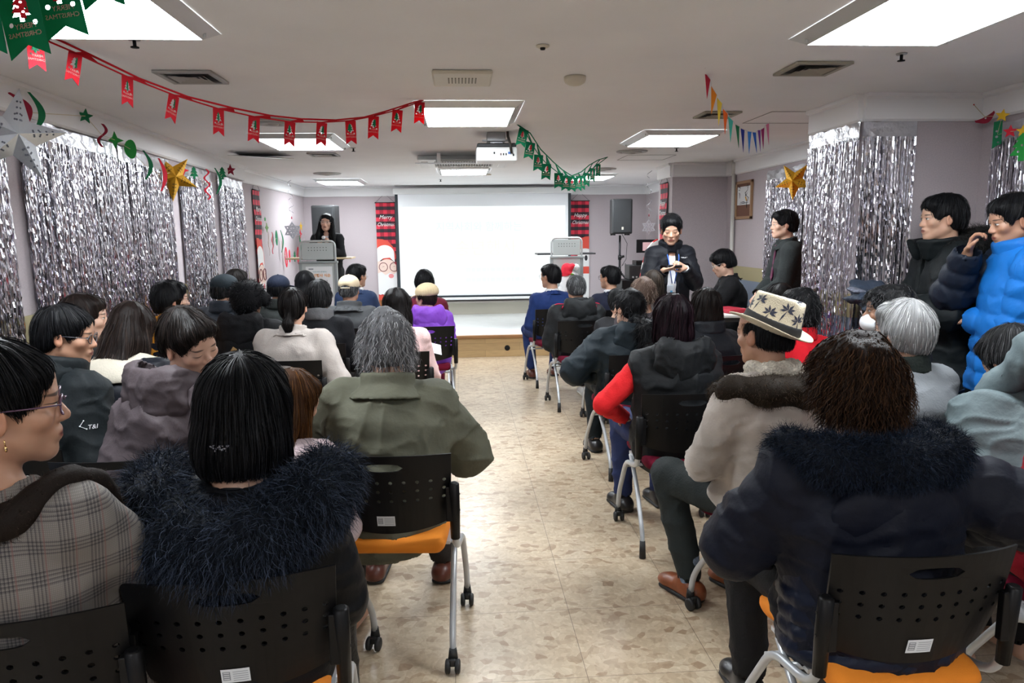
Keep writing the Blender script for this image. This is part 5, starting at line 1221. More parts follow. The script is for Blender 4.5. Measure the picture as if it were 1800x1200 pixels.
person('grey-haired man in a black hooded jacket with red piping', 1012, 508, 6.6, 4, hp=4, hair='cropped', hc='salt', hvol=1.2, coat=True, cc=down('charcoal_nylon', (.024, .027, .029), .5), puff=.045, wrinkle=.012, hood='down', collar=('stand', down('charcoal_nylon', (.024, .027, .029))), fn=r2, skin='b', pants=NV, shoes=SNK, solem=mat('white_sole', (.7, .7, .68), .5), sw=1.15, fat=1.1, knee=.03, feet=[(-.05, .47, .30), (.16, .36, .095)], chairkw=dict(label='black chair with maroon seat under the man with red piping'), cdy=-.02)
person('woman with grey-brown hair in front of the man in the dark jacket', 1147, 500, 6.35, 8, hair='bob', hc='ashbrown', hvol=1.25, coat=True, cc=cloth('dark_grey_wool', (.03, .03, .034)), puff=.03, pants=DK, chairkw={}, hy=-8)
person('small dark-haired person left of the curly ponytail, mostly hidden', 1086, 530, 5.9, 6, hair='shortf', hc='darkgrey', coat=True, cc=cloth('dark_grey_wool', (.03, .03, .034)), pants=DK, s=.9, chairkw={})
person('old woman with thin blond-grey hair and a purplish grey coat', 1130, 515, 5.65, 6, hair='perm', hc='blond', hvol=1.3, coat=True, cc=cloth('purple_grey_wool', (.065, .052, .058)), puff=.03, pants=DK, chairkw={}, hcurl=.004, sw=1.05)
person('woman with a curly black ponytail in a dark teal padded jacket', 1104, 541, 4.76, 8, hy=22, hair='pony', hc='black', hvol=1.35, hair_len=.22, hcurl=.004, coat=True, cc=down('dark_teal_down', (.017, .030, .040), .5), puff=.055, quilt=(.008, .14, .2), wrinkle=.012, hood='down', skin='c', pants=down('teal_black_trousers', (.015, .024, .03)), shoes=SHB, sw=1.2, fat=1.2, hands=dict(L=(-.20, .18, .60), R=(.1, .25, .64)), elb=dict(L=(-1, -.3, -.3)), chairkw=dict(label='black chair with maroon seat under the woman with curly ponytail'), cdy=0,
       fn=lambda D: (fur_ruff(D, [(.0, -.11, .09), (.03, -.20, .02), (.05, -.24, -.07), (.05, -.245, -.15)], [.045, .07, .075, .045], hairm('black'), 1800, .06, .004, .5, name='curly_ponytail', out=.5)))
person('woman with a dark brown bob and dark quilted vest near the table', 1240, 541, 4.6, 12, hair='bob', hc='darkbrown', hvol=1.5, coat=True, cc=down('black_navy_down', (.011, .014, .020)), puff=.04, quilt=(.010, .09, .1), vest=True, sleeves=cloth('black_knit', (.010, .010, .012)), collar=('stand', down('black_navy_down', (.011, .014, .02))), pants=DK, sw=1.1, chairkw=dict(label='black chair under the woman with the dark brown bob'))
person('woman with a purple-black bob, black vest and red sleeves', 1181, 561, 3.62, 10, hair='bob', hc='purple', hvol=1.55, coat='vest', cc=down('black_vest_down', (.013, .015, .017), .5), puff=.05, quilt=(.006, .15, .1), wrinkle=.010, vest=True, sleeves=cloth('red_knit', (.70, .018, .022), .85), hood='down', pants=cloth('navy_blue_trousers', (.02, .03, .09)), shoes=SHB, sw=1.12, fat=1.15, hem=.05, hands=dict(L=(-.20, .20, .60), R=(.12, .25, .62)), elb=dict(L=(-1, -.25, -.25)), chairkw=dict(label='black chair with maroon seat under the woman with red sleeves'), cdy=0, cface=0)
person('woman with dark hair half hidden behind the straw hat', 1370, 527, 5.2, 12, hair='long', hc='softblack', coat=True, cc=cloth('black_wool', (.008, .008, .010)), pants=DK, chairkw={})
person('person with curly dark hair in a bright red high-necked sweater', 1404, 546, 4.0, 14, hy=8, hair='perm', hc='darkgrey', hvol=1.6, hcurl=.006, coat='sweater', cc=cloth('red_sweater_knit', (.60, .010, .020), .9), puff=.015, collar=('roll', cloth('red_sweater_knit', (.6, .01, .02))), pants=DK, chairkw={})
def r9(D):
    fur_ruff(D, [(-.17, .12, -.07), (-.215, .0, -.025), (-.15, -.115, -.02), (0, -.155, -.03), (.15, -.115, -.02), (.215, .0, -.025), (.17, .12, -.07)], [.035, .045, .054, .058, .054, .045, .035], fur_mat('brown_fur', (.014, .009, .005), (.085, .055, .032)), 4200, .02, .0016, .4, lab='dark brown fur collar', name='fur_collar')
    plain_ruff(D, [(-.07, .03, .03), (-.06, -.05, .035), (0, -.075, .04), (.06, -.05, .035), (.07, .03, .03), (0, .075, .01), (-.07, .03, .03)], .030, mat('cream_knit_scarf', (.55, .50, .42), .95, bump=1.0, bscale=90, noise=.3, nscale=120), 'scarf', .006, 40)
    for a_ in D['an']:
        D['part']('sock', Solid(.008).add(Cap(a_-np.array((0, 0, .02)), a_+np.array((0, 0, .09)), .040, .043), .01), mat('blue_grey_sock', (.17, .22, .30), .9, noise=.4, nscale=90))
    b = MB(); w_ = Vector(D['LT']); d = (Vector(D['EL'])-w_).normalized(); b.cyl(w_+d*.015, w_+d*.028, .034, 16); b.build('wristwatch', mat('black_strap', (.01, .01, .01), .4), D['body'])
person('man in a straw hat with palm print and a grey-brown suede coat', 1342, 588, 2.74, 26, hy=2, hp=4, hs=1.05, hair='cropped', hvol=.4, hc='black', coat=True, cc=mat('grey_brown_suede', (.36, .315, .275), .85, bump=.15, bscale=100, noise=.22, nscale=7, sheen=.3), puff=.04, wrinkle=.009, hem=.10, hat=fedora, skin='d', pants=GT, shoes=BR, fn=r9, sw=1.15, fat=1.12, knee=.04, hands=dict(L=(-.06, .27, .63), R=(.10, .25, .63)), elb=dict(L=(-.8, -.1, -.8), R=(.9, -.3, -.5)), feet=[(-.13, .30, .095), (.10, .22, .095)], chairkw=dict(label='black chair with maroon seat under the man in the straw hat', dx=.05), cface=24, cdy=.0)
def mask(D):
    H, R, hs = D['H'], D['R'], D['hs']; T = lambda p: H+R@(np.array(p, float)*hs)
    D['part']('face_mask', Solid(.007).add(Ell(T((0, .062, -.060)), np.array((.060, .062, .050))*hs, R), .01).sub(Ell(T((0, .0, -.05)), np.array((.09, .072, .09))*hs, R), .006), mat('white_mask', (.75, .76, .78), .8))
    b = MB(); b.tube([tuple(T((-.055, .07, -.035))), tuple(T((-.078, .01, .0)))], .0015, 5); b.tube([tuple(T((.055, .07, -.035))), tuple(T((.078, .01, .0)))], .0015, 5); b.build('ear_loop', mat('white_mask', (.75, .76, .78), .8), D['body'])
person('person with curly dark grey hair and a white face mask', 1560, 546, 3.42, 20, hy=48, hair='perm', hc='darkgrey', hvol=1.7, hcurl=.007, coat=True, cc=cloth('charcoal_wool', (.02, .02, .022)), puff=.02, skin='d', pants=DK, fn=mask, chairkw={})
person('person with smooth silver hair in a grey wool coat', 1586, 582, 2.8, 14, hy=12, hair='shortf', hc='silver', hvol=1.3, coat=True, cc=cloth('mid_grey_wool', (.155, .165, .175), .9), puff=.03, wrinkle=.005, hem=.1, collar=('roll', cloth('dark_green_knit', (.02, .03, .025))), pants=DK, chairkw=dict(label='black chair under the person with silver hair'))
def r14(D):
    S = Solid(.012); Nk, X, Fd, U = D['N'], D['X'], D['F'], D['U']; B = Nk-Fd*.12+U*.15
    for (x, y, z, rx, ry, rz) in ((0, -.03, .0, .18, .10, .095), (0, .0, .075, .165, .10, .07)): S.add(Ell(B+X*x+Fd*y+U*z, (rx, ry, rz), rotm(0, -10, 0)), .03)
    for q in (-1, 1): S.add(Cap(B+X*q*.11+U*.06, Nk+X*q*.125+Fd*.05+U*.01, .07, .05), .04)
    S.sub(Ell(Nk+Fd*.10+U*.19, (.12, .17, .17)), .03)
    D['part']('hood', S, D['cc'], .012, 7)
person('person in a grey padded coat with thick hood at the right edge', 1778, 632, 2.55, 12, hp=34, lean=.24, hair='shortf', hc='darkgrey', hvol=1.2, coat=True, cc=down('grey_green_down', (.115, .150, .158), .48), puff=.075, quilt=(.016, .17, .25), wrinkle=.013, hem=.1, pants=DK, shoes=SHB, fn=r14, sw=1.25, fat=1.25, chairkw=dict(label='black chair at the right edge under the person in the grey padded coat', dx=.06))
def r15(D):
    fm = fur_mat('navy_fur', (.003, .005, .010), (.020, .032, .06))
    fur_ruff(D, [(-.15, .10, -.03), (-.195, .0, .0), (-.15, -.12, .01), (0, -.17, .012), (.15, -.12, .01), (.195, .0, .0), (.15, .10, -.03)], [.045, .055, .058, .06, .058, .055, .045], fm, 17000, .030, .0018, .35, seed=8, lab='thick dark navy fur collar')
    D['part']('quilted_hem', Solid(.009).add(ECap((0, -.02, .46), D['W']-D['U']*.03, (.255, .195), (.245, .18), D['X'], (.014, .047, .0)), .02).sub(Plane((0, 0, .43), (0, 0, -1)), .01), down('bright_navy_down', (.010, .017, .045), .3), .006, 9)
    S = Solid(.011); Nk, X, Fd, U = D['N'], D['X'], D['F'], D['U']; B = Nk-Fd*.15-U*.13
    S.add(Ell(B, (.16, .045, .11), rotm(0, -8, 0)), .03); S.add(Ell(B-U*.09, (.07, .035, .07)), .05); D['part']('hood', S, D['cc'], .006, 8)
person('woman with wavy brown hair in a navy padded coat with fur collar', 1500, 680, 1.86, 3, hy=4, hs=1.04, lean=.05, sidel=-.05, hair='shortf', hc='auburn', hvol=2.6, hcurl=.0085, coat=True, cc=down('navy_down', (.006, .009, .024), .5), puff=.055, quilt=(.010, .075, .1), wrinkle=.010, hem=.08, pants=DK, shoes=SHB, fn=r15, sw=1.18, fat=1.2, strand_n=4200, knee=.05,
       hands=dict(L=(-.14, .24, .66), R=(.36, .12, .72)), elb=dict(L=(-1, -.3, -.3), R=(.7, -.7, -.1)), chairkw=dict(seat='orange', sticker=True, label='black chair with orange seat and paper sticker at the bottom right', dx=-.01), cface=1, cdy=.0)
person('person in a red coat, mostly outside the frame at the bottom right', 1955, 640, 1.98, 4, hair='shortf', hc='brown', coat=True, cc=cloth('crimson_wool', (.30, .008, .02)), puff=.03, hem=.12, pants=DK, sw=1.1, fat=1.15, strand_n=200, chairkw=dict(label='black chair under the person in the red coat'))
# ---------------------------------------------------------------- people standing or facing the room
SHW = cloth('white_shirt', (.7, .7, .72), .7)
def s2(D):
    N_, X, Fd, U, C = D['N'], D['X'], D['F'], D['U'], D['C']; ln = mat('blue_lanyard', (.03, .12, .5), .5); b = MB(); d = Fd*.135
    for q in (-1, 1): b.tube([tuple(N_+X*q*.06+Fd*.07-U*.01), tuple(N_+X*q*.05+d-U*.1), tuple(N_+X*q*.012+d*1.05-U*.33)], .005, 6)
    b.build('lanyard', ln, D['body'])
    c = N_+d*1.06-U*.39+X*.03; bb = MB(); bb.box((-.032, -.002, -.05), (.032, .002, .045), .004); o = bb.build('badge', mat('badge_card', (.68, .74, .80), .3), D['body'], tuple(c)); MB().box((-.022, .0022, -.035), (.0, .003, -.005)).build('badge_print', mat('badge_blue', (.1, .4, .7), .4), o)
    bt = MB(); bt.box((-.15, .0, 0), (.15, .02, .035)); bt.build('belt', mat('black_belt', (.015, .015, .015), .4), D['body'], tuple(D['P']+Fd*.105-U*.015))
    bv = BVHTree.FromPolygons([Vector(p) for p in D['cV']], [tuple(q) for q in D['cQ']]); h = bv.ray_cast(Vector(C-X*.11+U*.08+Fd*.5), Vector(-Fd)); p = (h[0] or Vector(C-X*.11+Fd*.15+U*.08))+Vector(Fd)*.003
    lg = MB()
    for k in range(5): lg.box((-.030+k*.011, -.001, -.005), (-.022+k*.011, .001, .005 if k != 2 else .002))
    lg.cyl((.030, -.001, 0), (.030, .001, 0), .006, 10)
    lg.build('chest_logo', mat('white_embroidery', (.7, .7, .7), .6), D['body'], p)
    w_ = Vector(D['LT']); dd = (Vector(D['EL'])-w_).normalized(); w2 = MB(); w2.cyl(w_+dd*.0, w_+dd*.018, .031, 14); w2.build('wristwatch', mat('white_strap', (.7, .7, .7), .4), D['body'])
D2 = person('man standing in a dark jacket with lanyard, looking down at a handset', 1180, 404, 6.75, 178, pose='stand', hy=-14, hp=14, hair='short', hc='black', hvol=1.5, coat='jacket', cc=down('black_navy_nylon', (.011, .013, .020), .5), puff=.04, hem=.10, openf=(.05, .055), shirt=SHW, collar=('stand', down('black_navy_nylon', (.011, .013, .020))), skin='a', closed=True, pants=cloth('charcoal_suit_trousers', (.032, .034, .038)), shoes=SHB, sw=.98, hs=1.13, quilt=(.006, .16, .1), fn=s2,
    hands=dict(R=(.115, .27, 1.235), L=(-.085, .27, 1.25), dR=(-.75, .25, .15), dL=(.75, .2, .3), pR=(-.1, -.3, .95), pL=(.3, -.9, -.2), cR=.8, cL=.75), elb=dict(R=(.55, -.35, -1), L=(-.6, -.35, -1)), vox=.0065)
def world(D, p): return D['body'].matrix_basis @ Vector(p)
h_ = MB(); h_.box((-.016, -.06, -.011), (.016, .06, .011), .004); h_.cyl((0, .06, 0), (0, .075, 0), .006, 8)
p_ = world(D2, (.02, .315, 1.27)); o = h_.build('handset', mat('black_gloss_plastic', (.01, .01, .012), .25), None, p_, (0, math.radians(-12), math.radians(68))); tag(o, 'small black handset held by the man with the lanyard', 'handset')
def s3(D): necktie(D, mat('burgundy_silk', (.10, .01, .045), .4), .30, .005)
D3 = person('man in a grey tweed overcoat standing by the door in profile', 1377, 395, 6.2, 80, pose='stand', hy=4, hair='short', hc='black', hvol=1.4, coat='overcoat', cc=cloth('grey_green_tweed', (.045, .052, .052), .9, noise=.35, nscale=160), puff=.03, hem=.40, wrinkle=.005, openf=(.055, .006, .45), shirt=SHW, collar=('fold', cloth('grey_green_tweed', (.045, .052, .052))), skin='c', smile=True, pants=DK, shoes=SHB, sw=1.12, fn=s3,
    hands=dict(R=(.05, .25, 1.02), L=(-.05, .255, 1.01), dR=(-.5, .5, -.6), dL=(.5, .5, -.6), pR=(-.5, -.6, -.2), pL=(.5, -.6, -.2)), elb=dict(R=(.8, -.6, -.2), L=(-.8, -.6, -.2)), vox=.007)
def s4(D):
    fur_ruff(D, [(-.17, .04, .0), (-.17, -.10, .03), (-.09, -.20, .02), (.09, -.20, .02), (.17, -.10, .03), (.17, .04, .0)], [.035, .06, .075, .075, .06, .035], fur_mat('black_hood_fur', (.005, .005, .005), (.045, .042, .038)), 7000, .04, .002, .5, lab='black fur trim of the hood')
    S = Solid(.009); S.add(Ring(D['N']+D['F']*.04-D['U']*.005, .125, .125, .042, .018, rotm(0, 4, 0), .012, .06), .01); D['part']('collar', S, D['cc'], .004, 12)
    g = text_mesh('표', .03, .0004); bv = BVHTree.FromPolygons([Vector(p) for p in D['cV']], [tuple(q) for q in D['cQ']]); m_ = D['SL']+(D['EL']-D['SL'])*.5; p = Vector(m_+np.array((-.3, 0, .0))); h = bv.ray_cast(p, Vector((1, 0, 0)))
    b = MB()
    if h[0]:
        for k in range(3): b.box(h[0]+Vector((-.004, -.016, .012-.012*k)), h[0]+Vector((.001, .016, .016-.012*k)))
        b.build('sleeve_emblem', mat('dark_grey_patch', (.03, .035, .036), .6), D['body'])
D4 = person('young man in a long black padded coat with fur hood, in profile', 1655, 384, 3.78, 78, pose='stand', hy=2, hp=2, hair='short', hc='black', hvol=1.55, coat='long_coat', cc=down('green_black_down', (.010, .015, .017), .5), puff=.06, hem=.55, quilt=(.008, .2, .1), wrinkle=.010, openf=(.045, .01, .4), shirt=SHW, skin='a', pants=DK, shoes=SHB, sw=1.05, fn=s4,
    hands=dict(R=(.02, .30, 1.20), L=(-.07, .29, 1.17), dL=(.5, .85, .1), dR=(-.3, .9, .1), pL=(.7, -.3, -.6), cL=.8), elb=dict(R=(.7, -.7, -.6), L=(-.7, -.6, -.6)), vox=.006)
S = Solid(.008); q0 = np.array((0, 0, 0.))
for i in range(9):
    a = i/8; S.add(ECap((-.10+.03*math.sin(i*2.1), -.06+.13*a, -.05+.05*math.cos(i*1.7)), (.10, -.06+.14*a, .0+.05*math.sin(i*1.3)), (.04, .018), (.05, .02), (0, 1, 0)), .014)
V, Q = S.nets(); V = displace(V, Q, .012, 9, 3, True)
g_ = empty('folded_jacket', world(D4, (-.03, .40, 1.235)), math.radians(78), 'navy folded jacket held by the young man in the black coat', 'folded jacket')
link('cloth', np_mesh('cloth', V, Q), g_, [cloth('slate_navy_cloth', (.030, .042, .066), .7)])
S = Solid(.007); S.add(ECap((-.06, .085, .012), (.06, .09, .02), (.035, .010), (.03, .010), (0, 1, 0)), .01); V, Q = S.nets(); link('check_lining', np_mesh('check_lining', V, Q), g_, [mat('check_lining', (.12, .13, .17), .8, noise=.8, nscale=70)])
D5 = person('man in a bright blue padded jacket with hand raised to his nose', 1781, 388, 3.32, 72, pose='stand', hy=4, hp=12, hair='short', hc='black', hvol=1.35, coat='padded_jacket', cc=down('bright_blue_down', (.008, .135, .46), .42), puff=.07, quilt=(.016, .085, .1), wrinkle=.008, slp=.045, sleeves=(down('bright_blue_down', (.008, .135, .46)), down('dark_navy_sleeve', (.014, .022, .042))), collar=('stand', down('bright_blue_down', (.008, .135, .46))), skin='d', pants=DK, shoes=SHB, sw=1.15, hem=.05,
    hands=dict(R=(.03, .235, 1.455), L=(.10, .16, 1.12), dR=(-.2, -.25, 1.), pR=(-.55, -.65, .0), cR=.95), elb=dict(R=(.5, .4, -1), L=(-.7, -.3, -.6)), vox=.0055)
def t1(D): necktie(D, mat('grey_blue_tie', (.10, .13, .19), .5, noise=.5, nscale=60), .3, .0)
DT = person('man with glasses in a black coat sitting at the side table, looking down', 1270, 463, 7.1, 74, hp=22, lean=.06, hair='short', hc='black', hvol=1.7, coat='overcoat', cc=cloth('black_wool', (.008, .008, .010)), puff=.045, openf=(.055, .006, .5), shirt=SHW, collar=('fold', cloth('black_wool', (.008, .008, .01))), glasses=mat('silver_frames', (.5, .5, .5), .3, metal=.8), skin='c', pants=DK, shoes=SHB, sw=1.3, fn=t1, hs=1.05, hands=dict(R=(.05, .36, .80), L=(-.08, .36, .80)), chairkw=dict(label='black chair under the man at the side table'))
def pr(D):
    necktie
D1 = person('woman presenter with glasses and long black hair behind the left lectern', 574, 391, 9.72, 176, pose='stand', zb=.282, s=.93, hs=1.02, hr=-5, hy=2, hair='long', hc='black', hvol=1.1, hair_len=.2, coat='suit_jacket', cc=cloth('black_suiting', (.009, .009, .012)), puff=.018, hem=.08, openf=(.05, .004, .4), shirt=SHW, skin='c', smile=True, glasses=mat('silver_frames', (.5, .5, .5), .3, metal=.8), pants=DK, shoes=SHB,
    hands=dict(R=(.025, .22, 1.19), L=(-.02, .23, 1.165), dR=(-.5, .3, .8), dL=(.6, .2, .7), pR=(-.6, -.5, 0), pL=(.6, -.5, 0), cR=1., cL=1.), elb=dict(R=(.8, -.3, -.5), L=(-.8, -.3, -.5)), vox=.0085,
    fn=lambda D: [D['part']('front_hair', Solid(.01).add(Cap(D['H']+D['X']*q*.075+D['F']*.02, D['N']+D['X']*q*.10+D['F']*.09-D['U']*.02, .026, .035), .02).add(Cap(D['N']+D['X']*q*.10+D['F']*.09-D['U']*.02, D['N']+D['X']*q*.12+D['F']*.12-D['U']*.16, .035, .015), .02), D['hairm'], .004, 14) for q in (-1, 1)])
mc = empty('microphone', world(D1, (0, .262, 1.245)), math.pi, 'white-headed microphone held by the woman presenter', 'microphone')
MB().lathe([(0, -.14), (.012, -.14), (.014, -.05), (.019, .01)], 14).build('handle', M['black'], mc, None, (math.radians(12), 0, 0))
MB().sphere((0, -.009, .035), .024, 10).build('mic_head', mat('white_mic_grille', (.7, .72, .74), .6, bump=.5, bscale=300), mc)
# ---------------------------------------------------------------- screen, lecterns, speakers
scx0, scx1 = -1.0, 1.78; YS = 11.62
sc = empty('projection_screen', ((scx0+scx1)/2, YS, .55), 0, 'large white pull-down projection screen with a bright slide on the back wall', 'projection screen')
w2 = (scx1-scx0)/2
MB().box((-w2-.03, -.05, 1.66), (w2+.03, .07, 1.755), .012).build('screen_case', mat('screen_case_paint', (.7, .71, .7), .4), sc)
MB().box((-w2, -.004, .03), (w2, .004, 1.66)).build('screen_fabric', mat('screen_fabric', (.8, .82, .84), .8), sc)
b = MB(); b.box((-w2, -.007, .0), (-w2+.045, -.004, 1.66)); b.box((w2-.045, -.007, 0), (w2, -.004, 1.66)); b.box((-w2, -.007, .03), (w2, -.004, .065)); b.build('black_border', mat('screen_border', (.012, .02, .025), .6), sc)
b = MB(); b.tube([(-w2-.03, 0, .012), (w2+.03, 0, .012)], .022, 10); b.build('bottom_bar', M['white'], sc)
b = MB(); b.box((-w2+.11, -.009, .085), (w2-.09, -.0075, 1.47)); sl = b.build('projected_slide', glow('projected_light', (.95, 1, 1), .97), sc)
for t_, sz, z, x, c in (('지역사회와 함께하는', .16, 1.14, .02, (.84, .91, .91)), ('송년행사', .27, .80, .12, (1., .93, .87))):
    m_ = glow('slide_ink_%d' % int(sz*1000+z*10), c, .93); text('slide_lettering', t_, sz, (x-.1, -.0102, z), (0, -1, 0), m_, sl, extrude=.0002)
b = MB()
for z in (.47, .31):
    x = -.30
    for w_ in (.07, .05, .07, .06, .03, .07, .07, .05, .06, .04, .07, .06): b.box((x, -.0108, z-.03), (x+w_, -.0100, z+.03)); x += w_+.022
b.build('slide_small_print', glow('slide_faint_print', (.88, .95, .97), .95), sl)
def lectern(x, y, label, shelf_m, poster=False, w=.42):
    r = empty('lectern', (x, y, .282), 0, label, 'lectern'); gm = mat('grey_lectern_metal', (.46, .50, .49), .45, metal=.15); dk = mat('lectern_edge', (.30, .33, .33), .4, metal=.3); h = w/2
    b = MB(); b.box((-h+.02, -.01, 1.0), (h-.02, .012, 1.215), .008); up = b.build('upper_panel', gm, r)
    hb = MB()
    for i in range(7):
        for k in range(2): hb.cyl((-.11+i*.037, -.0115, 1.155-k*.035), (-.11+i*.037, -.009, 1.155-k*.035), .0055, 8)
    hb.build('vent_hole', mat('dark_hole', (.004, .004, .004), .9), up)
    b = MB(); b.tube(curve_pts([(-h, 0, .0), (-h, 0, 1.235), (h, 0, 1.235), (h, 0, .0)], 8, .07), .014, 10); b.build('tube_frame', mat('lectern_tube', (.55, .58, .58), .3, metal=.4), r)
    b = MB(); b.box((-h-.02, -.03, .955), (h+.03, .03, .985), .006); b.box((-h-.02, -.02, .02), (-h+.02, .03, .955), .005); b.box((h-.02, -.02, .02), (h+.02, .03, .955), .005); b.build('front_frame', dk, r)
    MB().box((-h+.02, -.012, .06), (h-.02, .008, .955), .004).build('lower_panel', gm, r)
    MB().box((-h-.04, -.06, 0), (h+.04, .42, .03), .008).build('base', dk, r)
    b = MB(); b.box((-h-.19, .02, 1.005), (h+.20, .40, 1.025), .004); b.build('wooden_shelf' if poster else 'dark_shelf', shelf_m, r)
    b = MB(); b.box((-h+.03, .02, .85), (h-.03, .34, .86)); b.build('inner_shelf', gm, r)
    if poster:
        p = MB().box((-.155, -.018, .40), (.175, -.0125, .915)).build('poster', mat('poster_paper', (.74, .76, .77), .5), r)
        og = mat('orange_print', (.75, .30, .03), .6); tl = mat('teal_print', (.10, .28, .28), .6); ik_ = M['ink']
        text('poster_lettering', '송년행사 식순', .046, (.02, -.019, .80), (0, -1, 0), og, p, extrude=.0003, bold=.001); text('poster_lettering', '지역사회와 함께하는', .021, (.02, -.019, .848), (0, -1, 0), tl, p, extrude=.0003)
        q = MB()
        for x0, x1, z in ((-.12, -.06, .885), (.07, .08, .735), (.10, .11, .735), (-.09, -.04, .735), (.05, .07, .685), (.09, .11, .685), (-.09, -.05, .685), (.06, .11, .635), (-.09, -.04, .635), (.06, .11, .585), (-.09, -.04, .585)): q.box((x0, -.0195, z-.008), (x1, -.0182, z+.008))
        q.build('poster_small_print', ik_, p)
    return r
pL = at_y(558, 440, 9.40); lectern(pL.x, 9.40, 'grey perforated lectern with wooden shelf and programme poster, at the presenter', mat('pale_wood', (.55, .42, .26), .5), True, .44)
pR = at_y(996, 440, 9.95); lectern(pR.x, 9.95, 'grey perforated lectern with dark shelf to the right of the screen', mat('dark_shelf_board', (.02, .022, .025), .4), False, .42)
def speaker(x, y, z0, z1, w, label, slabel, rot=0, pole_bottom=.282):
    r = empty('loudspeaker', (x, y, z0), rot, label, 'loudspeaker', 'black loudspeakers beside the screen'); h = z1-z0; b = MB(); d = .30
    pts = [(-w/2, -d/2), (w/2, -d/2), (w/2, d*.1), (w*.3, d/2), (-w*.3, d/2), (-w/2, d*.1)]
    b.poly([(p[0], p[1], 0) for p in pts], h, (0, 0, 1)); es = [e for e in b.bm.edges]; bmesh.ops.bevel(b.bm, geom=es, offset=.018, segments=3, profile=.5, affect='EDGES')
    b.build('cabinet', mat('speaker_black', (.016, .017, .018), .5, bump=.2, bscale=300), r)
    b = MB(); b.box((-w/2+.018, -d/2-.012, .02), (w/2-.018, -d/2+.004, h-.02), .008); b.build('grille', mat('speaker_grille', (.012, .014, .016), .6, bump=.6, bscale=500), r)
    MB().box((-.012, -d/2-.0145, .06), (.016, -d/2-.011, .10), .001).build('maker_badge', mat('cream_badge', (.6, .58, .5), .5), r)
    b = MB()
    for q in (-1, 1):
        for s_ in (-1, 1): b.cyl((q*w*.35, s_*d*.3, -.02), (q*w*.35, s_*d*.3, .005), .02, 10)
    b.build('foot', M['rubber'], r)
    s = empty('speaker_stand', (x, y+.0, pole_bottom), rot, slabel, 'speaker stand', 'tripod stands under the loudspeakers'); hh = z0-.02-pole_bottom; jz = .70
    MB().cyl((0, 0, .05), (0, 0, jz+.1), .020, 12).build('lower_pole', M['black'], s); MB().cyl((0, 0, jz+.1), (0, 0, hh), .0165, 12).build('upper_pole', mat('dark_pole_metal', (.05, .05, .055), .35, metal=.6), s)
    MB().cyl((0, 0, jz-.03), (0, 0, jz+.03), .034, 12).build('collar', M['black'], s); b = MB(); b.cyl((0, -.02, jz+.42*(hh-jz)), (.06, -.04, jz+.42*(hh-jz)+.02), .018, 10); b.cyl((0, 0, jz+.36*(hh-jz)), (0, 0, jz+.48*(hh-jz)), .026, 12); b.build('clamp_knob', M['black'], s)
    for k in range(3):
        a = math.radians(90+120*k+15); b = MB(); b.tube([(0.03*math.cos(a), .03*math.sin(a), jz), (.55*math.cos(a), .55*math.sin(a), .02)], .013, 8); b.tube([(.018*math.cos(a), .018*math.sin(a), .22), (.33*math.cos(a), .33*math.sin(a), .30)], .009, 8); lg = b.build('leg', M['black'], s)
        MB().sphere((.55*math.cos(a), .55*math.sin(a), .018), .018, 6).build('rubber_foot', M['rubber'], lg)
    b = MB(); b.tube([(.02, .06, hh+.06), (.12, .05, hh-.12), (.10, .02, hh-.35), (.03, .0, hh-.45), (.08, -.02, jz+.15), (.16, -.04, jz-.25)], .004, 6); b.build('cable', M['black'], s)
    return r
a_ = at_y(576, 400, 10.9); speaker(a_.x, 10.9, 1.42, 2.02, .36, 'black loudspeaker on a stand behind the woman presenter', 'black stand of the loudspeaker behind the presenter', -.25)
a_ = at_y(1090, 386, 10.6); speaker(a_.x, 10.6, 1.56, 2.06, .30, 'black loudspeaker on a tripod right of the screen', 'black tripod stand of the loudspeaker right of the screen')
# ---------------------------------------------------------------- banners
def plaid_red():
    m, nt, b = _new('red_black_check_cloth'); tc = N(nt, 'ShaderNodeTexCoord'); sp = N(nt, 'ShaderNodeSeparateXYZ'); nt.links.new(tc.outputs['Object'], sp.inputs[0])
    fr = lambda o, p, ph: vmath(nt, 'FRACT', vmath(nt, 'ADD', vmath(nt, 'DIVIDE', o, p), ph))
    row = vmath(nt, 'LESS_THAN', fr(sp.outputs[2], .118, .98), .47); colm = vmath(nt, 'LESS_THAN', fr(sp.outputs[0], .118, .27), .5)
    m1 = N(nt, 'ShaderNodeMix', data_type='RGBA'); nt.links.new(colm, m1.inputs[0]); m1.inputs[6].default_value = (.33, .012, .03, 1); m1.inputs[7].default_value = (.62, .03, .06, 1)
    m2 = N(nt, 'ShaderNodeMix', data_type='RGBA'); nt.links.new(colm, m2.inputs[0]); m2.inputs[6].default_value = (.012, .012, .016, 1); m2.inputs[7].default_value = (.05, .010, .018, 1)
    m3 = N(nt, 'ShaderNodeMix', data_type='RGBA'); nt.links.new(row, m3.inputs[0]); nt.links.new(m1.outputs[2], m3.inputs[6]); nt.links.new(m2.outputs[2], m3.inputs[7]); nt.links.new(m3.outputs[2], b.inputs['Base Color']); b.inputs['Roughness'].default_value = .8; return m
PLR = plaid_red(); bw = mat('banner_white', (.72, .72, .71), .8); borg = mat('banner_red', (.62, .07, .045), .8); bpe = mat('banner_peach', (.72, .55, .47), .8); bdk = mat('banner_maroon', (.14, .012, .02), .7); bbr = mat('banner_brown', (.28, .10, .03), .7); bgd = mat('banner_gold', (.68, .36, .04), .6); bpk = mat('banner_pink', (.72, .25, .25), .7); bbk = mat('banner_black', (.015, .015, .02), .7); bor = mat('banner_orange', (.75, .22, .03), .7)
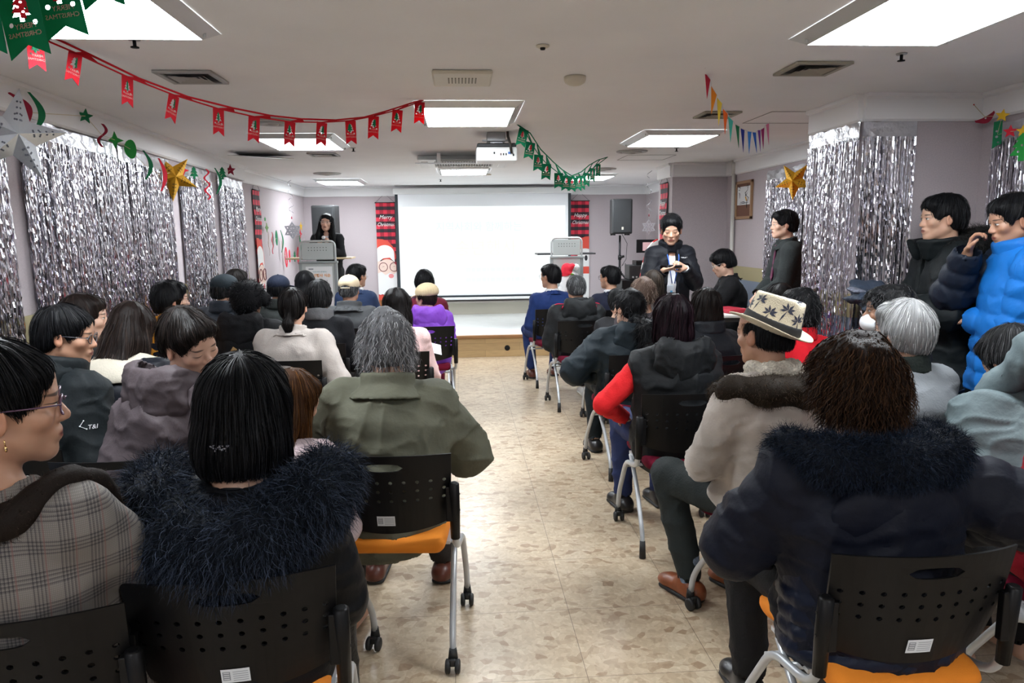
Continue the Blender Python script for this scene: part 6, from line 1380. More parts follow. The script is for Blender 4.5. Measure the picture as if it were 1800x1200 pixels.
def banner(loc, rz, label, word, snow=False, L=1.75, W=.30):
    r = empty('wall_banner', loc, rz, label, 'wall banner', 'red checked Christmas banners'); h = W/2
    b = MB(); n = 24
    A = [b.bm.verts.new((-h, .0+.006*math.sin(k*.9), -L*k/n)) for k in range(n+1)]; B = [b.bm.verts.new((h, .006*math.sin(k*.9+.6), -L*k/n)) for k in range(n+1)]
    for k in range(n): b.bm.faces.new((A[k], A[k+1], B[k+1], B[k]))
    c = b.build('banner_cloth', PLR, r); b = MB(); b.tube([(-h-.012, 0, .0), (h+.012, 0, 0)], .006, 8); b.build('rod', M['black'], r); b = MB(); b.tube([(-h, 0, .004), (0, .01, .14), (h, 0, .004)], .0022, 6); b.build('hanging_cord', M['black'], r)
    y = [-.010]
    def shape(nm, pts, m):
        y[0] -= .0008; bb = MB(); bb.poly([(max(-h, min(h, p[0])), y[0], p[1]) for p in pts], .0006, (0, 1, 0)); return bb.build(nm, m, c)
    def circ(cx, cz, rx, rz, n=24, a0=0, a1=2*math.pi): return [(cx+rx*math.cos(a), cz+rz*math.sin(a)) for a in np.linspace(a0, a1, n, endpoint=abs(a1-a0) < 6.2)]
    t = text_mesh(word, .088, .0005, shear=.35, sx=.92); t.transform(Matrix.Translation((0.0, -.012, -.23)) @ look_rot((0, -1, 0)).to_4x4()); t.materials.clear(); t.materials.append(bw); link('greeting_lettering', t, c)
    t = text_mesh('Christmas', .082, .0005, shear=.35, sx=.80); t.transform(Matrix.Translation((0.0, -.012, -.345)) @ look_rot((0, -1, 0)).to_4x4()); t.materials.clear(); t.materials.append(bw); link('greeting_lettering', t, c)
    if not snow:
        shape('pictured_hat', [(-h, -.57), (-.06, -.575), (.03, -.61), (.10, -.69), (.14, -.80), (.14, -.9), (-h, -.9)], borg)
        shape('pictured_band', [(-h, -.70)]+circ(-.03, -.80, .15, .13, 16, 2.6, .0)+[(.125, -.95), (.05, -.87), (-.06, -.88), (-h, -.95)], bw)
        shape('pictured_face', [(-h, -.93)]+circ(.0, -.98, .12, .085, 16, 2.4, .3)+[(h, -1.0), (h, -1.15), (-h, -1.15)], bpe)
        shape('pictured_beard', [(-h, -1.12), (-.09, -1.10), (-.03, -1.15), (.05, -1.11), (.10, -1.14), (h, -1.10), (h, -1.42)]+[(.15-.30*k/10, -1.455-.014*(k % 2)) for k in range(11)]+[(-h, -1.42)], bw)
        shape('pictured_mouth', circ(.06, -1.165, .042, .036), bpk)
        for cx in (-.06, .11):
            y[0] -= .001; bb = MB(); bb.tube([(max(-h, min(h, p[0])), y[0], p[1]) for p in circ(cx, -1.02, .066, .070)], .005, 6, closed=True); bb.build('pictured_glasses', bdk, c); shape('pictured_eye', [(cx-.025, -1.03), (cx, -1.012), (cx+.025, -1.016), (cx, -1.006)], bdk)
        shape('pictured_coat', [(-h, -1.475), (h, -1.475), (h, -L), (-h, -L)], borg); shape('pictured_belt', [(-h, -1.55), (h, -1.55), (h, -1.66), (-h, -1.66)], bbr)
        shape('pictured_buckle', [(-.07, -1.545), (.06, -1.545), (.06, -1.665), (-.07, -1.665)], bgd); shape('pictured_buckle', [(-.045, -1.575), (.03, -1.575), (.03, -1.635), (-.045, -1.635)], bbr)
    else:
        shape('pictured_hat', [(-.04, -.66), (.02, -.60), (.08, -.575), (h, -.57), (h, -.80), (-.03, -.77)], borg); shape('pictured_face', [(-.03, -.77)]+circ(.08, -.85, .14, .085, 12, 2.2, .4)+[(h, -.80), (h, -1.10), (-.06, -1.10)], bw)
        shape('pictured_eye', circ(.10, -.92, .026, .045), bbk); shape('pictured_nose', circ(.0, -.955, .025, .018), bor); shape('pictured_scarf', [(-.08, -1.06), (h, -1.06), (h, -1.175), (-.08, -1.175)], borg); shape('pictured_body', [(-h, -1.175), (h, -1.175), (h, -L), (-h, -L)], bw)
    return r
p = at_y(676.5, 356, YB-.03); banner((p.x, YB-.03, p.z), 0, 'red checked banner reading Merry Christmas, left of the screen', 'Merry')
p = at_y(1019.5, 353, YB-.03); banner((p.x, YB-.03, p.z), 0, 'red checked banner reading Happy Christmas, right of the screen', 'Happy', True)
p = at_x(450, 334, -2.44); banner((-2.44, p.y, p.z), math.pi/2, 'red checked banner on the far left wall beyond the foil curtains', 'Merry')
banner((PILX-.02, 8.5, at_y(1180, 322, 8.5).z), -math.pi/2, 'red checked banner on the side of the right back pillar', 'Happy', True)
# ---------------------------------------------------------------- projector and air conditioner
p = at_y(872, 272, 5.75); r = empty('projector', (p.x, 5.75, ZC), 0, 'white projector hanging from the ceiling over the aisle', 'projector')
zt = p.z-ZC+.045
b = MB(); b.box((-.155, -.13, zt-.105), (.155, .13, zt), .012); b.build('case', M['white'], r); MB().box((-.15, -.125, zt-.002), (.15, .125, zt+.03), .012).build('top_cover', mat('dark_grey_plastic', (.03, .033, .036), .5), r)
b = MB(); b.cyl((-.06, .12, zt-.05), (-.06, .16, zt-.05), .035, 16); b.build('lens', M['black'], r)
b = MB(); b.box((-.05, -.07, zt+.03), (.05, .07, -.07), .004); b.box((-.07, -.08, -.07), (.07, .08, -.001), .004); b.box((-.105, -.02, -.06), (.105, .02, -.05)); b.build('ceiling_mount', mat('mount_grey', (.35, .36, .37), .4, metal=.5), r)
pc = mat('port_blue', (.02, .12, .45), .4)
for i, (x, z, wd, m_) in enumerate(((-.02, -.045, .012, M['black']), (.03, -.055, .010, mat('port_dark', (.08, .03, .04), .5)), (.05, -.055, .009, M['black']), (.07, -.055, .009, M['black']), (.095, -.045, .02, pc), (.125, -.06, .012, M['black']))): MB().box((x-wd/2, -.134, zt+z-.008), (x+wd/2, -.1295, zt+z+.008)).build('port', m_, r)
b = MB(); b.tube([(.11, -.145, zt-.05), (.10, -.155, zt+.02), (.085, -.12, zt+.08), (.085, -.10, -.001)], .010, 8); b.build('cable', mat('dark_cable', (.03, .025, .02), .5), r)
r = empty('air_conditioner', (.06, 7.75, ZC), 0, 'white ceiling cassette air conditioner behind the projector', 'air conditioner'); h = .46
b = MB()
for a, c_, d_, e in ((-h, -h, h, -h+.16), (-h, h-.16, h, h), (-h, -h+.16, -h+.16, h-.16), (h-.16, -h+.16, h, h-.16)): b.box((a, c_, -.045), (d_, e, -.001), .01)
b.build('fascia', M['white'], r)
b = MB(); b.box((-h+.16, -h+.16, -.03), (h-.16, h-.16, -.02)); b.build('filter', mat('ac_filter', (.2, .2, .2), .8), r)
b = MB()
for k in range(22): b.box((-h+.17+k*.0275, -h+.16, -.045), (-h+.178+k*.0275, h-.16, -.03))
b.build('grille', mat('ac_grille', (.55, .56, .56), .5), r)
for k, (x0, y0, x1, y1) in enumerate(((-.28, -h+.03, .28, -h+.10), (-.28, h-.10, .28, h-.03), (-h+.03, -.28, -h+.10, .28), (h-.10, -.28, h-.03, .28))): MB().box((x0, y0, -.055), (x1, y1, -.04), .006, Euler((math.radians(8) if k == 0 else 0, 0, 0)).to_matrix()).build('louvre', M['white'], r)
b = MB()
for q in (-1, 1): b.box((q*.24-.02, -h-.05, -.01), (q*.24+.02, -h+.02, -.03)); b.box((q*.24-.018, -h-.30, -.012), (q*.24+.018, -h-.29, -.10))
b.build('bracket', M['white'], r)
b = MB(); b.box((-.46, -h-.34, -.10), (.46, -h+.02, -.088), .004, Euler((math.radians(5), 0, 0)).to_matrix()); b.build('air_deflector', mat('pale_deflector', (.70, .72, .73), .3), r)
# ---------------------------------------------------------------- side table and small things
p = at_z(1309, 541, .85); tb = empty('side_table', (p.x-.27, p.y-.28, 0), math.radians(0), 'small white-topped table beside the man in the black coat', 'table')
MB().box((-.27, -.30, .825), (.27, .30, .85), .006).build('tabletop', mat('pale_laminate', (.62, .62, .58), .4), tb)
b = MB(); b.box((-.24, -.26, .785), (.24, .26, .825)); b.build('apron', mat('dark_table_frame', (.03, .03, .03), .5), tb)
for sx in (-1, 1):
    for sy in (-1, 1): MB().cyl((sx*.22, sy*.24, .79), (sx*.225, sy*.25, .0), .016, 10).build('leg', M['steel'], tb)
p = at_z(1282, 546, .85); o = MB().box((-.11, -.15, 0), (.11, .15, .035), .006).build('folder', mat('red_folder', (.40, .02, .04), .45), None, (p.x-.03, p.y-.08, .85), (0, 0, .3)); tag(o, 'red document folder on the side table', 'folder')
# candy cane, amplifier, plush, bag
p0 = at_y(1126, 492, 9.02); p1 = at_y(1140, 445, 9.02); cz = p1.z
cv_ = [(p0.x-.10, 9.02, .0), (p0.x-.02, 9.02, .6), (p1.x-.01, 9.02, cz-.08), (p1.x+.06, 9.02, cz+.10), (p1.x+.20, 9.02, cz+.14), (p1.x+.30, 9.02, cz+.02), (p1.x+.31, 9.02, cz-.10)]
r = empty('candy_cane', (p0.x, 9.02, 0), 0, 'large red and white inflatable candy cane behind the man with the lanyard', 'candy cane'); b = MB(); cp = [Vector(q)-Vector((p0.x, 9.02, 0)) for q in curve_pts(cv_, 10, .14)]
b.tube(cp, .062, 18)
def stripe_mat():
    m, nt, bs = _new('red_white_stripes'); tc = N(nt, 'ShaderNodeTexCoord'); sp = N(nt, 'ShaderNodeSeparateXYZ'); nt.links.new(tc.outputs['Object'], sp.inputs[0])
    v = vmath(nt, 'ADD', vmath(nt, 'ADD', sp.outputs[2], vmath(nt, 'MULTIPLY', sp.outputs[0], -.55)), vmath(nt, 'MULTIPLY', sp.outputs[1], .3)); f = vmath(nt, 'FRACT', vmath(nt, 'DIVIDE', v, .17)); a = vmath(nt, 'LESS_THAN', f, .5)
    mx = N(nt, 'ShaderNodeMix', data_type='RGBA'); nt.links.new(a, mx.inputs[0]); mx.inputs[6].default_value = (.74, .73, .70, 1); mx.inputs[7].default_value = (.62, .015, .02, 1)
    g_ = vmath(nt, 'MULTIPLY', vmath(nt, 'LESS_THAN', vmath(nt, 'ABSOLUTE', vmath(nt, 'SUBTRACT', f, .5)), .06), 1.); m2 = N(nt, 'ShaderNodeMix', data_type='RGBA'); nt.links.new(g_, m2.inputs[0]); nt.links.new(mx.outputs[2], m2.inputs[6]); m2.inputs[7].default_value = (.7, .33, .05, 1)
    nt.links.new(m2.outputs[2], bs.inputs['Base Color']); bs.inputs['Roughness'].default_value = .18; return m
b.build('striped_tube', stripe_mat(), r); MB().lathe([(0, 0), (.12, 0), (.13, .03), (.08, .05), (0, .05)], 20).build('base', mat('white_vinyl', (.7, .7, .68), .25), r, (-.10, 0, 0))
p = at_y(1117, 478, 9.9); r = empty('amplifier', (p.x, 9.9, .282), 0, 'black amplifier rack on the stage behind the candy cane', 'amplifier'); zt = p.z-.282
MB().box((-.22, -.15, 0), (.22, .2, zt-.10), .01).build('rack', M['black'], r); MB().box((-.12, -.14, zt-.10), (.14, .15, zt+.10), .012).build('amplifier_body', mat('amp_black', (.012, .012, .013), .5, bump=.3, bscale=200), r); MB().box((-.02, -.12, zt+.10), (.16, .12, zt+.16), .008).build('control_unit', M['black'], r)
for k in range(4): MB().cyl((-.07+k*.05, -.165, zt-.06), (-.07+k*.05, -.145, zt-.06), .012, 10).build('knob', M['grey'], r)
p = at_y(1139, 433, 10.4); r = empty('music_stand', (p.x, 10.4, .282), 0, 'black music stand with a printed sheet behind the man with the lanyard', 'music stand'); zt = p.z-.282
MB().cyl((0, .02, .02), (0, .02, zt-.05), .012, 10).build('pole', M['black'], r); MB().box((-.17, -.01, zt-.09), (.17, .012, zt+.10), .006).build('desk', M['black'], r); MB().box((-.08, -.014, zt-.06), (.10, -.0105, zt+.06)).build('sheet', mat('pale_pink_sheet', (.72, .45, .45), .7), r)
for k in range(3): a = math.radians(30+120*k); MB().cyl((0, .02, .2), (.25*math.cos(a), .25*math.sin(a)+.02, .01), .008, 8).build('leg', M['black'], r)
p = at_y(1003, 492, 9.86); s_ = empty('plush_doll', (p.x, 9.86, p.z), 0, 'white bearded plush doll with a red hat hung on the right lectern', 'plush doll'); wf = mat('white_plush', (.72, .72, .73), .95, bump=1., bscale=120)
S = Solid(.008); S.add(Ell((0, 0, 0), (.12, .075, .13)), .02).add(Ell((-.03, -.01, -.14), (.15, .08, .16)), .05); V, Q = S.nets(); link('body', np_mesh('body', displace(V, Q, .012, 22, 3, False), Q), s_, [wf])
S = Solid(.007); S.add(Ell((.03, -.065, -.0), (.07, .03, .028), rotm(0, 0, 20)), .01); V, Q = S.nets(); link('face', np_mesh('face', V, Q), s_, [mat('plush_pink', (.60, .38, .45), .9)]); MB().sphere((-.015, -.088, -.012), .010, 8).build('eye', M['black'], s_)
S = Solid(.007); S.add(Cap((-.05, 0, .09), (-.05, 0, .16), .085, .065), .03).add(Cap((-.05, 0, .16), (.02, -.01, .19), .06, .04), .03); S.sub(Plane((0, 0, .075), (.2, 0, -1)), .01); V, Q = S.nets(); link('red_hat', np_mesh('red_hat', displace(V, Q, .008, 15, 3), Q), s_, [cloth('red_felt', (.60, .02, .04))])
S = Solid(.007); S.add(Ell((.075, -.01, .175), (.045, .04, .042)), .01); V, Q = S.nets(); link('pompom', np_mesh('pompom', displace(V, Q, .01, 30, 3, False), Q), s_, [wf])
S = Solid(.007); S.add(Cap((.0, -.06, .085), (.03, -.055, .075), .013), .01); V, Q = S.nets(); link('leaf', np_mesh('leaf', V, Q), s_, [cloth('green_felt_leaf', (.10, .25, .03))])
p = at_y(605, 512, 9.2); S = Solid(.009); S.add(Ell((0, 0, .10), (.13, .09, .10)), .02); V, Q = S.nets(); r = empty('dotted_bag', (p.x+.03, 9.05, 0), 0, 'pink bag with white dots on the floor right of the left lectern', 'bag'); 
link('bag_body', np_mesh('bag_body', V*np.array((1, 1, (p.z+.05)/.2)), Q), r, [mat('pink_vinyl', (.62, .08, .16), .5)]); bd = MB()
for a in np.linspace(3.4, 6.0, 7):
    for k in range(4): bd.sphere((.128*math.cos(a)*(1-.05*k), .088*math.sin(a)*(1-.05*k), (p.z+.05)*(.45+.14*k)), .011, 6)
bd.build('dot', mat('white_print', (.7, .7, .7), .5), r)
# toy, papers
p = at_y(607, 672, 4.66); S = Solid(.006); S.add(Ell((0, 0, 0), (.034, .03, .046), rotm(0, 0, -25)), .01).add(Ell((-.022, 0, .046), (.013, .013, .014)), .01).add(Ell((.0, 0, .05), (.011, .011, .012)), .01); V, Q = S.nets(); r = empty('plush_toy', p, 0, 'small lime green plush toy on the lap of the woman in cream', 'plush toy'); link('toy_body', np_mesh('toy_body', V, Q), r, [cloth('lime_plush', (.22, .55, .06))]); S = Solid(.006); S.add(Cap((-.04, .0, .06), (-.085, .0, .085), .018, .014), .01); V, Q = S.nets(); link('toy_arm', np_mesh('toy_arm', V, Q), r, [cloth('cream_plush', (.6, .62, .45))])
def sheet(px, py, Y, w, h, rot, label): 
    p = at_y(px, py, Y); o = MB().box((-w/2, -h/2, -.0008), (w/2, h/2, .0008)).build('leaflet', M['paper'], None, p, rot); tag(o, label, 'leaflet')
sheet(226, 905, 1.93, .13, .17, (.5, .2, .4), 'white printed leaflet held by the woman in checked tweed')
sheet(764, 612, 5.2, .10, .14, (.4, .3, .2), 'white leaflet held beside the woman in the pink fleece')
o = MB().box((-.012, -.001, -.02), (.012, .001, .02)).build('paper_tag', mat('yellow_tag', (.65, .38, .08), .6), None, at_y(26, 1109, 1.50), (0, .5, 0)); tag(o, 'yellow paper tag in the hand slot of the bottom left chair', 'paper tag')
# picture on the right wall
p0, p1 = at_x(1297, 320, XR), at_x(1323, 384, XR); yc, zc_, hw, hh = (p0.y+p1.y)/2, (p0.z+p1.z)/2, abs(p0.y-p1.y)/2, abs(p0.z-p1.z)/2
r = empty('picture_frame', (XR-.001, yc, zc_), -math.pi/2, 'framed ink calligraphy picture with brown mount on the right wall', 'picture')
b = MB(); t = .03
for a, c_, d_, e in ((-hw, -hh, hw, -hh+t), (-hw, hh-t, hw, hh), (-hw, -hh, -hw+t, hh), (hw-t, -hh, hw, hh)): b.box((a, -.025, c_), (d_, -.001, e), .003)
b.build('frame', mat('tan_wood', (.33, .19, .10), .45), r); MB().box((-hw+t, -.012, -hh+t), (hw-t, -.003, hh-t)).build('mount_board', mat('brown_mount', (.14, .06, .035), .7), r); pp = MB().box((-hw+t+.01, -.014, -hh+t+.12), (hw-t-.01, -.0125, hh-t-.03)).build('paper', mat('rice_paper', (.68, .68, .68), .8), r)
b = MB(); rg = random.Random(5)
for (x0, z0, x1, z1, x2, z2) in ((-.08, .12, -.06, .12, -.055, .10), (-.08, .09, -.07, .088, -.058, .09), (-.075, .06, -.06, .05, -.06, .0), (.03, .12, .06, .13, .055, .08), (.055, .08, .02, .05, .04, .02), (.04, .02, .07, .0, .06, -.04), (.02, .06, .03, .02, .05, .05), (-.06, -.06, .0, -.055, .07, -.05), (-.05, -.045, .0, -.04, .02, -.045), (.05, -.02, .045, -.07, .05, -.11)): b.tube([(x0*hw/.12, -.0148, z0+.02), (x1*hw/.12, -.0148, z1+.02), (x2*hw/.12, -.0148, z2+.02)], [.002, .004, .0015], 6)
b.build('ink_strokes', mat('black_ink', (.015, .015, .015), .8), pp); b = MB(); b.tube([(.03*hw/.12, -.015, .03), (.045*hw/.12, -.015, -.01)], .008, 6); b.build('yellow_stroke', mat('yellow_paint', (.65, .35, .03), .7), pp)
# ---------------------------------------------------------------- hanging Christmas decorations
def outline_mesh(loops, thick=.0016):
    """flat felt cut-out in the xz plane facing -y; first loop is the rim, further loops are holes"""
    c = bpy.data.curves.new('cutout', 'CURVE'); c.dimensions = '2D'; c.fill_mode = 'BOTH'; c.extrude = thick/2
    for L in loops:
        s = c.splines.new('POLY'); s.points.add(len(L)-1); s.use_cyclic_u = True
        for q, (x, z) in zip(s.points, L): q.co = (x, z, 0, 1)
    o = bpy.data.objects.new('cutout', c); COL.objects.link(o); dg = bpy.context.evaluated_depsgraph_get(); me = bpy.data.meshes.new_from_object(o.evaluated_get(dg)); bpy.data.objects.remove(o); bpy.data.curves.remove(c)
    me.transform(Matrix.Rotation(math.pi/2, 4, 'X')); return me
def circ2(cx, cz, r, n=12): return [(cx+r*math.cos(2*math.pi*k/n), cz+r*math.sin(2*math.pi*k/n)) for k in range(n)]
def tree_loop(cx, cz, s): return [(cx+x*s, cz+z*s) for x, z in ((0, 1), (.36, .55), (.2, .55), (.5, .12), (.28, .12), (.62, -.38), (.16, -.38), (.16, -.72), (-.16, -.72), (-.16, -.38), (-.62, -.38), (-.28, .12), (-.5, .12), (-.2, .55), (-.36, .55))]
FW, FH = .073, .125
def flag_mesh(w, h, wave):
    me = outline_mesh([[(-w/2, 0), (w/2, 0), (w/2, -h), (0, -h*.83), (-w/2, -h)], tree_loop(0, -h*.36, h*.22), circ2(-w*.3, -h*.545, h*.035), circ2(w*.3, -h*.545, h*.035)])
    return me
def felt(n, c): return thin(n, c, .5, .9)
RF, GFm = felt('red_felt_sheet', (.62, .015, .03)), thin('green_felt_sheet', (.005, .24, .11), .6, .9); PF = thin('cutout_light_lettering', (.80, .52, .48), .7, .8)  # lettering's pale colour stands for light seen through cut-out letters
txt1 = text_mesh('MERRY', .0125, .0003, mirror=True); txt2 = text_mesh('CHRISTMAS', .0115, .0003, mirror=True)
RT_ = look_rot((0, -1, 0)).to_4x4()
for t_, z in ((txt1, -.073), (txt2, -.0865)): t_.transform(Matrix.Translation((.004 if t_ is txt1 else 0, -.0014, z)) @ RT_)
pal_r = txt1.copy(), txt2.copy()
for t_ in (txt1, txt2): t_.materials.clear(); t_.materials.append(PF)
fl_red = flag_mesh(.058, FH, 0); fl_red.materials.append(RF); fl_grn = flag_mesh(FW, FH, 0); fl_grn.materials.append(GFm)
tr_g = outline_mesh([tree_loop(0, 0, FH*.21)]); tr_g.materials.append(felt('green_felt_tree', (.01, .26, .12))); tr_r = outline_mesh([tree_loop(0, 0, FH*.21)]+[circ2(x, z, .0022, 8) for x, z in ((0, .008), (.006, -.002), (-.006, .0), (.001, -.008))]); tr_r.materials.append(felt('red_felt_tree', (.60, .02, .04)))
def garland(label, tops, cord_up, kind, yaws, rolls=None):
    """tops: world points of the flag tops; cord_up: points of the upper cord"""
    base = tops[len(tops)//2]; r = empty('flag_garland', base, 0, label, 'garland'); fm, tm, cm = (fl_red, tr_g, RF) if kind == 'red' else (fl_grn, tr_r, GFm)
    b = MB(); b.tube([p-base for p in cord_up], .0045, 6); b.tube([p-base for p in tops], .0035, 6)
    for k in range(len(tops)):
        t = k/(len(tops)-1)*(len(cord_up)-1); i = min(int(t), len(cord_up)-2); u = cord_up[i].lerp(cord_up[i+1], t-i); b.tube([tops[k]-base, u-base], .0035, 6)
        n_ = tops[min(k+1, len(tops)-1)]; q = tops[k].lerp(n_, .45); b.poly([tuple(tops[k]-base), tuple(q-base), tuple(q.lerp(u, .6)-base+Vector((0, 0, .003))), tuple(u-base)], .002, (0, 1, 0))
    b.build('cord_ladder', cm, r)
    for k, p in enumerate(tops):
        rot = (0, math.radians((rolls or [0]*99)[k]), math.radians(yaws[k])); f = link('flag', fm, r, loc=p-base, rot=rot); f2 = link('tree_cutout', tm, f, loc=(.006 if k % 2 else -.004, -.004, -FH*.36+.003), rot=(0, 0, math.radians(35 if kind == 'red' else 25)))
        link('lettering', txt1, f); link('lettering', txt2, f)
    return r
px = [(60, 62), (133, 93), (224, 135), (306, 167), (384, 191), (447, 205), (510, 214), (566, 215), (616, 212), (657, 204), (699, 193), (738, 179)]
Yr = [2.95, 3.15, 3.35, 3.5, 3.65, 3.78, 3.9, 4.0, 4.1, 4.2, 4.28, 4.36]
tops = [at_y(x, y, Y) for (x, y), Y in zip(px, Yr)]; up = [at_y(x, y, Y+.03) for (x, y), Y in zip([(50, 45), (150, 92), (245, 138), (330, 170), (410, 190), (475, 203), (530, 209), (590, 211), (640, 206), (680, 195), (720, 182), (755, 172)], Yr)]
garland('long red felt garland of swallow-tailed tree flags sagging across the left ceiling', tops, up, 'red', [50, 62, 66, 64, 52, 40, 38, 34, -8, 0, 8, 12], [0, 14, 6, 16, 4, 6, 6, 6, 0, 4, 6, 4])
px = [(921, 227), (933, 250), (947, 272), (961, 288), (982, 304), (995, 309), (1007, 311), (1018, 310), (1024, 309), (1032, 304), (1042, 296), (1052, 288)]
Yr = list(np.linspace(5.35, 7.2, 12)); tops = [at_y(x, y, Y) for (x, y), Y in zip(px, Yr)]; up = [at_y(x, y, Y) for (x, y), Y in zip([(907, 217), (932, 234), (950, 262), (972, 284), (988, 298), (1005, 309), (1022, 302), (1036, 290), (1052, 281), (1068, 276)], np.linspace(5.3, 7.35, 10))]
garland('green felt garland of tree flags hanging before the screen', tops, up, 'green', [15, 12, 8, 4, 2, 0, 10, 25, 30, 35, 40, 45], [14, 10, 4, 4, 0, 2, 6, 6, 4, 4, 4, 4])
# near green garland: larger in the picture because it hangs close to the camera
Yn = 1.34; tops = [at_y(x, y, Yn+.05*k) for k, (x, y) in enumerate([(-55, -42), (24, -30), (88, -60), (152, -110), (222, -170)])]; up = [p+Vector((.01, .03, .035)) for p in tops]
garland('close green felt garland with mirrored lettering at the top left corner', tops, up, 'green', [8, -6, 2, 6, 8], [-4, -8, -9, -10, -10])
# rainbow pennants
P12 = [((460, 140), (508, 205), (478, 378), (.62, .01, .05)), ((517, 262), (566, 342), (517, 520), (.80, .30, .01)), ((568, 365), (613, 418), (583, 622), (.80, .62, .06)), ((622, 468), (665, 512), (640, 700), (.80, .16, .015)), ((670, 535), (713, 580), (690, 772), (.08, .52, .42)), ((735, 610), (770, 628), (765, 822), (.01, .22, .09)),
       ((783, 645), (817, 660), (806, 862), (.01, .03, .30)), ((845, 672), (880, 676), (858, 875), (.04, .30, .72)), ((890, 680), (920, 682), (928, 868), (.01, .15, .58)), ((937, 662), (961, 660), (961, 855), (.22, .03, .38)), ((967, 655), (996, 637), (987, 832), (.42, .01, .17)), ((1012, 610), (1038, 597), (1036, 795), (.75, .22, .42))]
cvt = lambda q: (q[0]/1800*350+1150, q[1]/1029*200+100)
b0 = at_y(1300, 210, 4.3); r = empty('pennant_bunting', b0, 0, 'string of twelve rainbow coloured paper pennants hanging from the ceiling', 'bunting'); line = [at_z(1239.5, 119, ZC)-b0]
for k, (a, c_, t, col_) in enumerate(P12):
    Y = 3.65+1.2*k/11; A, B, T_ = (at_y(*cvt(q), Y+d) for q, d in ((a, 0), (c_, .05), (t, .02))); b = MB(); nn = (B-A).cross(T_-A).normalized(); b.poly([tuple(A-b0), tuple(T_-b0), tuple(B-b0)], .0012, tuple(nn)); b.build('pennant', thin('pennant_%d' % k, col_, .35, .7), r); line += [A-b0, B-b0]
line.append(at_z(1352, 214, ZC)-b0); b = MB(); b.tube(line, .0016, 5); b.build('string', mat('white_string', (.7, .7, .7), .8), r)
# folded paper stars
def star(loc, rot, R, m, label, dots, depth=.3):
    e = empty('paper_star', loc, 0, label, 'star ornament', 'folded paper star ornaments'); me = MB(); e.rotation_euler = rot; P = []
    for k in range(10): a = math.pi/2+k*math.pi/5; rr = R if k % 2 == 0 else R*.42; P.append(me.bm.verts.new((rr*math.cos(a), 0, rr*math.sin(a))))
    f_, k_ = me.bm.verts.new((0, -R*depth, 0)), me.bm.verts.new((0, R*depth, 0))
    for k in range(10): me.bm.faces.new((P[k], f_, P[(k+1) % 10])); me.bm.faces.new((P[k], P[(k+1) % 10], k_))
    me.build('star_body', m, e); d = MB()
    for k in range(5):
        a = math.pi/2+k*2*math.pi/5
        for s in (-1, 1):
            for t in (.3, .45, .6, .75):
                for w_ in (.35, .7):
                    if w_ == .7 and t > .5: continue
                    o = np.array((R*math.cos(a), 0, R*math.sin(a))); i2 = np.array((R*.42*math.cos(a+s*math.pi/5), 0, R*.42*math.sin(a+s*math.pi/5))); c0 = np.array((0, -R*depth, 0)); p = c0*(1-t)+o*t*(1-w_*.5*(1-t))+i2*t*w_*.5*(1-t)
                    p = c0+(o-c0)*t+(i2-(c0+(o-c0)*t))*w_*.35; nn = np.cross(o-c0, i2-c0); nn /= np.linalg.norm(nn); nn = nn if nn[1] < 0 else -nn
                    d.cyl(Vector(p), Vector(p+nn*.0012), R*.022, 6)
    d.build('punched_dots', dots, e); b = MB(); b.tube([(0, 0, R), (.0, .03, R+.07)], .0015, 5); b.build('hanging_thread', mat('gold_thread', (.5, .3, .05), .5), e); return e
gold = mat('gold_foil_paper', (.80, .42, .03), .28, metal=.75); silv = mat('silver_foil_paper', (.50, .52, .55), .25, metal=.85); dg_ = mat('dark_gold_dots', (.09, .05, .004), .5); dd_ = mat('dark_dots', (.03, .03, .04), .5)
p = at_y(304, 311, 5.95); star(p, (0, math.radians(-32), math.radians(38)), .19, gold, 'gold folded paper star on the left wall between two foil curtains', dg_, .38)
p = at_y(26, 238, 3.3); star(p, (0, math.radians(-62), math.radians(40)), .20, silv, 'large silver folded paper star at the left edge', dd_, .38)
p = at_y(1396, 318, 6.05); star(p, (0, math.radians(38), math.radians(-40)), .165, gold, 'gold folded paper star on the right wall above the door frame', dg_, .38)
# felt ornaments
def arc_loop(h, w, bow): 
    o = [(bow*math.sin(math.pi*t), h*(.5-t)) for t in np.linspace(0, 1, 14)]; n = len(o); L = []
    ww = lambda k: w*(.25+.75*math.sin(math.pi*min(max(k/(n-1), .05), .95)))
    return [(x+ww(k), z) for k, (x, z) in enumerate(o)]+[(x-ww(k), z) for k, (x, z) in list(enumerate(o))[::-1]]
def squig_loop(h, w, n=5): o = [(w*1.6*math.sin(t*n*math.pi), h*(.5-t)) for t in np.linspace(0, 1, 30)]; return [(x+w*.6, z) for x, z in o]+[(x-w*.6, z) for x, z in o[::-1]]
def star_loop(r, n=5, q=.45, a0=math.pi/2): return [((r if k % 2 == 0 else r*q)*math.cos(a0+k*math.pi/n), (r if k % 2 == 0 else r*q)*math.sin(a0+k*math.pi/n)) for k in range(2*n)]
def oval_loop(w, h): return [(w*math.cos(a), h*math.sin(a)*(1+.15*math.cos(a))) for a in np.linspace(0, 2*math.pi, 18, endpoint=False)]
FR, FG, FY, FLG = mat('red_felt', (.38, .01, .04), .9), mat('green_felt', (.005, .16, .06), .9), mat('yellow_felt', (.70, .42, .02), .9), mat('bright_green_felt', (.02, .30, .05), .9); FDR = mat('dark_red_felt', (.26, .008, .03), .9); FPK = mat('pale_felt', (.55, .45, .42), .9)
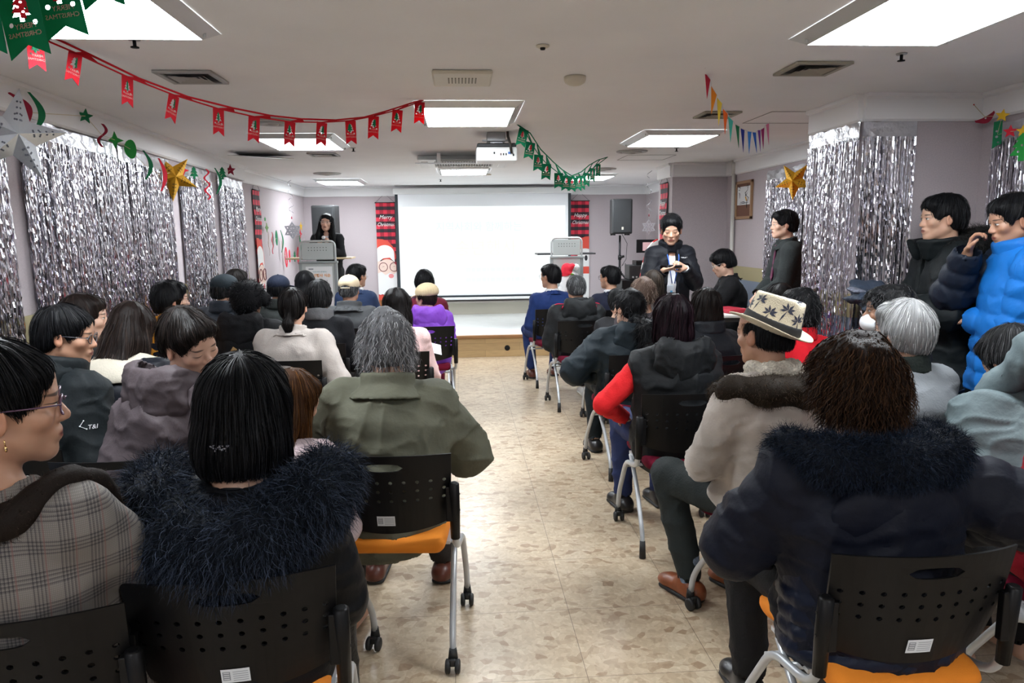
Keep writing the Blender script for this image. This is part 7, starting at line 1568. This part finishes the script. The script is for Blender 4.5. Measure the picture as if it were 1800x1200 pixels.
def felt_string(label, items, place, rz, group=None, sz=1.):
    pts = [place(x, y) for x, y, *_ in items]; r = empty('felt_garland', pts[len(pts)//2], 0, label, 'garland'); B0 = pts[len(pts)//2]
    b = MB(); b.tube([p-B0+Vector((0, 0, .0)) for p in pts], .0016, 5); b.build('thread', mat('pale_thread', (.6, .5, .3), .6), r)
    for (x, y, nm, loop, m, tilt), p in zip(items, pts):
        me = outline_mesh(loop if isinstance(loop[0][0], tuple) else [loop], .004); me.materials.append(m); link(nm, me, r, loc=p-B0, rot=(0, math.radians(tilt), rz))
    return r
def onleft(x, y):
    # point a little off the slanted left wall
    d = _ray(x, y); k = -2.03/(d[0]+.042*d[1]); p = CC+d*k; return CC+(p-CC)*.975
I = [(30, 194, 'felt_ribbon', arc_loop(.17, .018, .05), FDR, -20), (54, 198, 'felt_ribbon', arc_loop(.20, .016, .05), FG, 0), (150, 204, 'felt_star', star_loop(.045), FG, 8), (180, 238, 'felt_candy', squig_loop(.14, .014, 2), FDR, 5), (202, 246, 'felt_snowflake', star_loop(.055, 4, .4), FLG, 0), (229, 262, 'felt_mitten', oval_loop(.040, .062), FLG, 0), (254, 290, 'felt_ribbon', arc_loop(.20, .015, .045), FG, 0), (281, 307, 'felt_ribbon', arc_loop(.24, .016, .04), FR, 0), (322, 299, 'felt_snowflake', star_loop(.05, 4, .4), FR, 0), (341, 305, 'felt_tree', tree_loop(0, 0, .06), FG, 0), (364, 324, 'felt_ribbon', squig_loop(.27, .014, 5), FR, 0), (379, 318, 'felt_ribbon', arc_loop(.24, .014, .05), FG, 0), (391, 306, 'felt_tree', tree_loop(0, 0, .07), FG, 0), (405, 299, 'felt_star', star_loop(.06), FDR, 0)]
felt_string('string of red and green felt shapes hung along the left foil curtains', I, onleft, math.pi/2-.75)
onfar = lambda x, y: at_x(x, y, -2.42)
I = [(466, 385, 'felt_star', star_loop(.03), FLG, 0), (469, 400, 'felt_bell', star_loop(.06, 4, .5), mat('mixed_green_felt', (.15, .28, .1), .9), 0), (473, 428, 'felt_ribbon', squig_loop(.30, .012, 3), FPK, 0), (479, 427, 'felt_ribbon', squig_loop(.28, .012, 4), FR, 0), (486, 418, 'felt_sock', oval_loop(.04, .10), FG, 0), (494, 424, 'felt_ribbon', arc_loop(.30, .018, .08), FG, 0), (497, 443, 'felt_ribbon', arc_loop(.30, .012, .0), FPK, 0), (503, 452, 'felt_candy', [oval_loop(.05, .14), oval_loop(.022, .10)], FR, 0), (509, 450, 'felt_candy', oval_loop(.03, .09), FR, 0), (518, 452, 'felt_tree', tree_loop(0, 0, .09), FG, 0), (524, 449, 'felt_candy', [oval_loop(.05, .13), oval_loop(.02, .09)], FR, 0), (527, 430, 'felt_branch', arc_loop(.28, .03, .03), FG, 0), (528, 411, 'felt_bow', star_loop(.07, 4, .45), FR, 0), (529, 398, 'felt_star', star_loop(.07), FY, 0)]
felt_string('string of felt Christmas shapes sagging on the far left wall', I, onfar, math.pi/2-.12)
onr = lambda x, y: at_x(x, y, XR-.10)
hl = lambda s: [circ2(0, 0, s)]
I = [(1712, 184, 'thread_end', circ2(0, 0, .004), FR, 0), (1731, 205, 'felt_bird', [arc_loop(.10, .018, .02), circ2(.01, .0, .005)], FDR, 62), (1762, 203, 'felt_star', star_loop(.036), FY, 8), (1753, 237, 'felt_mitten', [[(-.02, .07), (.02, .075), (.022, -.05), (.005, -.055), (-.02, -.075)], circ2(-.004, .02, .006), circ2(-.002, -.01, .007), circ2(.006, -.04, .005)], FG, 0), (1776, 231, 'felt_star', star_loop(.036), FR, 0), (1798, 230, 'felt_star', star_loop(.032), FY, 0), (1796, 262, 'felt_tree', [tree_loop(0, 0, .085), circ2(.0, .02, .006), circ2(-.015, -.012, .006)], FLG, 0)]
felt_string('string of red, yellow and green felt shapes on the near right foil curtain', I, onr, math.radians(-38))
# snowflakes on swirls
def flake_loop(r): 
    L = []
    for k in range(12): a = math.pi/2+k*math.pi/6; rr = r if k % 2 == 0 else r*.62; L.append((rr*math.cos(a), rr*math.sin(a)))
    return L
def swirl_flake(px, py, Y, ptop, R, m, label):
    c = at_y(px, py, Y); r = empty('hanging_snowflake', c, 0, label, 'snowflake ornament', 'glitter snowflakes on swirls'); holes = [circ2(R*.60*math.cos(a), R*.60*math.sin(a), R*.07, 6) for a in np.linspace(math.pi/6, 2*math.pi+math.pi/6, 6, endpoint=False)]+[circ2(R*.28*math.cos(a), R*.28*math.sin(a), R*.06, 6) for a in np.linspace(0, 2*math.pi, 6, endpoint=False)]
    me = outline_mesh([flake_loop(R)]+holes, .006); me.materials.append(m); link('snowflake', me, r); z1 = ZC-c.z; b = MB(); n = 60; sl = np.linspace(R+.10, z1, n)
    V = []
    for k, z in enumerate(sl): a = k*.42; V.append((.032*math.cos(a), .032*math.sin(a), z))
    for k in range(n-1):
        if (k//8) % 3 == 2: continue
        A, B_ = Vector(V[k]), Vector(V[k+1]); b.poly([tuple(A), tuple(B_), tuple(B_+Vector((0, 0, .010))), tuple(A+Vector((0, 0, .010)))])
    b.build('swirl_ribbon', mat('silver_ribbon', (.55, .55, .57), .25, metal=.8), r); b = MB(); b.tube([(0, 0, R), (0, 0, R+.1)]+[(V[k][0]*.5, V[k][1]*.5, V[k][2]) for k in range(n)], .001, 4); b.build('thread', mat('white_string', (.7, .7, .7), .8), r); MB().sphere((0, 0, R+.05), .012, 6, (.7, .7, 1.6)).build('bead', mat('red_bead', (.4, .02, .05), .3), r)
swirl_flake(514, 405, 10.4, 0, .125, mat('grey_glitter', (.36, .37, .40), .5, noise=.5, nscale=150), 'grey glitter snowflake hanging on a swirl at the far left wall')
swirl_flake(1140.5, 399, 9.2, 0, .10, mat('white_glitter', (.62, .64, .68), .5, noise=.3, nscale=150), 'white glitter snowflake hanging on a swirl right of the loudspeaker')
# snowflake strings over the door
sfm = outline_mesh([star_loop(.022, 6, .5)], .004); sfm.materials.append(mat('white_felt', (.7, .7, .7), .8))
for x, ys, l in ((1417, (316, 334, 349, 364), 'left'), (1427, (315, 332), 'middle'), (1439.5, (312, 330, 365), 'right')):
    pts = [at_x(x, y, XR-.09) for y in ys]; r = empty('snowflake_string', pts[0], 0, l+' string of small white snowflakes hanging in the doorway', 'snowflake string'); b = MB(); b.tube([Vector((0, 0, .0)), pts[-1]-pts[0]], .0012, 5); b.build('thread', mat('white_string', (.7, .7, .7), .8), r)
    b = MB(); b.tube([(0, 0, 0), (.08, 0, .03)], .0012, 5); b.build('hook', mat('white_string', (.7, .7, .7), .8), r)
    for p in pts: link('small_snowflake', sfm, r, loc=p-pts[0], rot=(0, 0, -.7))
bpy.context.view_layer.update()
